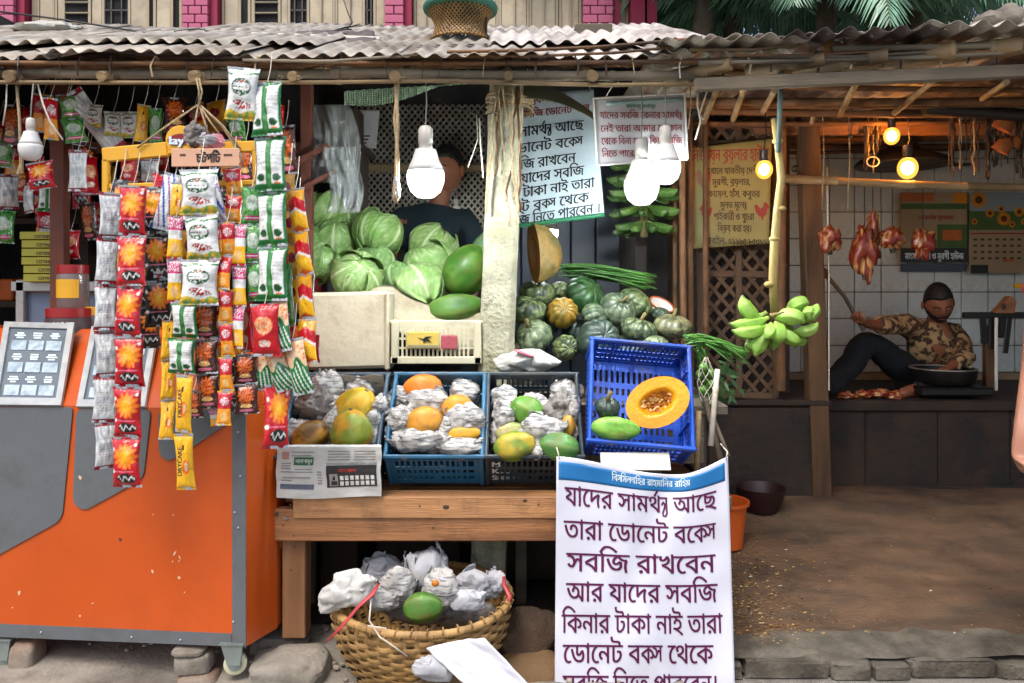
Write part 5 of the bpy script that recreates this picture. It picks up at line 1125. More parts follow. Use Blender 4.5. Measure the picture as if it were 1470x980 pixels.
pbag('plastic_bag', 'torn cloudy plastic bag hanging below the plastic sheet', hang(468, 516, 210, 305, 3.4, 8, lambda u, v: 6 * sin(5 * v), .04))
M['net'] = mat('green_netting', '#7d9a80', .7, .25, 40, .3, 90); M['tarp'] = mat('dull_green_tarp', '#6d7560', .7, .2, 8, .3, 20)
# green netting drooping under the eaves
def netf(u, v):
    px = 495 + 215 * u; lo = 150 - 34 * u + 8 * sin(u * 6); top = 132 - 14 * u
    return P(px, top + (lo - top) * (1 - v), 3.04 + .12 * (1 - v) + .02 * nz(u * 9, v * 4))
b = B(); xs = 60
def strand(pts): b.tube(pts, .0022, 4, caps=False)
for k in range(61): strand([netf(k / 60, j / 5) for j in range(6)])
for j in range(9): strand([netf(k / 40, j / 8) + V((0, 0, .004 * (k % 2))) for k in range(41)])
tag(b.obj('green_netting', M['net']), 'green netting drooping under the eaves above the big bulb', 'net')
b = B(); b.sheet(20, 8, lambda u, v: P(742 + 112 * u, 118 + 8 * u - 4 * v + 42 * u ** 2 + (1 - v) * (4 + 20 * (1 - u)), 3.3 + .2 * v + .02 * nz(u * 5, v * 3)), .002); tag(b.obj('tarp_flap', M['tarp'], smooth=True), 'dull green tarpaulin flap hanging right of the pillar head', 'tarpaulin')

# ================================================================ lamps
def emis(nm, c, s_):
    m = bpy.data.materials.new(nm); m.use_nodes = True; nt_ = m.node_tree; b_ = nt_.nodes['Principled BSDF']
    b_.inputs['Base Color'].default_value = (.9, .9, .9, 1); b_.inputs['Emission Color'].default_value = (*c, 1); b_.inputs['Emission Strength'].default_value = s_
    n_ = nt_.nodes.new('ShaderNodeLayerWeight'); n_.inputs[0].default_value = .35; mr = nt_.nodes.new('ShaderNodeMapRange'); mr.inputs[3].default_value = s_; mr.inputs[4].default_value = s_ * .75
    nt_.links.new(n_.outputs['Facing'], mr.inputs[0]); nt_.links.new(mr.outputs[0], b_.inputs['Emission Strength']); return m
M['led'] = emis('led_glow', (.90, .97, 1.), 360.); M['led2'] = emis('led_glow_small', (.90, .97, 1.), 180.); M['warm'] = emis('tungsten_glow', (1., .45, .12), 130.); M['warm_core'] = emis('tungsten_core', (1., .62, .22), 60.)
def glow_glass(nm, c, s_):
    m = bpy.data.materials.new(nm); m.use_nodes = True; nt_ = m.node_tree; nt_.nodes.clear(); o_ = nt_.nodes.new('ShaderNodeOutputMaterial'); mx = nt_.nodes.new('ShaderNodeMixShader'); tr = nt_.nodes.new('ShaderNodeBsdfTransparent'); em = nt_.nodes.new('ShaderNodeEmission')
    tr.inputs[0].default_value = (1, .8, .5, 1); em.inputs[0].default_value = (*c, 1); em.inputs[1].default_value = s_; mx.inputs[0].default_value = .45
    nt_.links.new(tr.outputs[0], mx.inputs[1]); nt_.links.new(em.outputs[0], mx.inputs[2]); nt_.links.new(mx.outputs[0], o_.inputs[0]); return m
M['led_glass'] = glow_glass('glowing_white_diffuser', (.93, .98, 1.), 3.2); M['led_glass'].node_tree.nodes['Transparent BSDF'].inputs[0].default_value = (1, 1, 1, 1)
M['warm_glass'] = glow_glass('glowing_tinted_glass', (1., .42, .06), 1.7)
M['lamp_body'] = mat('lamp_plastic', '#c9c9c6', .35, .05, 8); M['holder'] = mat('lamp_holder', '#b5b2aa', .4, .1, 9); M['holder_dark'] = mat('dark_lamp_holder', '#26211d', .5, .1, 9)
def led(label, px, py, rp, Y, top, mt='led', group=None, on=True, hold='holder', tilt=0.):
    """px, py the centre of the dome, rp its radius in photo pixels, top the row its flex hangs from"""
    c = P(px, py, Y); r = CT(rp, Y); t = thing('light_bulb', label, 'light bulb', c, group); Mx = Euler((0, tilt, 0)).to_matrix(); 
    B().lathe([(0, -1.0 * r), (.45 * r, -.93 * r), (.8 * r, -.62 * r), (.98 * r, -.15 * r), (1.0 * r, .18 * r), (.97 * r, .45 * r)], c, 28, rot=Mx).obj('dome', M['led_glass'] if on else M['lamp_body'], t, smooth=True)
    if on: B().ball(c + Mx @ V((0, 0, -.05 * r)), (r * .66, r * .66, r * .6), 20, 14).obj('led_core', M[mt], t, smooth=True)
    B().lathe([(.97 * r, .45 * r), (.86 * r, .75 * r), (.72 * r, 1.05 * r), (.58 * r, 1.5 * r), (.55 * r, 1.6 * r)], c, 28, rot=Mx).obj('housing', M['lamp_body'], t, smooth=True)
    B().lathe([(.36 * r, 1.6 * r), (.36 * r, 1.9 * r), (.40 * r, 1.95 * r), (.38 * r, 2.7 * r), (.26 * r, 2.85 * r), (.1 * r, 2.9 * r)], c, 18, rot=Mx).obj('holder', M[hold], t, smooth=40)
    z = P(px, top, Y).z; cc_ = c + Mx @ V((0, 0, 2.85 * r)); B().tube([cc_, V((cc_.x + .004, cc_.y, (cc_.z + z) / 2)), V((cc_.x - .002, cc_.y + .02, z))], .0028, 5).obj('flex', M['wire_grey'], t)
    return t
led('large glowing white bulb above the cabbages in front of the seller', 611, 258, 27, 3.0, 112)
led('glowing white bulb hanging just under the small white board', 921, 270, 25, 3.15, 112)
led('brilliant white bulb overlapping the lower right of the small white board', 955, 243, 22, 3.05, 112)
led('small round white bulb beside the half pumpkin', 790, 335, 12, 4.0, 200, 'led2')
led('small distant white bulb low behind the bright bulbs', 911, 340, 11, 4.5, 200, 'led2')
led('tiny white bulb glowing behind the seller beside the pillar', 655, 308, 8, 4.6, 200, 'led2')
led('unlit grey bulb hanging at the upper left of the snack stall', 44, 215, 16, 2.9, 118, on=False)
def tung(label, px, py, rp, Y, top, ry=1.15):
    c = P(px, py, Y); r = CT(rp, Y); t = thing('light_bulb', label, 'light bulb', c)
    B().ball(c, (r, r, r * ry), 22, 14).obj('glass', M['warm_glass'], t, smooth=True); B().ball(c, (r * .62, r * .62, r * .7), 18, 12).obj('filament_glow', M['warm'], t, smooth=True)
    B().lathe([(.5 * r, ry * r * .85), (.45 * r, r * 1.5), (.5 * r, r * 1.6), (.48 * r, r * 2.3), (.1 * r, r * 2.4)], c, 14).obj('holder', M['holder_dark'], t, smooth=40)
    z = P(px, top, Y).z; B().tube([c + V((0, 0, r * 2.3)), V((c.x + .01, c.y, (c.z + z) / 2 + .02)), V((c.x, c.y, z))], .003, 5).obj('flex', M['wire'], t); return t
tung('orange glowing bulb in front of the yellow poster', 1097, 243, 12, 3.75, 140)
tung('small orange bulb highest above the butcher, under the lintel', 1280, 195, 11, 4.15, 130)
tung('brightest orange bulb just above the horizontal bamboo pole', 1303, 241, 14, 4.15, 170)

# ================================================================ wicker basket under the table
M['cane'] = mat('split_cane', '#a3804e', .6, .28, 14, .3, 60, col2='#7d5e36', dscale=9, stretch=(1, 1, 1)); M['cane2'] = mat('darker_split_cane', '#8f6e40', .65, .28, 14, .3, 60, col2='#69502c', dscale=9)
BK = P(606, 900, 2.93); BK.z = 0
bk = thing('wicker_basket', 'big round woven cane basket full of wrapped fruit under the table', 'basket', BK)
BR_, BH = .33, .275
def brad(t): return (.235 + (BR_ - .235) * sin(pi / 2 * min(1, t * 1.15)) - .0 * t)
NS = 44; RW = 14
for j in range(RW):
    b = B(); z0 = .012 + (BH - .02) * j / RW; hh = (BH - .02) / RW * .96; vs = []; cs = []; n = NS * 4; fs = []
    for k in range(n):
        th = 2 * pi * k / n; w = .0068 * cos(NS / 2 * th + pi * j); 
        for q, (dz, dr) in enumerate(((0, .0), (hh * .5, .0035), (hh, .0))):
            r_ = brad((z0 + dz) / BH) + w + dr; vs.append((BK.x + r_ * cos(th), BK.y + r_ * sin(th), z0 + dz + .003 * sin(3 * th + j) + .0015 * nz(th * 9, j)))
        for q in range(2): pass
    for k in range(n):
        a = 3 * k; c = 3 * ((k + 1) % n); fs += [(a, c, c + 1, a + 1), (a + 1, c + 1, c + 2, a + 2)]
    b.add(vs, fs); b.obj('weave_strand', M['cane'] if j % 3 else M['cane2'], bk, smooth=True)
for k in range(NS):
    th = 2 * pi * (k + .25 + 0) / NS * 1.0; th = 2 * pi * k / NS + pi / NS * 1.0
    pts = [V((BK.x + brad(t) * cos(th), BK.y + brad(t) * sin(th), .01 + (BH) * t)) for t in [i / 6 for i in range(7)]]
    B().tube(pts, .011, 5, flat=.25).obj('stake', M['cane2'], bk)
tz = BH
b = B(); b.tube([(BK.x + (BR_ + .002) * cos(a), BK.y + (BR_ + .002) * sin(a), tz + .006 * sin(2 * a)) for a in [2 * pi * i / 48 for i in range(49)]], .014, 8); b.obj('rim', M['cane'], bk, smooth=True)
b = B(); rr = random.Random(3)
for k in range(40):
    a = 2 * pi * k / 40; c = V((BK.x + BR_ * cos(a), BK.y + BR_ * sin(a), tz)); rd = V((cos(a), sin(a), 0)); tg = V((-sin(a), cos(a), 0))
    b.tube([c + rd * (.018 * cos(q)) + V((0, 0, .018 * sin(q))) + tg * (.02 * q / 6) for q in [i * 2 * pi / 8 for i in range(9)]], .003, 4)
tag(b.obj('rim_lashing', M['cane2'], bk, smooth=True), kind='stuff')
b = B(); b.lathe([(0, .01), (.22, .012), (.23, .02)], (BK.x, BK.y, 0), 30); b.obj('bottom', M['cane2'], bk)
M['red_cord'] = mat('red_plastic_ribbon', '#a8393c', .45, .15, 20, .2, 40)
b = B(); b.tube([P(543, 838, 2.66), P(535, 852, 2.62), P(515, 870, 2.60), P(490, 900, 2.60), P(467, 922, 2.62)], [.006, .010, .008, .008, .004], 6, flat=.4); tag(b.obj('red_ribbon', M['red_cord'], smooth=True), 'red plastic ribbon hanging down the left side of the wicker basket', 'ribbon')
b = B(); b.tube([P(722, 820, 2.95), P(724, 840, 2.9), P(732, 856, 2.86), P(728, 874, 2.85)], [.004, .008, .009, .004], 6, flat=.4); tag(b.obj('red_ribbon', M['red_cord'], smooth=True), 'red plastic ribbon tied at the right rim of the wicker basket', 'ribbon')
b = B(); b.tube([P(533, 858, 2.62), P(530, 890, 2.60), P(545, 914, 2.595), P(560, 924, 2.59), P(585, 942, 2.60)], .003, 5); b.tube([P(528, 898, 2.60), P(555, 902, 2.59)], .0025, 5); tag(b.obj('white_string', M['rope_white'], smooth=True), 'white string trailing over the front of the wicker basket', 'string')
# its contents
def wr(px, py, rx, ry, Y, seed, label, mt='news2', amp=.3, rot=(0, 0, 0)):
    return crumple(label, P(px, py, Y), (CT(rx, Y), CT(min(rx, ry), Y) * .9, CT(ry, Y)), seed, mt, 'wrapped_fruit', 'wrapped fruit', amp=amp, rot=rot)
wr(612, 823, 34, 36, 3.0, 61, 'tallest paper wrapped fruit in the middle of the wicker basket', amp=.22)
wr(551, 818, 28, 22, 3.1, 62, 'grey wrapped fruit at the back left of the wicker basket', amp=.15)
wr(572, 842, 26, 30, 2.85, 63, 'crumpled newspaper wrapped fruit at the front left of the basket', 'news')
wr(632, 846, 28, 28, 2.82, 64, 'torn newspaper wrap showing a bit of orange in the wicker basket', 'news')
wr(682, 842, 33, 22, 2.95, 65, 'bluish grey wrapped fruit at the right of the wicker basket', amp=.22)
wr(668, 862, 30, 16, 2.80, 66, 'small crumpled wrap at the front right of the wicker basket', 'news2')
wr(712, 838, 14, 20, 2.95, 67, 'thin paper wad at the right rim of the wicker basket', 'news2')
wr(548, 860, 24, 18, 2.80, 68, 'newspaper wad against the left rim of the wicker basket', 'news')
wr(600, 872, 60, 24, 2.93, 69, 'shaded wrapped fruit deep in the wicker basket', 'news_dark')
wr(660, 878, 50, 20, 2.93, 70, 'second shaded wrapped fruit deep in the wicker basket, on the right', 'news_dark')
papaya('green papaya showing at the front of the wicker basket', P(607, 872, 2.72), (CT(22, 2.72), CT(18, 2.72), CT(28, 2.72)), (0, R(85), 0), ('#3a6420', '#48742a', .5), 71)
tag(B().ball(P(625, 837, 2.73), (.014, .01, .012), 12, 8, col=lin('#b56a1c')).obj('fruit_glimpse', M['papaya'], smooth=True), 'bit of orange fruit glimpsed through a torn wrap in the basket', 'fruit')
M['thin_bag'] = mat('thin_white_bag', '#c3c2bd', .4, .08, 7, .5, 12, col2='#a9a8a4', alpha=.92)
crumple('thin white plastic bag hanging over the left rim of the wicker basket', P(494, 850, 2.72), (CT(44, 2.72), .05, CT(24, 2.72)), 81, 'thin_bag', 'plastic_bag', 'plastic bag', amp=.6, rot=(0, R(-28), 0), n=34)
# sacks to the right of the basket, folded white cloth
M['jute'] = mat('jute_sack', '#70573a', .95, .25, 10, .6, 110, col2='#5a452d'); M['jute_dark'] = mat('dark_jute_sack', '#3f3023', .95, .25, 10, .6, 110); M['white_cloth'] = mat('white_cloth', '#c9c9d0', .75, .05, 5, .2, 16)
crumple('dark brown sack slumped between the basket and the banner', P(757, 915, 3.05), (.14, .12, .115), 83, 'jute_dark', 'gunny_sack', 'sack', amp=.25, n=30)
crumple('brown gunny sack lying on the ground beneath the dark sack', P(765, 975, 2.9), (.2, .14, .10), 84, 'jute', 'gunny_sack', 'sack', amp=.2, n=34)
crumple('brown sacking bundle in front of the basket under the white cloth', P(640, 1004, 2.62), (.2, .09, .075), 85, 'jute', 'gunny_sack', 'sack', amp=.2, n=30)
def cloth(u, v):
    px = 612 + 82 * u + 78 * (1 - v) ** 1.0 + 10 * u * (1 - v); py = 917 + 84 * (1 - v) - 4 * sin(3 * u) + 8 * u * (1 - v) + 14 * (1 - u) * v
    return P(px, py, 2.56 - .10 * (1 - v) + .02 * sin(u * 3) + .008 * nz(u * 6, v * 6) + .01 * sin(u * 9 + v * 2))
b = B(); b.sheet(30, 30, cloth, .006); tag(b.obj('white_cloth', M['white_cloth'], smooth=True), 'folded white cloth lying over the sacking in front of the basket', 'cloth')
crumple('crumpled grey and white bag end beside the folded white cloth', P(622, 958, 2.57), (CT(32, 2.57), .03, CT(18, 2.57)), 87, 'news2', 'bag_end', 'plastic bag', amp=.35)
# orange bucket behind the banner
bu = thing('orange_bucket', 'orange plastic tub standing on the shop floor behind the banner edge', 'bucket', P(1040, 780, 3.75)); cpt = P(1040, 785, 3.75); cpt.z = floor_z(cpt.x, 3.75)
B().lathe([(.085, 0), (.105, .2), (.118, .205), (.118, .22), (.108, .22), (.10, .2), (.08, .02), (0, .015)], cpt, 26).obj('tub', M['orange_plastic'], bu, smooth=40)
# basket standing on the roof
rb = thing('cane_stool', 'waisted cane stool with green rim standing upside down on the tin roof', 'stool', P(660, 60, 3.9))
c = P(661, 61, 3.9); M['green_rim'] = mat('green_binding', '#2f6a55', .7, .25, 30, .4, 90)
for k in range(44):
    for sg in (1, -1):
        a = 2 * pi * k / 44; pts = []
        for i in range(7):
            t = i / 6; r_ = .125 + .045 * abs(t - .45) ** 1.5 * 2.4; aa = a + sg * t * 1.0; pts.append(V((c.x + r_ * cos(aa), c.y + r_ * sin(aa), c.z + .16 * t)))
        B().tube(pts, .0032, 4).obj('cane_rod', M['cane2'], rb)
B().lathe([(.17, .150), (.185, .155), (.19, .172), (.18, .19), (.05, .192), (0, .192)], c, 34, fn=lambda th, t: 1 + .02 * sin(th * 17)).obj('rim', M['green_rim'], rb, smooth=True)
B().tube([(c.x + .145 * cos(a), c.y + .145 * sin(a), c.z + .006) for a in [2 * pi * i / 30 for i in range(31)]], .008, 6).obj('foot_ring', M['cane2'], rb, smooth=True)
B().tube([P(697, 10, 3.85), P(698, 30, 3.85), P(698, 62, 3.85)], .006, 6).obj('tie_stick', M['wood_dark'], rb)
# bricks, pipes, wires and scraps on the roof
rk = thing('loose_brick', 'old brick lying on the tin roof below the right pink pier', 'brick', P(851, 46, 4.0)); B().box(P(851, 46, 4.0), (.19, .1, .06), bev=.006).obj('body', M['wood_old'], rk)
b = B(); b.tube([P(-60, 62, 3.42), P(150, 72, 3.35), P(260, 78, 3.3), P(420, 72, 3.35), P(700, 66, 3.4)], .012, 8); tag(b.obj('roof_pipe', M['iron'], smooth=True), 'dark pipe lying along the tin roof from the left edge', 'pipe')
b = B(); b.tube([P(230, 82, 3.2), P(420, 80, 3.2), P(640, 68, 3.3), P(930, 68, 3.3)], .010, 8); tag(b.obj('roof_pole', M['tin_dark'], smooth=True), 'second dark pole lying lower along the tin roof', 'pole')
b = B(); b.sheet(20, 8, lambda u, v: P(520 + 22 - 110 * (1 - u) - 5 * v, 66 - 22 * v + 3 * nz(u * 6, v * 3), 3.6 + .2 * v + .04 * nz(u * 5, v * 5)), .003); tag(b.obj('grey_scrap', M['tin_dark'], smooth=True), 'crumpled grey tin scrap on the roof left of the cane stool', 'scrap')
b = B(); b.box(P(455, 54, 3.75), (.62, .06, .016), rot=(0, R(2), 0), bev=.003); tag(b.obj('wooden_batten', M['white_plastic']), 'pale slat lying on the roof left of the cane stool', 'slat')
b = B(); b.ball(P(68, 40, 3.9), (.17, .06, .03), 22, 10, fn=lambda d, th, ph: 1 + .3 * noise.noise(d * 2)); tag(b.obj('white_sack', M['poly_sack'], smooth=40), 'pale bundle on the roof at the upper left corner', 'bundle')
for k, (pts, r_) in enumerate([([(-20, 14), (90, 28), (210, 47), (330, 50)], .005), ([(490, -10), (500, 20), (506, 32), (498, 42)], .003), ([(440, 48), (475, 44), (505, 42)], .004), ([(250, 45), (285, 41), (330, 54)], .004)]):
    b = B(); b.tube([P(x, y, 3.8) for x, y in pts], r_, 5); tag(b.obj('cable', M['wire'], smooth=True), ('long black cable slung over the roof at the upper left', 'short black wire hooking down from above right of the pale slat', 'black cable end lying on the roof beside the hooked wire', 'thin black cable looping over the roof under the left pink pier')[k], 'cable')
# ================================================================ orange snack cart
M['orange'] = mat('orange_cart_paint', '#b84c12', .34, .05, 3, .03, 30, dirt='#a84412', dscale=2.2, spec=.5, coat=.25); M['cart_grey'] = mat('grey_cart_panel', '#5b6064', .4, .06, 5, .04, 40, coat=.15, dirt='#4a4a48', dscale=3)
M['alu'] = mat('brushed_aluminium', '#9fa3a4', .35, .06, 20, metal=.55); M['flake'] = mat('bare_patch', '#c9a58a', .7, .2, 30); M['screen'] = mat('display_card', '#59636c', .3, .06, 8); M['tray_print'] = mat('pale_tray_print', '#9fb0bb', .35, .22, 60, dscale=20, col2='#7f929f')
KF = .1331
def fY(px): return (2.8 - .9636 * KF) / (1 + KF * (px - 735) / F)
def FP(px, py, o=0.): p = P(px, py, fY(px)); return p + V((-KF, -1, 0)).normalized() * o
ct = thing('snack_cart', 'orange snack cart with grey panels and two tilted display cards on its top', 'cart', (-1.6, 3.1, 0))
prof = [(-.9636, 2.8), (-.8975, 2.95), (-.90, 3.55), (-2.7, 3.55), (-2.7, 3.031)]
B().prism([(x, y) for x, y in prof], .143, 1.0).obj('body', M['orange'], ct)
b = B(); vs = [(-.9636, 2.8, 1.001), (-2.7, 3.031, 1.001), (-2.7, 3.33, 1.27), (-.925, 3.10, 1.27), (-.925, 3.54, 1.27), (-2.7, 3.54, 1.27), (-.905, 3.54, 1.001), (-2.7, 3.54, 1.001)]
b.add(vs, [(0, 3, 2, 1), (3, 4, 5, 2), (0, 6, 4, 3), (4, 6, 7, 5), (1, 2, 5, 7)]); b.obj('sloping_top', M['orange'], ct)
def rounded(pts, r=7, n=4):
    out = []; m_ = len(pts)
    for i in range(m_):
        p = V(pts[i]); a = V(pts[i - 1]); c = V(pts[(i + 1) % m_]); ra = min(r, (a - p).length * .45); rc = min(r, (c - p).length * .45)
        s_ = p + (a - p).normalized() * ra; e = p + (c - p).normalized() * rc
        for k in range(n + 1): t = k / n; out.append(s_ * (1 - t) ** 2 + p * 2 * t * (1 - t) + e * t * t)
    return out
def fpanel(nm, pts, o0, o1, m_, r=7, parent=ct):
    q = rounded([V(p) for p in pts], r) if r else [V(p) for p in pts]; n = len(q); b = B()
    b.add([FP(p.x, p.y, o0) for p in q] + [FP(p.x, p.y, o1) for p in q], [tuple(range(n, 2 * n))[::-1]] + [(k, n + k, n + (k + 1) % n, (k + 1) % n) for k in range(n)]); return b.obj(nm, m_, parent)
fpanel('grey_panel', [(-90, 584), (106, 584), (91, 738), (84, 749), (-90, 845)], .0, .006, M['cart_grey'])
fpanel('grey_panel', [(111, 586), (218, 586), (207, 686), (122, 733), (106, 722)], .0, .006, M['cart_grey'], 12)
fpanel('grey_panel', [(229, 589), (352, 585), (352, 590), (262, 652), (240, 662), (229, 650)], .0, .006, M['cart_grey'], 9)
fpanel('edge_strip', [(334, 584), (353.5, 584), (353.5, 928), (334, 926)], .0, .004, M['cart_grey'], 0)
fpanel('base_strip', [(-260, 884), (333, 909), (333, 927), (-260, 903)], .0, .004, M['cart_grey'], 0)
for px, py in ((346, 683), (338, 735), (343, 757), (336, 892), (260, 918), (190, 914), (60, 907), (343, 620)): B().ball(FP(px, py, .005), (.005, .003, .005), 8, 5).obj('rivet', M['alu'], ct, smooth=True)
rr = random.Random(4)
for k, (px, py, w, h, a) in enumerate(((251, 794, 3, 8, .4), (258, 800, 2, 7, -.4), (257, 829, 4, 5, 0), (219, 820, 3, 7, -.4), (28, 851, 5, 6, .2), (249, 739, 3, 3, 0), (220, 738, 2, 2, 0), (133, 866, 3, 2, 0), (115, 884, 3, 3, 0), (117, 685, 4, 8, -.3), (265, 850, 2, 2, 0), (18, 872, 2, 2, 0), (257, 805, 2, 3, 0), (248, 806, 2, 2, 0))):
    n = 9; pts = []
    for i in range(n):
        t = 2 * pi * i / n; x = cos(t) * w / 2 * rr.uniform(.6, 1.2); y = sin(t) * h / 2 * rr.uniform(.6, 1.2); pts.append((px + x * cos(a) - y * sin(a), py + x * sin(a) + y * cos(a)))
    fpanel('paint_chip', pts, .0, .0012 if k != 9 else .0075, M['flake'], 0)
fpanel('paint_chip', [(171, 772), (175, 773), (174, 777), (171, 776)], 0, .001, M['wood_dark'], 0)
def disp(corners, sd):
    TL, TR, BR_c, BL = corners; a = lambda px, py: P(px, py, fY(px) - .005 if py > 540 else fY(px) + .27)
    c = [a(*p) for p in corners]
    def at(u, v, o=0.):
        p = (c[3].lerp(c[2], u)).lerp(c[0].lerp(c[1], u), v); n_ = (c[2] - c[3]).cross(c[0] - c[3]).normalized(); return p + n_ * o
    b = B()
    def bar(u0, v0, u1, v1, o0, o1):
        q = [at(u0, v0, o0), at(u1, v0, o0), at(u1, v1, o0), at(u0, v1, o0), at(u0, v0, o1), at(u1, v0, o1), at(u1, v1, o1), at(u0, v1, o1)]
        b.add(q, [(4, 5, 6, 7), (0, 3, 2, 1), (0, 1, 5, 4), (1, 2, 6, 5), (2, 3, 7, 6), (3, 0, 4, 7)])
    bar(0, 0, 1, .08, 0, .014); bar(0, .93, 1, 1, 0, .014); bar(0, .08, .085, .93, 0, .0139); bar(.915, .08, 1, .93, 0, .0139)
    f = b.obj('display_frame', M['alu'], ct)
    b = B(); bar(.085, .08, .915, .93, 0, .005); cd = b.obj('display_card', M['screen'], f)
    rr = random.Random(sd)
    for i in range(3):
        for j in range(3):
            u0 = .14 + i * .25; v0 = .115 + j * .27; b = B()
            bar(u0, v0, u0 + .215, v0 + .12, .0052, .0075); o = b.obj('picture', M['tray_print'], f)
            b = B()
            for k in range(3): w = (.10, .15, .12)[k] * rr.uniform(.8, 1.1); bar(u0 + .105 - w / 2, v0 + .15 + k * .028, u0 + .105 + w / 2, v0 + .168 + k * .028, .0052, .0062)
            b.obj('print_line', M['ink_white'], f)
disp(((9, 464), (109, 467), (90, 584), (-10, 583)), 1)
disp(((134, 471), (228, 475), (210, 586), (112, 586)), 2)
# castors and brick props
def castor(label, px, py, r, Y):
    c = P(px, py, Y); R_ = CT(r, Y); t = thing('castor_wheel', label, 'wheel', c); M.setdefault('castor', mat('cream_rubber', '#b9b79a', .5, .1, 9)); M.setdefault('zinc', mat('zinc_bracket', '#87928f', .4, .12, 12, metal=.5))
    rot = Euler((pi / 2, 0, .25)).to_matrix()
    B().lathe([(R_ * .8, -.014), (R_, -.010), (R_, .010), (R_ * .8, .014)], c, 28, rot=rot).obj('tyre', M['castor'], t, smooth=40)
    B().lathe([(R_ * .3, -.018), (R_ * .62, -.0155), (R_ * .62, .0155), (R_ * .3, .018)], c, 20, rot=rot).obj('hub', M['zinc'], t, smooth=40)
    B().prism([(-.022, 0), (.024, 0), (.035, .075), (-.045, .075)], -.003, .003, Matrix.Translation(c + V((0, -.021, 0))) @ Matrix.Rotation(pi / 2, 4, 'X')).obj('bracket', M['zinc'], t)
    B().box(c + V((-.005, 0, .078)), (.09, .06, .006)).obj('plate', M['zinc'], t)
    return t
castor('castor wheel at the right front corner of the orange cart', 338, 951, 16, 2.82); castor('castor wheel under the left end of the orange cart', 7, 944, 16, 2.95)
def brickthing(label, px, py, w, h, Y, seed, m_='concrete'):
    rock('brick', P(px, py, Y), (CT(w, Y) / 2, .06, CT(h, Y) / 2), M[m_], label, 'brick', seed, 14, .07)
M['old_brick'] = mat('old_brick', '#7a6354', .9, .25, 9, .5, 40, col2='#8d8478', dirt='#51453a')
brickthing('worn brick propping the orange cart near its left wheel', 40, 941, 38, 48, 2.96, 5, 'old_brick')
brickthing('upper grey brick of the pair propping the right end of the cart', 280, 948, 52, 30, 2.86, 6)
brickthing('lower brown brick of the pair under the right end of the cart', 286, 978, 56, 30, 2.84, 7, 'old_brick')
brickthing('thin cement slab between the upper brick and the cart floor', 274, 930, 46, 9, 2.86, 8)
for k in range(7):
    px = (150, 190, 225, 100, 175, 372, 385)[k]; rock('rubble_stone', P(px, (925, 928, 935, 936, 945, 935, 925)[k], 3.3), (.05, .04, .035), M['concrete'], ('small stone in the dark below the middle of the cart', 'second small stone below the cart, right of the middle', 'flat stone below the cart left of the brick pair', 'stone below the cart right of the worn brick', 'tiny rubble piece lying low beneath the cart', 'rubble stone in the gap between cart and table leg', 'rubble behind the gap stone beside the table leg')[k], 'stone', k, 9)

# ================================================================ packets
def px_noise(u, v, s_): return nz(u * 9, v * 9, s_)
def star(u, v, cx, cy, r, asp):
    dx, dy = (u - cx), (v - cy) * asp; d = sqrt(dx * dx + dy * dy); a = atan2(dy, dx); k = .62 + .38 * abs(cos(6 * a)) ** .7 * (1 if int(a * 6 / pi * 1.0 + 20) % 2 else .8)
    return d / (r * k)
def ell(u, v, cx, cy, a, b_): return ((u - cx) / a) ** 2 + ((v - cy) / b_) ** 2
c_ = {k: lin(h) for k, h in dict(red='#b30a1c', dred='#7e0818', yel='#e8b020', ora='#e0671a', wht='#d5d8d6', sil='#9aa0a6', blk='#161515', grn='#0d6b2c', dgrn='#0a4a22', mag='#b8206a', blu='#2348a8', brn='#3a1a12', pnk='#d0708a', crm='#d8b894', lgr='#5f9a4a', gld='#c89018').items()}
def d_sun(base):
    def f(u, v):
        c = c_[base]
        if ell(u, v, .10, .78, .05, .04) < 1 or ell(u, v, .9, .86, .06, .03) < 1 or ell(u, v, .08, .34, .09, .035) < 1: c = c_['wht']
        s_ = star(u, v, .55, .64, .46, 1.7)
        if s_ < 1: c = mix(c_['yel'], c_['ora'], clamp(s_ * 1.1 - .1 + .6 * px_noise(u * 2, v * 2, 3)))
        if abs(v - .345) < .012 and .12 < u < .88: c = c_['pnk']
        e = ell(u, v, .55, .2, .34, .105)
        if e < 1: c = c_['blk']
        if e < .8 and abs(v - .2 - .045 * sin(u * 27) * (1 if u < .6 else .6) - .03 * (u - .5)) < .022: c = c_['wht']
        if v < .05 or v > .95: c = mix(c_[base], c_['blk'], .35)
        return c
    return f
def d_silver(u, v):
    c = mix(c_['sil'], c_['wht'], clamp(.5 + px_noise(u, v * .6, 1)))
    if .15 < u < .8 and .2 < v < .85 and (v * 26 % 1) < .3 and px_noise(u * 3, v * 12, 4) > -.15: c = mix(c, c_['blk'], .4)
    if v < .08 or v > .93: c = c_['dred']
    return c
def d_white(u, v):
    c = c_['wht']; e = ell(u, v, .5, .62, .33, .17)
    if e < 1: c = c_['dgrn'] if e > .75 or px_noise(u * 2, v * 3, 5) > -.1 else c_['wht']
    if e < .7 and (abs(v - .66) < .025 or abs(v - .57) < .022): c = c_['wht']
    if e < .5 and abs(v - .735) < .02: c = c_['red']
    if ell(u, v, .52 + .1 * sin(v * 30), .29, .26, .09) < 1 and px_noise(u * 2, v * 2, 9) > -.12: c = mix(c_['red'], c_['brn'], .4)
    if v < .16 + .03 * sin(u * 9): c = mix(c_['yel'], c_['lgr'], clamp(.5 + px_noise(u, v, 2)))
    if .86 < v + .02 * sin(u * 12) < .9: c = c_['grn']
    return c
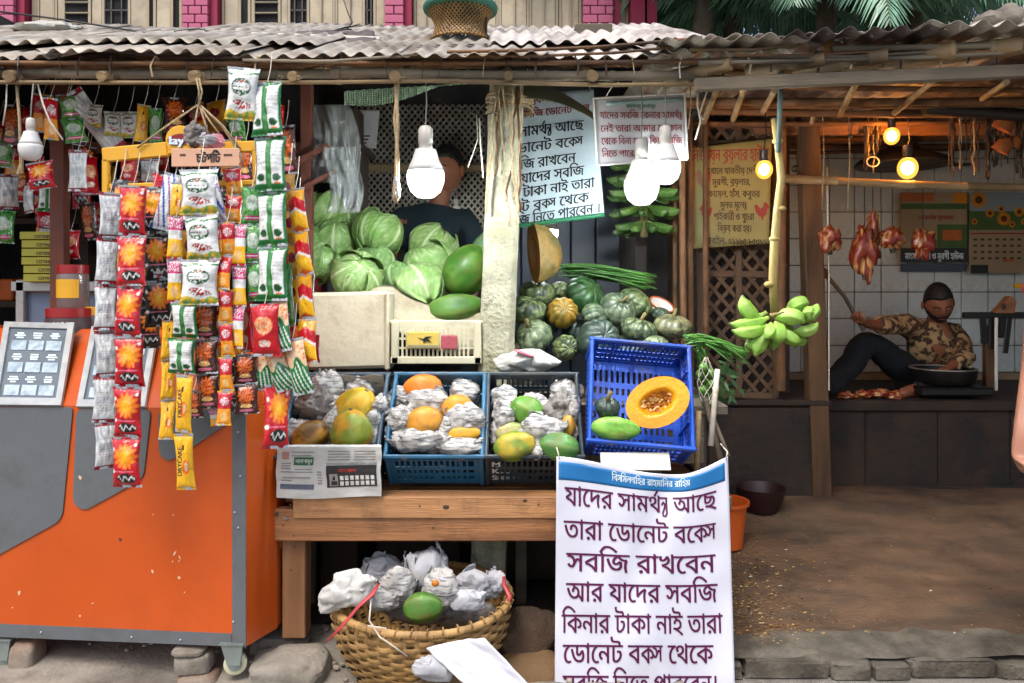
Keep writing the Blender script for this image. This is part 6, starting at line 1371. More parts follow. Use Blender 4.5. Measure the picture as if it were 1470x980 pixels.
def d_gback(u, v):
    c = c_['grn']
    if .12 < v < .93 and (.05 < u < .42 or .58 < u < .95):
        c = c_['wht']
        if v > .42 and (v * 30 % 1) < .34 and px_noise(u * 4, v * 9, 2) > -.1: c = mix(c_['wht'], c_['blk'], .35)
        if ell(u, v, .24, .24, .13, .07) < 1 or ell(u, v, .76, .24, .13, .07) < 1: c = c_['dgrn']
        if ell(u, v, .76, .13, .1, .03) < 1: c = c_['ora']
    elif .44 < u < .56: c = mix(c_['grn'], c_['lgr'], .25)
    return c
def d_pinky(u, v):
    c = c_['mag'] if v > .68 else c_['wht'] if v > .46 else c_['yel']
    if v > .72 and px_noise(u * 2, v * 3, 2) > .1: c = c_['wht']
    if ell(u, v, .5, .25, .28, .12) < 1: c = mix(c_['yel'], c_['crm'], .6)
    if v < .06: c = c_['red']
    return c
def d_stripe(u, v):
    t = (u * 2.2 + v * 1.6) % 1.2
    return c_['blu'] if t < .25 else c_['wht'] if t < .7 else mix(c_['mag'], c_['blu'], .5) if t < .85 else c_['wht']
def d_sachet(u, v):
    c = c_['red']
    if v < .5: c = mix(c_['ora'], c_['yel'], .45)
    if ell(u, v, .5, .7, .32, .13) < 1: c = mix(c_['red'], c_['pnk'], .5) if px_noise(u * 3, v * 3, 1) > 0 else c_['wht']
    if ell(u, v, .5, .26, .26, .13) < 1: c = mix(c_['yel'], c_['crm'], .5)
    if v < .05 or v > .96: c = c_['yel']
    return c
def d_green(u, v):
    c = mix(c_['lgr'], c_['grn'], clamp(.4 + px_noise(u, v, 3) * 1.2))
    if ell(u, v, .5, .58, .34, .2) < 1: c = mix(c, c_['wht'], .35 + .4 * (px_noise(u * 3, v * 4, 6) > 0))
    if abs(v - .18) < .055 and .15 < u < .85: c = c_['mag'] if abs(v - .18) > .018 else c_['wht']
    return c
def d_yr(u, v):
    t = v + .25 * abs(u - .5)
    c = c_['red'] if t > .55 else c_['yel']
    if t > .82: c = c_['gld']
    if .5 < t < .56: c = c_['wht']
    if t < .16: c = c_['ora']
    return c
def d_brown(u, v):
    c = c_['brn']; s_ = star(u, v, .5, .62, .42, 1.3)
    if s_ < 1: c = mix(c_['ora'], c_['brn'], clamp(.35 + px_noise(u * 2, v * 2, 3) * 1.5))
    if ell(u, v, .5, .28, .26, .07) < 1: c = c_['gld'] if px_noise(u * 4, v * 4, 1) > 0 else c_['crm']
    if ell(u, v, .5, .13, .3, .05) < 1: c = c_['pnk']
    return c
def d_dry(u, v):
    c = c_['yel']
    if ell(u, v, .62, .42, .2, .13) < 1: c = c_['ora'] if ell(u, v, .66, .43, .12, .08) > 1 else c_['crm']
    if abs(u - .5) < .05 and .72 < v < .8: c = c_['brn']
    if .55 < v + u * .2 < .575 or v < .05 or v > .95: c = c_['gld']
    return c
def d_redpack(u, v):
    c = c_['red']
    if ell(u, v, .5, .6, .36, .17) < 1: c = mix(c_['crm'], c_['ora'], clamp(.5 + 1.5 * px_noise(u * 2, v * 2, 4)))
    if ell(u, v, .5, .26, .26, .07) < 1: c = c_['wht'] if px_noise(u * 4, v * 4, 1) > 0 else c_['ora']
    return c
def d_gw(u, v):
    t = v + .1 * sin(u * 8)
    c = c_['crm'] if t > .58 else c_['grn']
    if t < .5 and abs((u * 5 + v * 3) % 1 - .5) < .15: c = c_['wht']
    if t > .7 and px_noise(u * 2, v * 2, 8) > .15: c = c_['ora']
    return c
def d_gold(u, v):
    c = c_['gld']
    if ell(u, v, .5, .6, .33, .16) < 1: c = c_['dred']
    if v < .3: c = mix(c_['gld'], c_['brn'], .5)
    return c
DES = dict(red=d_sun('red'), black=d_sun('blk'), silver=d_silver, white=d_white, gback=d_gback, pinky=d_pinky, stripe=d_stripe, sachet=d_sachet, green=d_green, yr=d_yr, brown=d_brown, dry=d_dry, redpack=d_redpack, gw=d_gw, gold=d_gold)
_pk = {}
def packet_mesh(des, asp=1.7, var=0):
    key = (des, round(asp, 1), var)
    if key in _pk: return _pk[key]
    f = DES[des]; b = B(); nu, nv = 26, 44; sd = var * 7.3 + len(des)
    for side in (1, -1):
        def fn(u, v, side=side):
            x = u - .5; z = (v - 1) * asp; e = (4 * u * (1 - u)) ** .45 * clamp(sin(pi * clamp((v - .05) / .9))) ** .45
            pin = 1.03 - .17 * max(0, sin(pi * v)) ** .8
            crim = .018 * sin(u * 44) * (1 if v < .06 or v > .94 else 0)
            wr_ = .05 * e * nz(u * 4 + sd, v * 5, side) + .03 * e * abs(nz(u * 9, v * 7 + sd, 2)) + .03 * nz(u * 3, v * 3, sd)
            return V((x * pin + .02 * nz(v * 3, sd), -side * (.19 * e + wr_ * 1.3) + crim + .02 * sin(v * 5 + sd), z))
        b.grid(nu, nv, fn, (lambda u, v: f(u, v)) if side > 0 else (lambda u, v: c_['sil']))
    _pk[key] = b.mesh('packet', M['foil'], smooth=True); return _pk[key]
M['foil'] = mat('shiny_film', '#ffffff', .2, .05, 12, .25, 9, attr=True, spec=.6, coat=.2)
def strip(label, path, n, w, des, Y, yaw=0., seed=0, cat='snack packets', cord=True, group=None, name='packet_strip', roll=0.):
    """n packets joined end to end along a path of (px, py)"""
    rr = random.Random(seed + 5); pts = [P(x, y, Y) for x, y in path]; L = [0]
    for i in range(1, len(pts)): L.append(L[-1] + (pts[i] - pts[i - 1]).length)
    def at(s_):
        for i in range(1, len(pts)):
            if s_ <= L[i] + 1e-9: return pts[i - 1].lerp(pts[i], (s_ - L[i - 1]) / (L[i] - L[i - 1]))
        return pts[-1]
    t = thing(name, label, cat, pts[0], group); h = L[-1] / n; W_ = CT(w, Y)
    for k in range(n):
        a, c = at(h * k), at(h * (k + 1)); d = c - a; asp = round(h / W_, 1); me = packet_mesh(des, max(.8, asp), (k + seed) % 3)
        tilt = atan2(d.x, -d.z)
        put('packet', me, t, a - pts[0], Euler((rr.uniform(-.12, .12), -tilt + roll + rr.uniform(-.05, .05), yaw + rr.uniform(-.28, .28))), (W_, W_, W_ * (h / W_) / max(.8, asp)))
    if cord:
        B().tube([pts[0], pts[0] + V((.004, .02, .05)), pts[0] + V((0, .05, .12))], .0015, 4).obj('cord', M['rope_white'], t)
    return t
strip('front strip of bright red sunburst chip packets hanging before the cart', [(191, 266), (187, 400), (183, 540), (179, 700)], 6, 44, 'red', 2.62, R(-8), 1)
strip('strip of silver backed packets left of the red sunburst strip', [(158, 276), (152, 400), (151, 540), (150, 672)], 6, 30, 'silver', 2.66, R(38), 2)
strip('strip of black sunburst chip packets just right of the red ones', [(220, 268), (224, 380), (226, 470)], 3, 38, 'black', 2.72, R(20), 3)
strip('blue and white striped packets bent over beside the white noodle packets', [(252, 250), (238, 290), (233, 330)], 1, 30, 'stripe', 2.70, R(35), 4)
strip('purple and blue striped packets folded at the right of the white packets', [(300, 245), (316, 282), (322, 325)], 1, 34, 'stripe', 2.70, R(-35), 5)
strip('strip of pink and yellow sachets left of the white packets', [(253, 310), (251, 372), (251, 434)], 2, 22, 'pinky', 2.66, R(5), 6)
strip('yellow green packet above the pink and yellow sachets', [(256, 262), (254, 312)], 1, 20, 'dry', 2.69, R(10), 7)
strip('strip of white packets with dark round emblem in the middle of the display', [(285, 243), (288, 305), (288, 372), (285, 438)], 3, 54, 'white', 2.60, R(0), 8)
strip('strip of magenta and silver packets seen behind the pink sachets', [(238, 322), (236, 400)], 1, 28, 'silver', 2.75, R(30), 9)
strip('long strip of small red and orange sachets right of the white packets', [(326, 318), (324, 460), (323, 610)], 6, 21, 'sachet', 2.62, R(0), 10)
strip('strip of magenta and yellow sachets next to the green packets', [(344, 322), (343, 400), (343, 500)], 3, 22, 'pinky', 2.64, R(-6), 11)
strip('strip of light green packets left of the green and white ones', [(362, 268), (364, 345), (366, 432)], 3, 30, 'green', 2.66, R(8), 12)
strip('upper strip of green packets with white label backs hanging from the eaves', [(384, 118), (388, 200), (391, 310), (394, 432)], 4, 48, 'gback', 2.64, R(-6), 13)
strip('single white packet with dark emblem and red chilli tied under the roof edge', [(350, 97), (346, 172)], 1, 46, 'white', 2.62, R(4), 14, cord=False)
strip('strip of twisted yellow and red packets in front of the cabbages', [(424, 270), (432, 360), (440, 440), (444, 520)], 4, 30, 'yr', 2.68, R(-30), 15)
strip('second twisted gold strip behind the yellow and red one', [(414, 250), (420, 350), (424, 450)], 4, 26, 'gold', 2.76, R(-30), 16)
strip('lower strip of green and white packet backs under the pink sachets', [(264, 434), (260, 490), (256, 537)], 2, 42, 'gback', 2.60, R(6), 17)
strip('strip of dark brown packets below the white ones', [(294, 436), (297, 510), (299, 586)], 3, 36, 'brown', 2.66, R(0), 18)
dry_strip = strip('lower strip of two long yellow biscuit sachets hanging lowest', [(265, 538), (263, 620), (261, 706)], 2, 28, 'dry', 2.60, R(-4), 19)
strip('narrow yellow sachets behind the long yellow biscuit sachets', [(243, 460), (242, 540), (241, 630)], 3, 20, 'dry', 2.68, R(30), 20)
strip('large red packet below the light green ones', [(380, 436), (379, 512)], 1, 44, 'redpack', 2.60, R(0), 21)
strip('pair of dark packets below the large red packet', [(352, 508), (353, 552), (353, 594)], 2, 34, 'brown', 2.66, R(0), 22)
strip('green and cream packet hanging slanted right of the large red packet', [(398, 432), (408, 505)], 1, 34, 'gw', 2.64, R(-20), 23, roll=0)
strip('green and cream packet leaning over the corner of the newspaper crate', [(420, 486), (436, 566)], 1, 32, 'gw', 2.64, R(-20), 24)
strip('green and cream packet hanging lowest left of the leaning one', [(392, 500), (412, 560)], 1, 34, 'gw', 2.66, R(10), 25)
strip('green packet tucked under the gold strip', [(408, 380), (422, 470)], 1, 34, 'green', 2.74, R(-30), 26)
strip('shiny red packet hanging alone left of the newspaper crate', [(398, 552), (390, 642)], 1, 38, 'red', 2.70, R(40), 27)
strip('red packet seen between gold strip and green backs', [(410, 470), (418, 520)], 1, 26, 'redpack', 2.74, R(-20), 28)
strip('strip of orange packets in the shade behind the red sachets', [(306, 318), (307, 400), (308, 470)], 3, 26, 'sachet', 2.76, R(10), 29)
strip('strip of dark packets behind the black sunburst ones', [(208, 268), (210, 360)], 1, 26, 'brown', 2.80, R(20), 30)
for k, (x0, y0, x1, y1, n, w, des, Y, yw, lb) in enumerate((
 (172, 258, 168, 420, 2, 30, 'black', 2.74, -30, 'shaded black packets behind the left edge of the red strip'), (206, 380, 212, 500, 2, 34, 'black', 2.78, 30, 'pair of black packets lower behind the red sunburst strip'),
 (236, 250, 232, 330, 1, 30, 'redpack', 2.78, 20, 'red packet peeping from behind the striped ones'), (270, 330, 268, 440, 2, 20, 'gold', 2.72, 40, 'thin gold edge of packets behind the white emblem packets'), (312, 430, 316, 560, 3, 26, 'sachet', 2.70, -35, 'short strip of orange sachets left of the long red sachet strip'),
 (332, 240, 336, 320, 2, 26, 'sachet', 2.74, 15, 'orange sachets under the right end of the yellow frame'), (356, 430, 362, 505, 1, 30, 'redpack', 2.70, -25, 'red packet partly behind the large red packet'), (336, 480, 340, 590, 2, 28, 'black', 2.72, 10, 'black packets between the sachets and the dark pair'),
 (402, 330, 410, 440, 2, 28, 'redpack', 2.80, -15, 'two red packets hanging behind the green backs'), (426, 300, 436, 420, 2, 26, 'stripe', 2.80, -30, 'striped packets behind the twisted yellow strip'), (446, 440, 450, 520, 2, 22, 'redpack', 2.74, -40, 'small red packets at the outer right end, over the foam box'),
 (384, 505, 380, 560, 1, 30, 'gw', 2.70, 25, 'green and cream packet behind the lone shiny red packet'), (278, 560, 280, 600, 1, 24, 'brown', 2.74, 0, 'brown sachet in shade between yellow sachets and brown packets'), (308, 585, 310, 612, 1, 18, 'pinky', 2.70, 0, 'small pink sachet end below the brown packets'))):
    strip(lb, [(x0, y0), ((x0 + x1) / 2 + 3, (y0 + y1) / 2), (x1, y1)], n, w, des, Y, R(yw), 60 + k)
# yellow hanger frame with its cords, board and disc
M['yellow_plastic'] = mat('yellow_plastic_frame', '#d09a20', .45, .08, 6, .05, 30); M['board'] = mat('pale_pink_board', '#c79a7e', .6, .1, 7)
hf = thing('hanger_frame', 'yellow plastic hanger frame roped under the eaves to carry packet strips', 'hanger', P(250, 220, 2.82))
yv = 2.80
def yb(x0, y0, x1, y1, w, m_='yellow_plastic'):
    a, c = P(x0, y0, yv), P(x1, y1, yv); d = c - a; B().box((a + c) / 2, (d.length, .022, w), rot=(0, -atan2(d.z, d.x), 0), bev=.004).obj('frame_bar', M[m_], hf)
yb(148, 223, 242, 214, .052); yb(242, 214, 372, 210, .04); yb(152.5, 228, 152.5, 282, .024); yb(367, 214, 369, 262, .024); yb(158, 268, 366, 262, .02)
for pts in ([(197, 212), (240, 180), (285, 150)], [(345, 214), (320, 180), (287, 150)], [(350, 240), (346, 222), (318, 180), (288, 152)], [(300, 196), (294, 175), (286, 150)], [(318, 196), (302, 175), (286, 150)], [(270, 200), (280, 175), (285, 150)], [(285, 150), (286, 132), (282, 112)], [(286, 150), (290, 132), (286, 112)]):
    B().tube([P(x, y, yv - .02 + .004 * i) for i, (x, y) in enumerate(pts)], .0035, 6).obj('cord', M['rope'], hf, smooth=True)
sb = thing('name_board', 'pale pink board with dark scribbled lettering hung above the packets', 'sign', P(295, 227, 2.7)); B().box(P(295, 226, 2.70), (CT(97, 2.7), .008, CT(26, 2.7)), rot=(0, R(-.5), 0), bev=.002).obj('board', M['board'], sb)
text_b('চটপটি', lambda x, y: P(x, 233 - y, 2.6945), height=20, width=34, x=281, bold=.12).obj('lettering', M['ink_black'], sb)
for px, w in ((262, 8), (327, 12)): B().box(P(px, 222, 2.6945), (CT(w, 2.7), .001, .006)).obj('print_line', M['ink_brown'], sb)
ld = thing('brand_disc', 'round yellow disc with white lettering hung behind the pale pink board', 'sign', P(258, 198, 2.74)); Mx = Matrix.Rotation(pi / 2, 3, 'X')
B().lathe([(0, .002), (.048, .002), (.050, 0), (.048, -.002), (0, -.002)], P(258, 200, 2.745), 30, rot=Mx).obj('disc', M['yellow_plastic'], ld, smooth=40)
B().prism([(cos(a) * .044, sin(a) * .020) for a in [2 * pi * i / 24 for i in range(24)]], 0, .002, Matrix.Translation(P(258, 200, 2.741)) @ Matrix.Rotation(pi / 2, 4, 'X') @ Matrix.Rotation(.12, 4, 'Z')).obj('red_oval', M['ink_red'], ld)
text_b("lay's", lambda x, y: P(x, 207 - y, 2.7365), height=17, width=34, x=241, bold=.1).obj('lettering', M['ink_white'], ld)
crumple('pink wrapped sweets bundle resting above the pale pink board', P(303, 203, 2.72), (.05, .03, .028), 91, 'news2', 'sweets_bundle', 'sweets', amp=.4).data.materials[0] = mat('pink_wrap', '#a86a72', .5, .2, 20)
crumple('grey twisted wrapper bundle between the yellow disc and pink sweets', P(281, 195, 2.72), (.04, .03, .04), 92, 'news_dark', 'wrapper_bundle', 'wrapper', amp=.5)
for py in (600, 684): text_b('DRYCAKE', lambda x, y, p0=py: P(261 - y, p0 - x, 2.565), height=9, width=42, bold=.12).obj('lettering', M['ink_brown'], dry_strip)

# ================================================================ dim interior of the snack stall
ish = thing('stall_shelf', 'dark wooden shelves at the back of the snack stall', 'shelf', (-1.9, 4.3, 0))
for z in (.9, 1.35, 1.8, 2.2): B().box((-1.95, 4.35, z), (2.3, .35, .03)).obj('shelf_board', M['wood_dark'], ish)
for x in (-3.05, -2.3, -1.6, -.85): B().box((x, 4.3, 1.2), (.05, .3, 2.4)).obj('upright', M['wood_dark'], ish)
fpst = thing('timber_partition', 'reddish wooden frame between the snack stall and the cabbages', 'frame', P(438, 300, 3.4)); M['red_wood'] = mat('reddish_timber', '#5b2f20', .7, .25, 8, .3, 30)
for px, w in ((441, .045), (86, .06)): B().box(P(px, 330, 3.45) + V((0, 0, -.3)), (w, .05, 1.9)).obj('upright', M['red_wood'], fpst)
B().box(P(265, 212, 3.75), (1.2, .03, .05)).obj('cross_rail', M['red_wood'], fpst); B().box(P(440, 225, 3.4), (.22, .02, .02), rot=(0, R(-28), 0)).obj('slanted_rail', M['red_wood'], fpst); B().box(P(450, 262, 3.4), (.22, .02, .016), rot=(0, R(-28), 0)).obj('slanted_rail', M['red_wood'], fpst)
dim = [(100, 132, 168, 205, 1, 34, 'silver', 3.3, 'dim silver packet hanging near the unlit bulb', 35), (62, 135, 60, 190, 1, 26, 'sachet', 3.35, 'dim orange packet right behind the unlit bulb', 20), (96, 135, 110, 205, 2, 30, 'green', 3.3, 'dim strip of green packets right of the unlit bulb', 30),
 (112, 215, 116, 275, 1, 26, 'silver', 3.2, 'pale packet dangling left of the yellow frame', 20), (56, 232, 62, 272, 1, 40, 'red', 3.25, 'dim red sunburst packet below the unlit bulb', 10), (135, 150, 133, 182, 1, 26, 'white', 3.35, 'small white packet above the yellow frame, leftmost', 0), (163, 160, 163, 196, 1, 26, 'white', 3.35, 'small white packet above the yellow frame, middle one', 0), (185, 160, 187, 198, 1, 26, 'white', 3.35, 'small white packet above the yellow frame, rightmost', 0),
 (207, 150, 203, 205, 1, 18, 'dry', 3.3, 'yellow sachet hanging above the yellow frame', 20), (223, 155, 225, 208, 1, 18, 'green', 3.3, 'dull green sachet right of the yellow one above the frame', 20), (12, 250, 12, 300, 1, 26, 'silver', 3.5, 'dark silver packet at the far left edge below the bulb', 40), (42, 262, 44, 306, 1, 26, 'silver', 3.5, 'dark silver packet second from the left edge', -30), (68, 262, 68, 304, 1, 24, 'gback', 3.5, 'dim green backed packet third from the left edge', 20),
 (185, 228, 187, 262, 1, 26, 'redpack', 3.3, 'dim red packet seen through the yellow frame', 0), (215, 228, 216, 262, 1, 28, 'silver', 3.35, 'greyish packet seen through the yellow frame', 0), (330, 200, 332, 250, 1, 30, 'sachet', 3.2, 'dim orange packet behind the cords on the right', 0), (352, 205, 352, 262, 1, 28, 'brown', 3.2, 'brown packet behind the yellow frame end', 10), (338, 165, 338, 205, 1, 30, 'green', 3.25, 'dark green packet below the single white packet', 0),
 (395, 150, 400, 215, 1, 26, 'redpack', 3.3, 'dull red packet hanging behind the green strip', 10), (410, 180, 416, 250, 1, 30, 'brown', 3.3, 'brown packet behind the green strip near the red timber', 0), (102, 330, 103, 372, 1, 26, 'redpack', 3.6, 'dim red packet above the jars', 0), (125, 290, 127, 345, 1, 26, 'brown', 3.6, 'dim brown packet between the jars and the silver strip', 0), (72, 140, 76, 200, 1, 20, 'sachet', 3.2, 'narrow orange sachet hanging slanted by the unlit bulb', 40),
 (20, 150, 16, 210, 1, 28, 'brown', 3.5, 'brown packet in the far left corner under the eaves', 0), (250, 140, 252, 190, 1, 34, 'brown', 3.5, 'dark packet in the shade above the yellow disc', 10), (310, 145, 312, 190, 1, 36, 'gold', 3.5, 'dull gold packet in the shade under the eaves', -10), (150, 290, 150, 360, 2, 30, 'redpack', 3.7, 'dim strip of red packets behind the silver backs', 0), (118, 240, 120, 300, 1, 30, 'red', 3.7, 'dim red packet deep behind the yellow frame', 0), (5, 200, 2, 240, 1, 30, 'green', 3.6, 'dim greenish packet at the far left edge', 0)]
for k, (x0, y0, x1, y1, n, w, des, Y, lb, yw) in enumerate(dim): strip(lb, [(x0, y0), (x1, y1)], n, w, des, Y, R(yw), k)
rr = random.Random(21); M['dim_pack'] = mat('small_snack_pack', '#ffffff', .5, .1, 20, attr=True)
meshes = [B().box((0, 0, 0), (.075, .05, .12), col=tuple(x * .6 for x in c_[n_]), bev=.008).mesh('snack_pack', M['dim_pack']) for n_ in ('red', 'brn', 'gld', 'sil', 'ora', 'dgrn')]  # pack colours darkened to paint in the dimness of the shelves
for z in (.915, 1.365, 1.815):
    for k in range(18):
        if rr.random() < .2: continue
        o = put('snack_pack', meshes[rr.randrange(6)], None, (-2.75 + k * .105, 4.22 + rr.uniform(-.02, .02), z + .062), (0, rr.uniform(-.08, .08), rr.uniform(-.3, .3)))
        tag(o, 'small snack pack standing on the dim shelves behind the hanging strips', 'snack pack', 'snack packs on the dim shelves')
rr = random.Random(33); kk = list(DES)
for k in range(44):                                                    # the crowded back rows, too dim to tell one from another
    px = rr.uniform(-10, 425); py = rr.uniform(150, 300) if k % 3 else rr.uniform(230, 330); Y = rr.uniform(3.55, 3.95)
    strip('dim packet in the crowded back rows hanging inside the snack stall', [(px, py), (px + rr.uniform(-8, 8), py + rr.uniform(42, 60))], 1, rr.uniform(24, 34), rr.choice(('red', 'black', 'silver', 'brown', 'redpack', 'sachet', 'green', 'gold', 'brown', 'redpack')), Y, R(rr.uniform(-50, 50)), 80 + k, group='dim packets hanging in the back rows', name='hanging_packet')
M['box_y'] = mat('olive_yellow_card', '#8c8a2c', .6, .1, 9)
for k in range(6):
    t = thing('snack_box', ('top', 'second', 'third', 'fourth', 'fifth', 'bottom')[k] + ' yellow box of the stack behind the display cards', 'box', P(63, 338 + 12 * k, 3.5), 'stack of yellow boxes')
    x = 62 + (k * 5 % 3) + k * .8; B().box(P(x, 339 + 12 * k, 3.5), (CT(44, 3.5), .12, CT(10.6, 3.5)), bev=.002).obj('box_body', M['box_y'], t)
    text_b('CITYNET', lambda a, c_2: P(x - 13 + a, 341.5 + 12 * k - c_2, 3.4385), height=6.5, width=26, bold=.1).obj('lettering', M['ink_brown'], t)
M['jar'] = mat('clear_jar', '#8c7f7c', .15, .1, 8, alpha=.55, spec=.8); M['jar_dark'] = mat('dark_sweets', '#3c2a2c', .6, .5, 60); M['lid_red'] = mat('red_lid', '#8c1a20', .4, .1, 9)
def jar(label, px, py0, py1, w, Y, lab=None, body='jar', lid='lid_red'):
    c = P(px, py1, Y); H = (py1 - py0) * Y / F; r = CT(w, Y) / 2; t = thing('sweet_jar', label, 'jar', c)
    B().lathe([(0, 0), (r * .9, .0), (r, .01), (r, H * .74), (r * .93, H * .82)], c, 24).obj('jar_body', M[body], t, smooth=40); B().lathe([(0, .004), (r * .85, .005), (r * .85, H * .6), (0, H * .62)], c, 16).obj('sweets', M['jar_dark'], t, smooth=40)
    B().lathe([(0, H * .8), (r * .98, H * .8), (r * .98, H), (0, H)], c, 24).obj('lid', M[lid], t, smooth=40)
    if lab: B().grid(8, 1, lambda u, v: c + V(((r + .002) * sin((u - .5) * 1.7), -(r + .002) * cos((u - .5) * 1.7), H * (.25 + .42 * v)))).obj('label', M[lab], t)
    return t
jar('clear jar with red lid and yellow label standing on the lower jar', 105, 380, 443, 42, 3.28, 'yellow_plastic'); wj = jar('wide jar with red lid under the yellow labelled one', 100, 442, 505, 62, 3.26, None, 'jar_dark'); jar('yellowish jar right of the wide jar', 133, 440, 500, 26, 3.3, None, 'jar', 'yellow_plastic')
text_b('WHIP', lambda x, y: P(76 + x, 470 - y, 3.16), height=11, width=30, bold=.12).obj('lettering', M['ink_white'], wj)
af = thing('aluminium_window', 'aluminium framed glass case behind the jars', 'glass case', P(90, 440, 3.55))
for a, c, w in (((25, 411), (142, 411), .045), ((31, 408), (31, 490), .04)): p, q = P(*a, 3.5), P(*c, 3.5); B().box((p + q) / 2, (abs(q.x - p.x) + w, .03, abs(q.z - p.z) + w), bev=.004).obj('frame_bar', M['alu'], af)
B().box(P(90, 455, 3.52), (.42, .01, .3)).obj('pane', M['glass_dark'], af)
sh = thing('wire_rack', 'wire rack behind the tilted display cards', 'rack', P(110, 500, 3.3))
for py in (497, 523, 545): B().tube([P(-20, py, 3.3), P(240, py, 3.3)], .003, 5).obj('rack_wire', M['alu'], sh)
# cords and hooks dangling from the eaves
for k, (pts, r_, m_, lb) in enumerate((([(10, 118), (9, 150), (4, 180)], .003, 'rope_white', 'white cord end dangling at the far left under the eaves'), ([(24, 122), (28, 170), (30, 235), (25, 250), (32, 248), (30, 200)], .006, 'rope', 'looped jute rope dangling before the unlit bulb'),
    ([(54, 120), (62, 150), (72, 175), (90, 200)], .0035, 'rope_white', 'white cord slanting down right of the unlit bulb'), ([(568, 112), (571, 180), (569, 240), (568, 258)], .008, 'rope', 'knotted jute rope hanging left of the big glowing bulb'), ([(572, 118), (566, 170), (572, 225), (571, 262)], .006, 'rope', 'second strand of rope twisted beside the knotted one'),
    ([(1004, 108), (1001, 150), (1006, 175), (998, 200)], .004, 'rope_white', 'white string dangling left of the yellow poster'), ([(990, 112), (992, 150), (988, 185)], .003, 'rope', 'frayed jute string above the poster corner'), ([(1012, 108), (1016, 128), (1004, 165), (1010, 172)], .0035, 'rope_white', 'knotted pale string end above the yellow poster'),
    ([(590, 118), (640, 150), (690, 165), (716, 160)], .003, 'wire', 'black flex drooping from the eaves to the pillar head'), ([(684, 165), (686, 200), (672, 240)], .002, 'rope_white', 'thin white thread hanging left of the pillar'), ([(688, 170), (690, 210), (694, 255)], .003, 'rope_white', 'second white thread hanging against the pillar'))):
    Y = 2.98 if k < 5 else 3.2; b = B(); b.tube([P(x, y, Y) for x, y in pts], r_, 6); tag(b.obj('dangling_rope', M[m_], smooth=True), lb, 'cord')
crumple('knot at the end of the rope left of the big bulb', P(569, 272, 2.98), (.016, .014, .045), 95, 'news', 'rope_knot', 'rope', amp=.5).data.materials[0] = M['rope']
# ================================================================ bamboo screen and posts
M['lat'] = mat('split_bamboo_lattice', '#5d4530', .75, .3, 12, .3, 50, col2='#3f2e20')
lt = thing('bamboo_screen', 'crossed bamboo lattice screen with frame behind the banana bunch', 'screen', P(1060, 560, 4.3))
YL = 4.33
def lstrip(x0, y0, x1, y1, Y, w=.022, nm='lattice_strip', m_='lat'):
    a, c = P(x0, y0, Y), P(x1, y1, Y); d = c - a; B().box((a + c) / 2, (d.length, .006, w), rot=(0, -atan2(d.z, d.x), 0), bev=.002).obj(nm, M[m_], lt)
def clipline(cx, slope, x0, x1, y0, y1):
    pts = []
    for x in (x0, x1):
        y = y0 + slope * (x - cx)
        if y0 <= y <= y1: pts.append((x, y))
    for y in (y0, y1):
        x = cx + (y - y0) / slope
        if x0 < x < x1: pts.append((x, y))
    return pts if len(pts) >= 2 else None
for (x0, x1, y0, y1) in ((1000, 1112, 178, 390), (1000, 1112, 394, 568)):
    for k in range(-10, 14):
        for s_, dy in ((1.15, 0), (-1.15, .008)):
            q = clipline(x0 + k * 22 + (6 if s_ > 0 else 0), s_, x0, x1, y0, y1)
            if q: lstrip(*q[0], *q[1], YL + dy)
for y in (178, 205, 392, 566): lstrip(996, y, 1116, y + 2, YL - .012, .035, 'cross_bar')
for x in (1004, 1060, 1113): lstrip(x, 172, x + 1, 570, YL - .02, .035, 'upright')
B().box(P(1060, 400, 4.6), (.6, .03, 1.9)).obj('backing', M['wall_plaster'], lt)
for k, (px, Y, r, lb) in enumerate(((979, 3.95, .018, 'slim bamboo pole at the left edge of the yellow poster'), (990, 4.1, .016, 'second slim bamboo pole below the corner of the yellow poster'), (1012, 4.15, .016, 'bamboo pole in front of the lattice, left side'), (968, 4.2, .014, 'thin pole in the shade left of the bamboo poles'))):
    tag(bamboo(B(), P(px + 2, 575, Y), P(px, 112, Y), r, .34, 8, .004, k).obj('bamboo_pole', M['bamboo_brown'], smooth=40), lb, 'pole')
tag(bamboo(B(), P(1120, 560, 4.25), P(1122, 120, 4.25), .030, .4, 9, 0, 7).obj('bamboo_pole', M['bamboo_brown'], smooth=40), 'thick brown bamboo pole behind the banana stalk', 'pole')
tag(bamboo(B(), P(1120, 256, 4.14), P(1530, 270, 4.14), .024, .35, 9, .01, 8).obj('bamboo_pole', M['bamboo'], smooth=40), 'horizontal bamboo pole the meat hangs from', 'pole')
tp = thing('timber_post', 'square stained timber post in front of the butcher counter', 'post', (P(1176, 700, 4.33)))
a, c = P(1177, 712, 4.33), P(1157, 130, 4.33); d = a - c; B().box((a + c) / 2, (.105, .09, d.length), rot=(0, atan2(d.x, d.z) + pi, 0), bev=.006).obj('shaft', M['wood_post'], tp)
B().tube([P(1187, 240, 4.25), P(1190, 400, 4.25), P(1190, 560, 4.25)], .004, 5).obj('cable', M['rope_white'], tp)
tag(B().ball(P(1142, 242, 4.1), (.022, .02, .02), 12, 8).obj('switch_knob', M['holder_dark'], smooth=True), 'dark round knob hanging left of the timber post', 'knob')
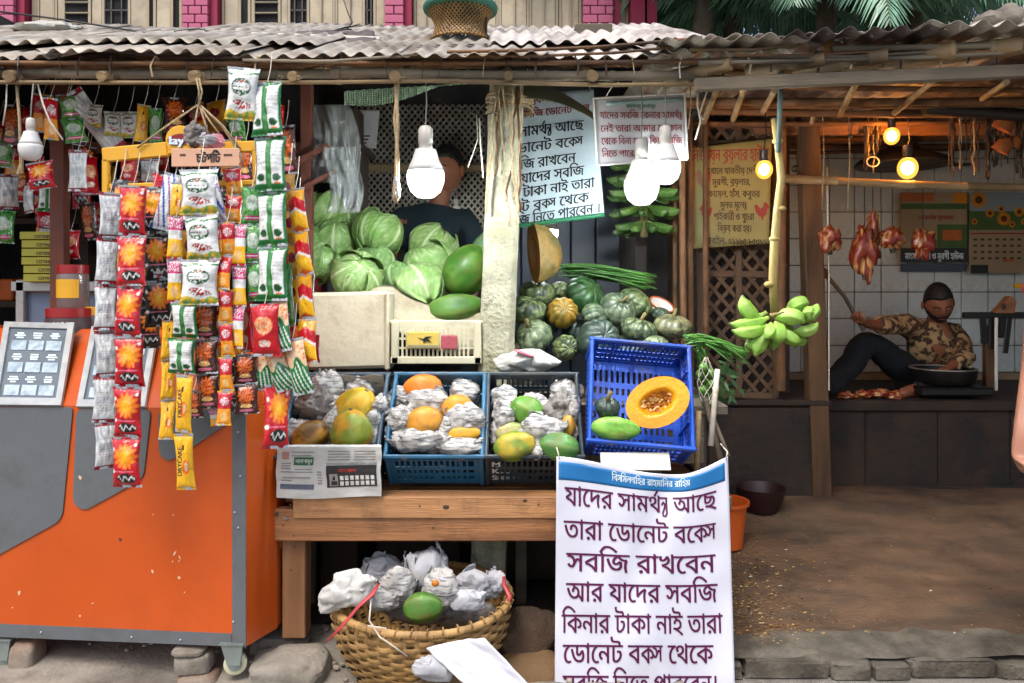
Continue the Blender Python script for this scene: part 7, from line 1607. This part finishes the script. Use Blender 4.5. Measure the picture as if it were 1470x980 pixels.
# ================================================================ butcher's counter
M['counter'] = mat('dark_stained_counter', '#2b1e15', .75, .4, 5, .6, 30, col2='#120f0c', dirt='#3d2a1c', dscale=3)
ctr = thing('butcher_counter', 'dark raised counter the butcher sits on', 'counter', P(1320, 690, 4.6)); zt = .785
B().box((2.72, 4.98, zt - .03), (2.2, 1.05, .06), bev=.008).obj('counter_top', M['counter'], ctr)
for k in range(5): B().box((1.84 + k * .42, 4.50, .5), (.418, .04, .5), bev=.008).obj('front_board', M['counter'], ctr)
B().box((2.72, 4.485, .26), (2.2, .05, .07), bev=.008).obj('kick_rail', M['counter'], ctr)
B().box((2.95, 4.47, .66), (.12, .02, .05), bev=.004).obj('metal_patch', M['iron'], ctr)
ch = thing('dark_chest', 'dark chest below the bamboo lattice', 'chest', P(1090, 690, 4.4)); B().box((1.42, 4.55, .52), (.66, .5, .52), bev=.012).obj('body', M['counter'], ch); B().box((1.42, 4.55, .80), (.7, .54, .035), bev=.008).obj('lid', M['counter'], ch)  # body and lid in the dark counter colour
M['red_dark'] = mat('dark_red_enamel', '#260b0d', .5, .2, 8)
bs = thing('red_basin', 'dark red round basin on the floor in front of the chest', 'basin', P(1092, 690, 4.2)); B().lathe([(.09, 0), (.125, .09), (.13, .12), (.124, .12), (.085, .012), (0, .012)], (P(1092, 0, 4.12).x, 4.12, floor_z(P(1092, 0, 4.12).x, 4.12)), 28).obj('bowl', M['red_dark'], bs, smooth=40)
pot = thing('cooking_pan', 'wide dark pan with a pale rim standing before the butcher', 'pan', P(1352, 545, 4.62)); c = P(1353, 552, 4.65); M['pan'] = mat('sooty_pan', '#1d1c1b', .45, .2, 12, metal=.5); M['pan_rim'] = mat('worn_pan_rim', '#8f8a80', .35, .1, 20, metal=.6)
B().lathe([(.0, 0), (.155, 0), (.178, .03), (.185, .085), (.172, .085), (.16, .03), (0, .02)], c + V((0, 0, .012)), 34).obj('pan_wall', M['pan'], pot, smooth=40); B().tube([c + V((.18 * cos(a), .18 * sin(a), .1)) for a in [2 * pi * i / 36 for i in range(37)]], .006, 6).obj('rim', M['pan_rim'], pot, smooth=True)
sv = thing('clay_stove', 'low black stove block under the wide pan', 'stove', P(1350, 565, 4.6)); B().box(c + V((0, .0, -.022)), (.42, .34, .05), bev=.01).obj('block', M['pan'], sv)
M['meat'] = mat('raw_meat', '#ffffff', .35, .2, 14, .4, 30, attr=True, spec=.6)
def meat(label, px, py, rx, ry, Y, seed, hang=True, name='meat_cut', ry2=None):
    p = P(px, py, Y); a, f = lin('#7a2412'), lin('#c99a5c'); t = thing(name, label, 'meat', p)
    def fn(d, th, ph):
        top = .55 + .45 * clamp((1 - d.z) * .8) if hang else 1
        return top * (1 + .55 * noise.noise(d * 2. + V((seed, 0, 0))) + .30 * (.5 - abs(noise.noise(d * 3.5 + V((seed, 4, 0)))) * 2) + .12 * noise.noise(d * 8 + V((seed, 0, 0))))
    def col(d, th, ph): q = noise.noise(V((d.x * 4, d.y * 4, d.z * 1.6 + seed))) + .4 * noise.noise(d * 9); return mix(a, f, sst(.05, .35, q))
    B().ball((0, 0, 0), (CT(rx, Y), CT(rx, Y) * .7, CT(ry, Y)), 26, 18, fn=fn, col=col).obj('flesh', M['meat'], t, smooth=True, local=True)
    if hang:
        B().tube([P(px, 262, 4.14), P(px, py - ry * .7, Y)], .003, 5).obj('hook_wire', M['wire'], t); B().tube([p + V((0, 0, -CT(ry, Y) * .9)), p + V((.003, 0, -CT(ry, Y) * 1.25))], [.016, .013], 7).obj('bone', M['wood_dark'], t)
    return t
meat('triangular cut of meat hanging leftmost, beside the timber post', 1191, 338, 15, 22, 4.12, 1); meat('longest ragged piece of meat hanging second from left', 1241, 352, 17, 40, 4.12, 2); meat('narrow strip of meat hanging beside the longest piece', 1253, 322, 9, 32, 4.16, 3); meat('square cut of meat hanging third in the row', 1281, 338, 15, 20, 4.12, 4); meat('twisted cut of meat hanging rightmost in front of the calendar', 1325, 344, 17, 24, 4.12, 5)
for k, (px, py, lb) in enumerate(((1215, 568, 'meat scrap at the left on the counter'), (1240, 566, 'meat scrap next to the left one on the counter'), (1262, 564, 'largest orange red heap of meat on the counter'), (1283, 568, 'meat scrap nearest the stove on the counter'))): meat(lb, px, py, 13, 6, 4.56, 8 + k, False)
# knife rack, stick, bread-like board on the right
rk2 = thing('knife_rail', 'black rail with dark cloth and tools at the right end of the counter', 'rack', P(1430, 450, 4.7)); B().box(P(1432, 452, 4.7), (.42, .03, .035), bev=.004).obj('rail', M['pan'], rk2)
for k, (px, w, h) in enumerate(((1412, 10, 38), (1425, 12, 46), (1440, 14, 30), (1446, 8, 52))): B().box(P(px, 455 + h / 2, 4.69 - .006 * k), (CT(w, 4.7), .012, CT(h, 4.7)), rot=(0, .06 * (k - 1), 0), bev=.004).obj('hanging_tool', M['pan'], rk2)
B().box(P(1419, 515, 4.8), (.055, .05, .42), bev=.006).obj('upright', M['wood_post'], rk2)
tag(B().box(P(1430, 508, 4.66), (.018, .014, .44), bev=.004).obj('white_rod', M['white_plastic']), 'upright pale rod at the right end of the counter', 'rod')
wd = thing('wooden_wedge', 'triangular wooden piece with a dark knot resting on the black rail', 'wood', P(1435, 440, 4.72)); B().prism([(-.07, -.05), (.05, -.05), (.062, .02), (.035, .052), (.02, .05)], 0, .05, Matrix.Translation(P(1437, 437, 4.72)) @ Matrix.Rotation(pi / 2, 4, 'X')).obj('block', M['wood'], wd); B().ball(P(1441, 440, 4.665), (.014, .004, .018), 10, 6).obj('knot', M['holder_dark'], wd, smooth=True)
tag(B().box(P(1461, 410, 4.9), (.05, .02, .03), bev=.003).obj('gold_box', M['yellow_plastic']), 'small golden box at the right edge above the black rail', 'box')
# lampshade, pipe, dangling kit
M['blackish'] = mat('black_enamel', '#1c1815', .5, .2, 8)
ls = thing('metal_hood', 'wide dark metal hood hanging behind the orange bulbs', 'hood', P(1295, 232, 4.7)); c = P(1296, 236, 4.7)
B().lathe([(.27, -.01), (.275, .0), (.25, .03), (.13, .075), (.085, .1), (.075, .19), (.05, .24), (0, .25)], c, 36).obj('shade', M['blackish'], ls, smooth=40); B().tube([c + V((0, 0, .24)), c + V((0, 0, .45))], .006, 6).obj('stem', M['wire'], ls); B().box(c + V((.33, 0, -.0)), (.16, .02, .02)).obj('lug', M['blackish'], ls)
tag(B().tube([P(1327, 156, 3.9), P(1400, 160, 3.9), P(1500, 168, 3.9)], .032, 12).obj('black_pipe', M['blackish'], smooth=40), 'thick black pipe slung under the ceiling at the right', 'pipe')
rr = random.Random(8)
def kit(label, x0, x1, y0, y1, Y, n, seed, cols=('wood_dark', 'rope', 'wood_dark', 'bamboo_brown', 'holder_dark')):
    rr = random.Random(seed); t = thing('tool_bundle', label, 'bundle', P((x0 + x1) / 2, y0, Y))
    for k in range(n):
        x = rr.uniform(x0, x1); yb_ = rr.uniform((y0 + y1) / 2, y1); pts = [P(x + 4 * nz(j * .7, k, seed), y0 + (yb_ - y0) * j / 7, Y + .04 * nz(j * .5, k)) for j in range(8)]
        B().tube(pts, rr.uniform(.002, .007), 6).obj('cord', M[cols[k % len(cols)]], t, smooth=True)
    return t
k1 = kit('dark tangle of cords and hooks hanging left of the small orange bulb', 1240, 1266, 165, 250, 4.3, 12, 1, ('wood_dark', 'rope', 'holder_dark')); k2 = kit('tangle of dark ropes and sticks under the ceiling at the right edge', 1392, 1468, 170, 258, 4.1, 26, 2); k3 = kit('pair of long sticks and cords hanging right of the metal hood', 1362, 1392, 160, 255, 4.2, 7, 3)
b = B(); b.tube([P(1253 + 9 * cos(a), 232 + 7 * sin(a), 4.28) for a in [2 * pi * i / 16 for i in range(17)]], .004, 6); b.obj('ring', M['rope_white'], k1, smooth=True)
M['clay'] = mat('clay_orange', '#8f5228', .7, .2, 12)
for px, py, r in ((1442, 178, 14), (1440, 210, 13), (1456, 205, 10)):
    o = thing('clay_bell', {1442: 'orange clay bell hanging highest in the tangle at right', 1440: 'orange clay bell hanging below the highest one', 1456: 'small clay bell with dark mouth at the right edge'}[px], 'bell', P(px, py, 4.0)); B().lathe([(.25 * CT(r, 4), CT(r, 4)), (.8 * CT(r, 4), .5 * CT(r, 4)), (CT(r, 4), -.6 * CT(r, 4)), (.85 * CT(r, 4), -.62 * CT(r, 4)), (0, .2 * CT(r, 4))], P(px, py, 4.0), 18, rot=(.3, .5, 0)).obj('bell', M['clay'], o, smooth=40)
for k, (px, y1, lb) in enumerate(((1181, 300, 'thin cord hanging just right of the timber post'), (1222, 195, 'short black wire with a knob below the ceiling poles'), (1218, 300, 'thin grey cord between timber post and long meat'), (1166, 178, 'split bamboo scrap hanging at the head of the timber post'))):
    b = B(); b.tube([P(px, 150, 4.1), P(px + 2, (150 + y1) / 2, 4.1), P(px - 1, y1, 4.1)], .003 if k != 3 else .012, 6)
    if k == 1: b.ball(P(px - 1, y1, 4.1), .012, 8, 6)
    tag(b.obj('dangling_rope', M['wire' if k == 1 else 'rope'], smooth=True), lb, 'cord')
# wall calendars
M['paper_cream'] = mat('calendar_paper', '#8e7f66', .7, .1, 6); M['cal_green'] = mat('calendar_green', '#3d5a2a', .6, .2, 10); M['cal_dark'] = mat('calendar_dark_band', '#1d2024', .6, .1, 10); M['cal_blue'] = mat('calendar_blue', '#3a4a5c', .6, .1, 8); M['sunf'] = mat('sunflower_print', '#c07c12', .6, .15, 20); M['sunc'] = mat('sunflower_centre_print', '#4a2410', .6, .2, 20); M['sky_print'] = mat('sky_print', '#7f8f98', .6, .1, 4); M['cal_or'] = mat('calendar_orange', '#a05a2c', .6, .2, 10)
YC = 5.43
cal1 = thing('wall_calendar', 'calendar with green and cream fields and dark lettered foot on the tiled wall', 'calendar', P(1340, 330, YC))
def pr(par, x0, y0, x1, y1, m_, o=.004, nm='print_field'):
    a, c = P(x0, y0, YC), P(x1, y1, YC); return B().box(((a.x + c.x) / 2, YC - o, (a.z + c.z) / 2), (abs(c.x - a.x), .002, abs(a.z - c.z))).obj(nm, M[m_], par)
pr(cal1, 1293, 276, 1388, 376, 'paper_cream', 0, 'sheet'); pr(cal1, 1293, 292, 1388, 300, 'cal_green'); pr(cal1, 1345, 322, 1388, 356, 'cal_green'); pr(cal1, 1352, 330, 1380, 345, 'cal_or', .007); pr(cal1, 1293, 356, 1388, 376, 'cal_dark', .006); pr(cal1, 1293, 277, 1340, 289, 'cal_or'); pr(cal1, 1368, 277, 1388, 291, 'sunf', .004)
text_b('মাংস বিতান ও মুরগী হাউজ', lambda x, y: V((P(x, 0, YC).x, YC - .009, P(0, 372 - y, YC).z)), height=14, width=84, x=1298, bold=.08).obj('lettering', M['ink_white'], cal1)
text_b('নববর্ষের শুভেচ্ছা', lambda x, y: V((P(x, 0, YC).x, YC - .007, P(0, 315 - y, YC).z)), height=9, width=52, x=1316, bold=.06).obj('lettering', M['ink_fade'], cal1)
cal2 = thing('wall_calendar', 'calendar with sunflower picture at the right end of the tiled wall', 'calendar', P(1430, 330, YC))
pr(cal2, 1391, 276, 1474, 392, 'paper_cream', 0, 'sheet'); pr(cal2, 1391, 276, 1474, 305, 'sky_print'); pr(cal2, 1391, 303, 1474, 330, 'cal_green', .005)
for px, py, r in ((1404, 287, 13), (1440, 314, 11), (1420, 306, 7), (1462, 304, 8), (1436, 300, 6), (1470, 318, 6), (1398, 318, 5), (1452, 322, 5)):
    n = 28; pts = [(px + cos(2 * pi * i / n) * r * (1 if i % 2 else .72), py + sin(2 * pi * i / n) * r * (1 if i % 2 else .72)) for i in range(n)]
    pl_ = lambda x, y, o=.008: V((P(x, 0, YC).x, YC - o, P(0, y, YC).z)); decal(pts, lambda x, y: pl_(x, y), M['sunf'], cal2); decal([(px + cos(2 * pi * i / 14) * r * .42, py + sin(2 * pi * i / 14) * r * .42) for i in range(14)], lambda x, y: pl_(x, y, .0095), M['sunc'], cal2)
for j in range(4):
    for i in range(7): pr(cal2, 1397 + i * 10.5, 342 + j * 9, 1402 + i * 10.5, 345 + j * 9, 'ink_brown', .004, 'print_mark')
pr(cal2, 1393, 334, 1474, 336, 'ink_fade', .004); pr(cal2, 1393, 380, 1418, 392, 'cal_dark'); pr(cal2, 1440, 372, 1455, 376, 'cal_or'); 
tag(B().box(P(1340, 384, 5.47), (.46, .008, .055)).obj('blue_strip', M['cal_blue']), 'faded blue strip under the calendar on the tiles', 'strip')

# ================================================================ people
M['skin'] = mat('brown_skin', '#855138', .55, .1, 9, .06, 60, sss=.05); M['skin_arm'] = mat('light_brown_skin', '#9c6a54', .5, .08, 9, .05, 60, sss=.08); M['hair'] = mat('black_hair', '#0d0b0a', .6, .3, 60, .5, 120)
M['lip'] = mat('lips', '#4a241d', .5, .1, 20); M['eye'] = mat('eye_white', '#b5b0a8', .3, .05, 10); M['cloth_dark'] = mat('dark_shirt_cloth', '#14242b', .9, .15, 9, .3, 40); M['cloth_navy'] = mat('black_trouser_cloth', '#0d1218', .9, .15, 9, .3, 40); M['cloth_red'] = mat('red_shirt_cloth', '#a81522', .85, .1, 9, .2, 40)
m_ = mat('patterned_shirt', '#a5865c', .85, .2, 19, .25, 40, col2='#3d2819', dscale=24, c2lo=.46, c2hi=.54); M['shirt_pat'] = m_
def skin_geo(joints, edges, sub=2, root=0):
    """joints: list of (point, radius or (rx, ry)); returns vertices and faces of a smooth limbed body"""
    me = bpy.data.meshes.new('s'); me.from_pydata([tuple(j[0]) for j in joints], edges, []); o = bpy.data.objects.new('s', me); COL.objects.link(o)
    md = o.modifiers.new('skin', 'SKIN'); md.use_smooth_shade = True; md.branch_smoothing = .4
    for i, j in enumerate(joints): r = j[1] if isinstance(j[1], tuple) else (j[1], j[1]); me.skin_vertices[0].data[i].radius = r; me.skin_vertices[0].data[i].use_root = (i == root)
    sb_ = o.modifiers.new('sub', 'SUBSURF'); sb_.levels = sub; sb_.render_levels = sub
    dg = bpy.context.evaluated_depsgraph_get(); e = bpy.data.meshes.new_from_object(o.evaluated_get(dg)); vs = [tuple(v.co) for v in e.vertices]; fs = [tuple(p.vertices) for p in e.polygons]
    bpy.data.objects.remove(o); bpy.data.meshes.remove(me); bpy.data.meshes.remove(e); return vs, fs
def head_geo(b, c, r, rot):
    """head with brow, nose, cheeks and chin; r is half the head height"""
    def fn(d, th, ph):
        x, y, z = d.x * .68, d.y * .84, d.z * 1.0            # -y is the face
        front = max(0, -d.y)
        if d.z < 0: k = 1 - .28 * (max(0, -d.z)) ** 1.5; x *= k; y *= 1 - .10 * (-d.z)
        nose = exp(-((d.x / .13) ** 2)) * exp(-(((d.z + .12) / .20) ** 2)) * (1 if d.y < 0 else 0) * clamp(.5 + (-.05 - d.z) * 2 + .5)
        brow = exp(-((d.z - .14) / .09) ** 2) * exp(-(d.x / .5) ** 2) * front; eye = exp(-((abs(d.x) - .32) / .14) ** 2) * exp(-((d.z - .0) / .11) ** 2) * front
        lip_ = exp(-(d.x / .22) ** 2) * exp(-((d.z + .52) / .09) ** 2) * front; chin = exp(-(d.x / .28) ** 2) * exp(-((d.z + .82) / .14) ** 2) * front
        y -= .17 * nose + .045 * brow - .07 * eye + .045 * lip_ + .07 * chin
        return V((x, y, z)) * r
    b.ball(c, 1, 48, 36, fn=fn, rot=rot)
    Mx = rot if isinstance(rot, Matrix) else Euler(rot).to_matrix()
    for s_ in (-1, 1): b.ball(V(c) + Mx @ V((s_ * .75 * r, .08 * r, -.05 * r)), (.07 * r, .16 * r, .24 * r), 12, 8, rot=rot)
    return Mx
def face_bits(t, c, r, Mx, beard=True, hair_h=1.0):
    c = V(c)
    for s_ in (-1, 1):
        B().ball(c + Mx @ V((s_ * .27 * r, -.74 * r, .02 * r)), (.085 * r, .05 * r, .028 * r), 12, 8).obj('eye', M['eye'], t, smooth=True)
        B().ball(c + Mx @ V((s_ * .27 * r, -.795 * r, .02 * r)), (.035 * r, .02 * r, .028 * r), 8, 6).obj('pupil', M['hair'], t, smooth=True)
        B().tube([c + Mx @ V((s_ * q * r, -y * r, z * r)) for q, y, z in ((.12, .87, .17), (.28, .84, .21), (.44, .70, .16))], .035 * r, 6, flat=.6).obj('eyebrow', M['hair'], t, smooth=True)
    B().tube([c + Mx @ V((q * r, -y * r, -.52 * r)) for q, y in ((-.2, .76), (-.08, .83), (.08, .83), (.2, .76))], [.02 * r, .045 * r, .045 * r, .02 * r], 6).obj('mouth', M['lip'], t, smooth=True)
    def hf_(d, th, ph):
        lim = .02 + .50 * clamp(-d.y * 1.6 + .1) - .55 * clamp(d.y)       # hairline: higher over the forehead, low at the nape
        k = 1.03 + .10 * hair_h * clamp(d.z) ** 2 + .03 * noise.noise(d * 9)
        if d.z < lim: k = .8
        return V((d.x * .70, d.y * .88, d.z * 1.0)) * r * k
    B().ball(c, 1, 48, 36, fn=hf_, rot=Mx).obj('hair', M['hair'], t, smooth=True)
    if beard:
        def bf(d, th, ph):
            on = d.y < .15 and d.z < -.40 + .35 * d.x * d.x and not (abs(d.x) < .2 and -.60 < d.z < -.45); k = 1.035 + .03 * noise.noise(d * 8) if on else .75
            x, y = d.x * .68, d.y * .84
            if d.z < 0: x *= 1 - .26 * (max(0, -d.z)) ** 1.5
            if on: y -= .07 * exp(-(d.x / .28) ** 2) * clamp(-d.y)
            return V((x, y, d.z)) * r * k
        B().ball(c, 1, 48, 36, fn=bf, rot=Mx).obj('beard', M['hair'], t, smooth=True)
def hand_joints(J, E, wi, wrist, direction, palm_n, side, sc=1., curl=.5):
    """five fingers rooted in a palm; direction runs from wrist to knuckles"""
    d = V(direction).normalized(); n_ = V(palm_n).normalized(); s_ = d.cross(n_).normalized() * side; w = V(wrist)
    pi_ = len(J); J.append((w + d * .045 * sc, (.030 * sc, .018 * sc))); E.append((wi, pi_)); kn = len(J); J.append((w + d * .075 * sc, (.034 * sc, .015 * sc))); E.append((pi_, kn))
    for f, (off, ln) in enumerate(((-.030, .062), (-.010, .074), (.011, .070), (.030, .055))):
        p = w + d * .085 * sc + s_ * off * sc; a = 0.; prev = kn; q = p
        i = len(J); J.append((q, .0095 * sc)); E.append((prev, i)); prev = i
        for sgm in range(3):
            a += curl * (.7 + .3 * f / 3); q = q + (d * cos(a) + n_ * sin(a)) * ln * sc * (.45, .32, .23)[sgm]; i = len(J); J.append((q, (.0090 - .0012 * sgm) * sc)); E.append((prev, i)); prev = i
    q = w + d * .03 * sc - s_ * .026 * sc; i = len(J); J.append((q, .012 * sc)); E.append((pi_, i)); q2 = q + (d * .7 - s_ * .6 + n_ * curl).normalized() * .035 * sc; J.append((q2, .0105 * sc)); E.append((i, i + 1)); q3 = q2 + (d * .9 + n_ * curl * .9).normalized() * .028 * sc; J.append((q3, .009 * sc)); E.append((i + 1, i + 2))
def clothes(nm, joints, edges, mt, t, wrinkle=.006, sub=2, root=0):
    vs, fs = skin_geo(joints, edges, sub, root); out = [V(p) + V((nz(p[0] * 14, p[1] * 14, p[2] * 14), nz(p[0] * 14, p[1] * 14, p[2] * 14 + 9), .5 * nz(p[0] * 12, p[1] * 12 + 5, p[2] * 9))) * wrinkle * 2 for p in vs]
    b = B(); b.add(out, fs); return b.obj(nm, M[mt], t, smooth=True)
# --- the butcher, sitting on the counter, one arm stretched out with a chopper handle
mn = thing('person', 'bearded man in brown patterned shirt sitting on the counter and working', 'person', P(1335, 555, 4.95))
hip, chest, neck = P(1335, 536, 5.02), P(1338, 490, 4.95), P(1345, 462, 4.90); hc = P(1347, 436, 4.83)
RS, RE, RWp = P(1310, 466, 4.90), P(1275, 466, 4.74), P(1246, 466, 4.60); LS, LE, LW = P(1374, 474, 4.96), P(1386, 512, 4.82), P(1362, 528, 4.62)
RH, RK, RA = P(1318, 545, 5.0), P(1243, 488, 4.78), P(1205, 552, 4.66); LH, LK, LA = P(1350, 548, 4.98), P(1388, 552, 4.70), P(1310, 560, 4.62)
RT, LT = P(1185, 562, 4.56), P(1290, 566, 4.56)
J = [(hip, .12), (chest, (.13, .10)), (neck, .055), (hc + V((0, .01, -.03)), .06), (RS, .055), (RE, .042), (RWp, .030), (LS, .055), (LE, .042), (LW, .028), (RH, .085), (RK, .06), (RA, .04), (RT, .03), (LH, .085), (LK, .06), (LA, .04), (LT, .03)]
E_ = [(0, 1), (1, 2), (2, 3), (1, 4), (4, 5), (5, 6), (1, 7), (7, 8), (8, 9), (0, 10), (10, 11), (11, 12), (12, 13), (0, 14), (14, 15), (15, 16), (16, 17)]
hand_joints(J, E_, 6, RWp, (P(1236, 462, 4.56) - RWp), (-.3, -.3, 1), 1, 1.15, 1.2); hand_joints(J, E_, 9, LW, (-.6, -.5, -.15), (0, 0, -1), 1, 1.1, .5)
vs, fs = skin_geo(J, E_); b = B(); b.add(vs, fs); rotm = Euler((R(24), R(-6), R(-14))).to_matrix(); Mx = head_geo(b, hc, .118, rotm); b.obj('body', M['skin'], mn, smooth=True); face_bits(mn, hc, .118, Mx, True, 1.8)
clothes('shirt', [(hip + V((0, 0, .01)), .145), (chest, (.16, .125)), (neck + V((0, .01, -.03)), .075), (RS, .078), (RS.lerp(RE, .6), .068), (RS.lerp(RWp, .82), .058), (LS, .078), (LE, .064), (LE.lerp(LW, .8), .052)], [(0, 1), (1, 2), (1, 3), (3, 4), (4, 5), (1, 6), (6, 7), (7, 8)], 'shirt_pat', mn, .012)
clothes('trousers', [(hip + V((0, 0, -.03)), .13), (RH, .105), (RK, .088), (RK.lerp(RA, .5), .085), (RT, .06), (LH, .105), (LK, .085), (LA, .06)], [(0, 1), (1, 2), (2, 3), (3, 4), (0, 5), (5, 6), (6, 7)], 'cloth_navy', mn, .010)
hd = thing('chopper', 'long wooden handled chopper raised in the butcher s fist', 'chopper', P(1210, 425, 4.6)); hd['label'] = 'long wooden handle the bearded man holds up in his fist'
B().tube([P(1240, 474, 4.575), P(1212, 425, 4.60), P(1188, 397, 4.62)], [.014, .011, .013], 8).obj('handle', M['wood_old'], hd, smooth=True); B().box(P(1184, 392, 4.62), (.045, .02, .05), rot=(0, .6, 0), bev=.004).obj('head', M['wood_post'], hd)
# --- the seller behind the cabbages
vn = thing('person', 'dark haired seller in a dark shirt standing behind the cabbages, face lit by the bulb', 'person', P(620, 560, 4.35) * 1); vn.location = (P(620, 0, 4.35).x, 4.35, .05)
hc = P(642, 243, 4.32); nk = P(632, 287, 4.36); c_s = P(618, 335, 4.38); hp_ = P(612, 430, 4.4); x0 = hp_.x
Ls, Le, Lw = P(668, 312, 4.36), P(690, 375, 4.30), P(676, 430, 4.1); Rs, Re, Rw = P(573, 312, 4.36), P(556, 378, 4.28), P(575, 430, 4.08)
J = [(hp_, .13), (c_s, (.15, .10)), (nk, .055), (hc, .06), (Rs, .055), (Re, .045), (Rw, .03), (Ls, .055), (Le, .045), (Lw, .03), (V((x0 - .1, 4.42, 1.15)), .09), (V((x0 - .11, 4.42, .6)), .06), (V((x0 - .12, 4.44, .12)), .04), (V((x0 - .12, 4.28, .09)), .035), (V((x0 + .1, 4.42, 1.15)), .09), (V((x0 + .11, 4.42, .6)), .06), (V((x0 + .12, 4.44, .12)), .04), (V((x0 + .12, 4.28, .09)), .035)]
E_ = [(0, 1), (1, 2), (2, 3), (1, 4), (4, 5), (5, 6), (1, 7), (7, 8), (8, 9), (0, 10), (10, 11), (11, 12), (12, 13), (0, 14), (14, 15), (15, 16), (16, 17)]
hand_joints(J, E_, 6, Rw, (.2, -.8, -.3), (0, 0, -1), 1, 1., .4); hand_joints(J, E_, 9, Lw, (-.2, -.8, -.3), (0, 0, -1), -1, 1., .4)
vs, fs = skin_geo(J, E_); b = B(); b.add(vs, fs); Mx = head_geo(b, hc, .128, Euler((R(8), R(5), R(-30))).to_matrix()); b.obj('body', M['skin'], vn, smooth=True); face_bits(vn, hc, .128, Mx, False, .8)
clothes('shirt', [(hp_, .16), (c_s, (.185, .13)), (nk + V((0, 0, -.03)), .075), (Rs, .085), (Rs.lerp(Re, .75), .075), (Ls, .085), (Ls.lerp(Le, .75), .075)], [(0, 1), (1, 2), (1, 3), (3, 4), (1, 5), (5, 6)], 'cloth_dark', vn, .010)
clothes('trousers', [(hp_ + V((0, 0, -.01)), .145), (V((x0 - .1, 4.42, 1.1)), .11), (V((x0 - .11, 4.42, .6)), .085), (V((x0 - .12, 4.44, .16)), .065), (V((x0 + .1, 4.42, 1.1)), .11), (V((x0 + .11, 4.42, .6)), .085), (V((x0 + .12, 4.44, .16)), .065)], [(0, 1), (1, 2), (2, 3), (0, 4), (4, 5), (5, 6)], 'cloth_navy', vn, .008)
# --- the passer-by whose arm shows at the right edge
Y3 = 2.75; ps = thing('person', 'person in a red shirt at the right edge, only an arm and hand in view', 'person', P(1590, 0, Y3)); cx = P(1590, 0, Y3).x; ps.location = (cx, Y3, 0)
S1, E1, W1 = P(1500, 400, 2.78), P(1484, 525, 2.78), P(1465, 628, 2.68); S2, E2, W2 = V((cx + .2, 2.8, 1.46)), V((cx + .26, 2.82, 1.17)), V((cx + .24, 2.75, .9))
J = [(V((cx, 2.8, .98)), .13), (V((cx, 2.8, 1.33)), (.16, .1)), (V((cx, 2.79, 1.51)), .06), (V((cx, 2.77, 1.62)), .06), (S1, .058), (E1, .040), (W1, .027), (S2, .06), (E2, .045), (W2, .03), (V((cx - .1, 2.8, .85)), .09), (V((cx - .11, 2.78, .5)), .06), (V((cx - .12, 2.82, .09)), .042), (V((cx - .12, 2.66, .045)), .035), (V((cx + .1, 2.8, .85)), .09), (V((cx + .11, 2.78, .5)), .06), (V((cx + .12, 2.82, .09)), .042), (V((cx + .12, 2.66, .045)), .035)]
E_ = [(0, 1), (1, 2), (2, 3), (1, 4), (4, 5), (5, 6), (1, 7), (7, 8), (8, 9), (0, 10), (10, 11), (11, 12), (12, 13), (0, 14), (14, 15), (15, 16), (16, 17)]
hand_joints(J, E_, 6, W1, (-.12, -.15, -1), (.9, -.3, 0), 1, 1.0, .75); hand_joints(J, E_, 9, W2, (0, -.1, -1), (-1, 0, 0), 1, 1., .4)
vs, fs = skin_geo(J, E_); b = B(); b.add(vs, fs); hc = V((cx, 2.76, 1.675)); Mx = head_geo(b, hc, .125, Euler((0, 0, R(-60))).to_matrix()); b.obj('body', M['skin_arm'], ps, smooth=True); face_bits(ps, hc, .125, Mx, False)
clothes('shirt', [(V((cx, 2.8, .86)), .175), (V((cx, 2.8, 1.32)), (.19, .13)), (V((cx, 2.79, 1.5)), .075), (S1, .088), (S1.lerp(E1, .36), .082), (S2, .085), (S2.lerp(E2, .6), .075)], [(0, 1), (1, 2), (1, 3), (3, 4), (1, 5), (5, 6)], 'cloth_red', ps, .008)
clothes('trousers', [(V((cx, 2.8, .99)), .15), (V((cx - .1, 2.8, .82)), .115), (V((cx - .11, 2.78, .5)), .085), (V((cx - .12, 2.82, .12)), .065), (V((cx + .1, 2.8, .82)), .115), (V((cx + .11, 2.78, .5)), .085), (V((cx + .12, 2.82, .12)), .065)], [(0, 1), (1, 2), (2, 3), (0, 4), (4, 5), (5, 6)], 'cloth_navy', ps, .008)
# net screen behind the seller
M['screen_net'] = mat('old_net_screen', '#8c8579', .8, .25, 12, .3, 50)
sc_ = thing('net_screen', 'greyish woven net screen behind the seller', 'screen', P(600, 200, 5.0))
b = B(); 
for (x0, x1, y0, y1) in ((506, 700, 150, 236), (506, 700, 246, 330)):
    for k in range(-20, 42):
        for s_ in (1.2, -1.2):
            q = clipline(x0 + k * 9, s_, x0, x1, y0, y1)
            if q: b.tube([P(*q[0], 4.86), P(*q[1], 4.86)], .006, 4, caps=False)
b.obj('mesh_wires', M['screen_net'], sc_)
B().box(P(600, 241, 4.84), (.95, .04, .045), bev=.004).obj('cross_bar', M['bamboo'], sc_)
for x in (505, 700): B().box(P(x, 240, 4.85), (.035, .04, .85), bev=.004).obj('upright', M['wood_dark'], sc_)
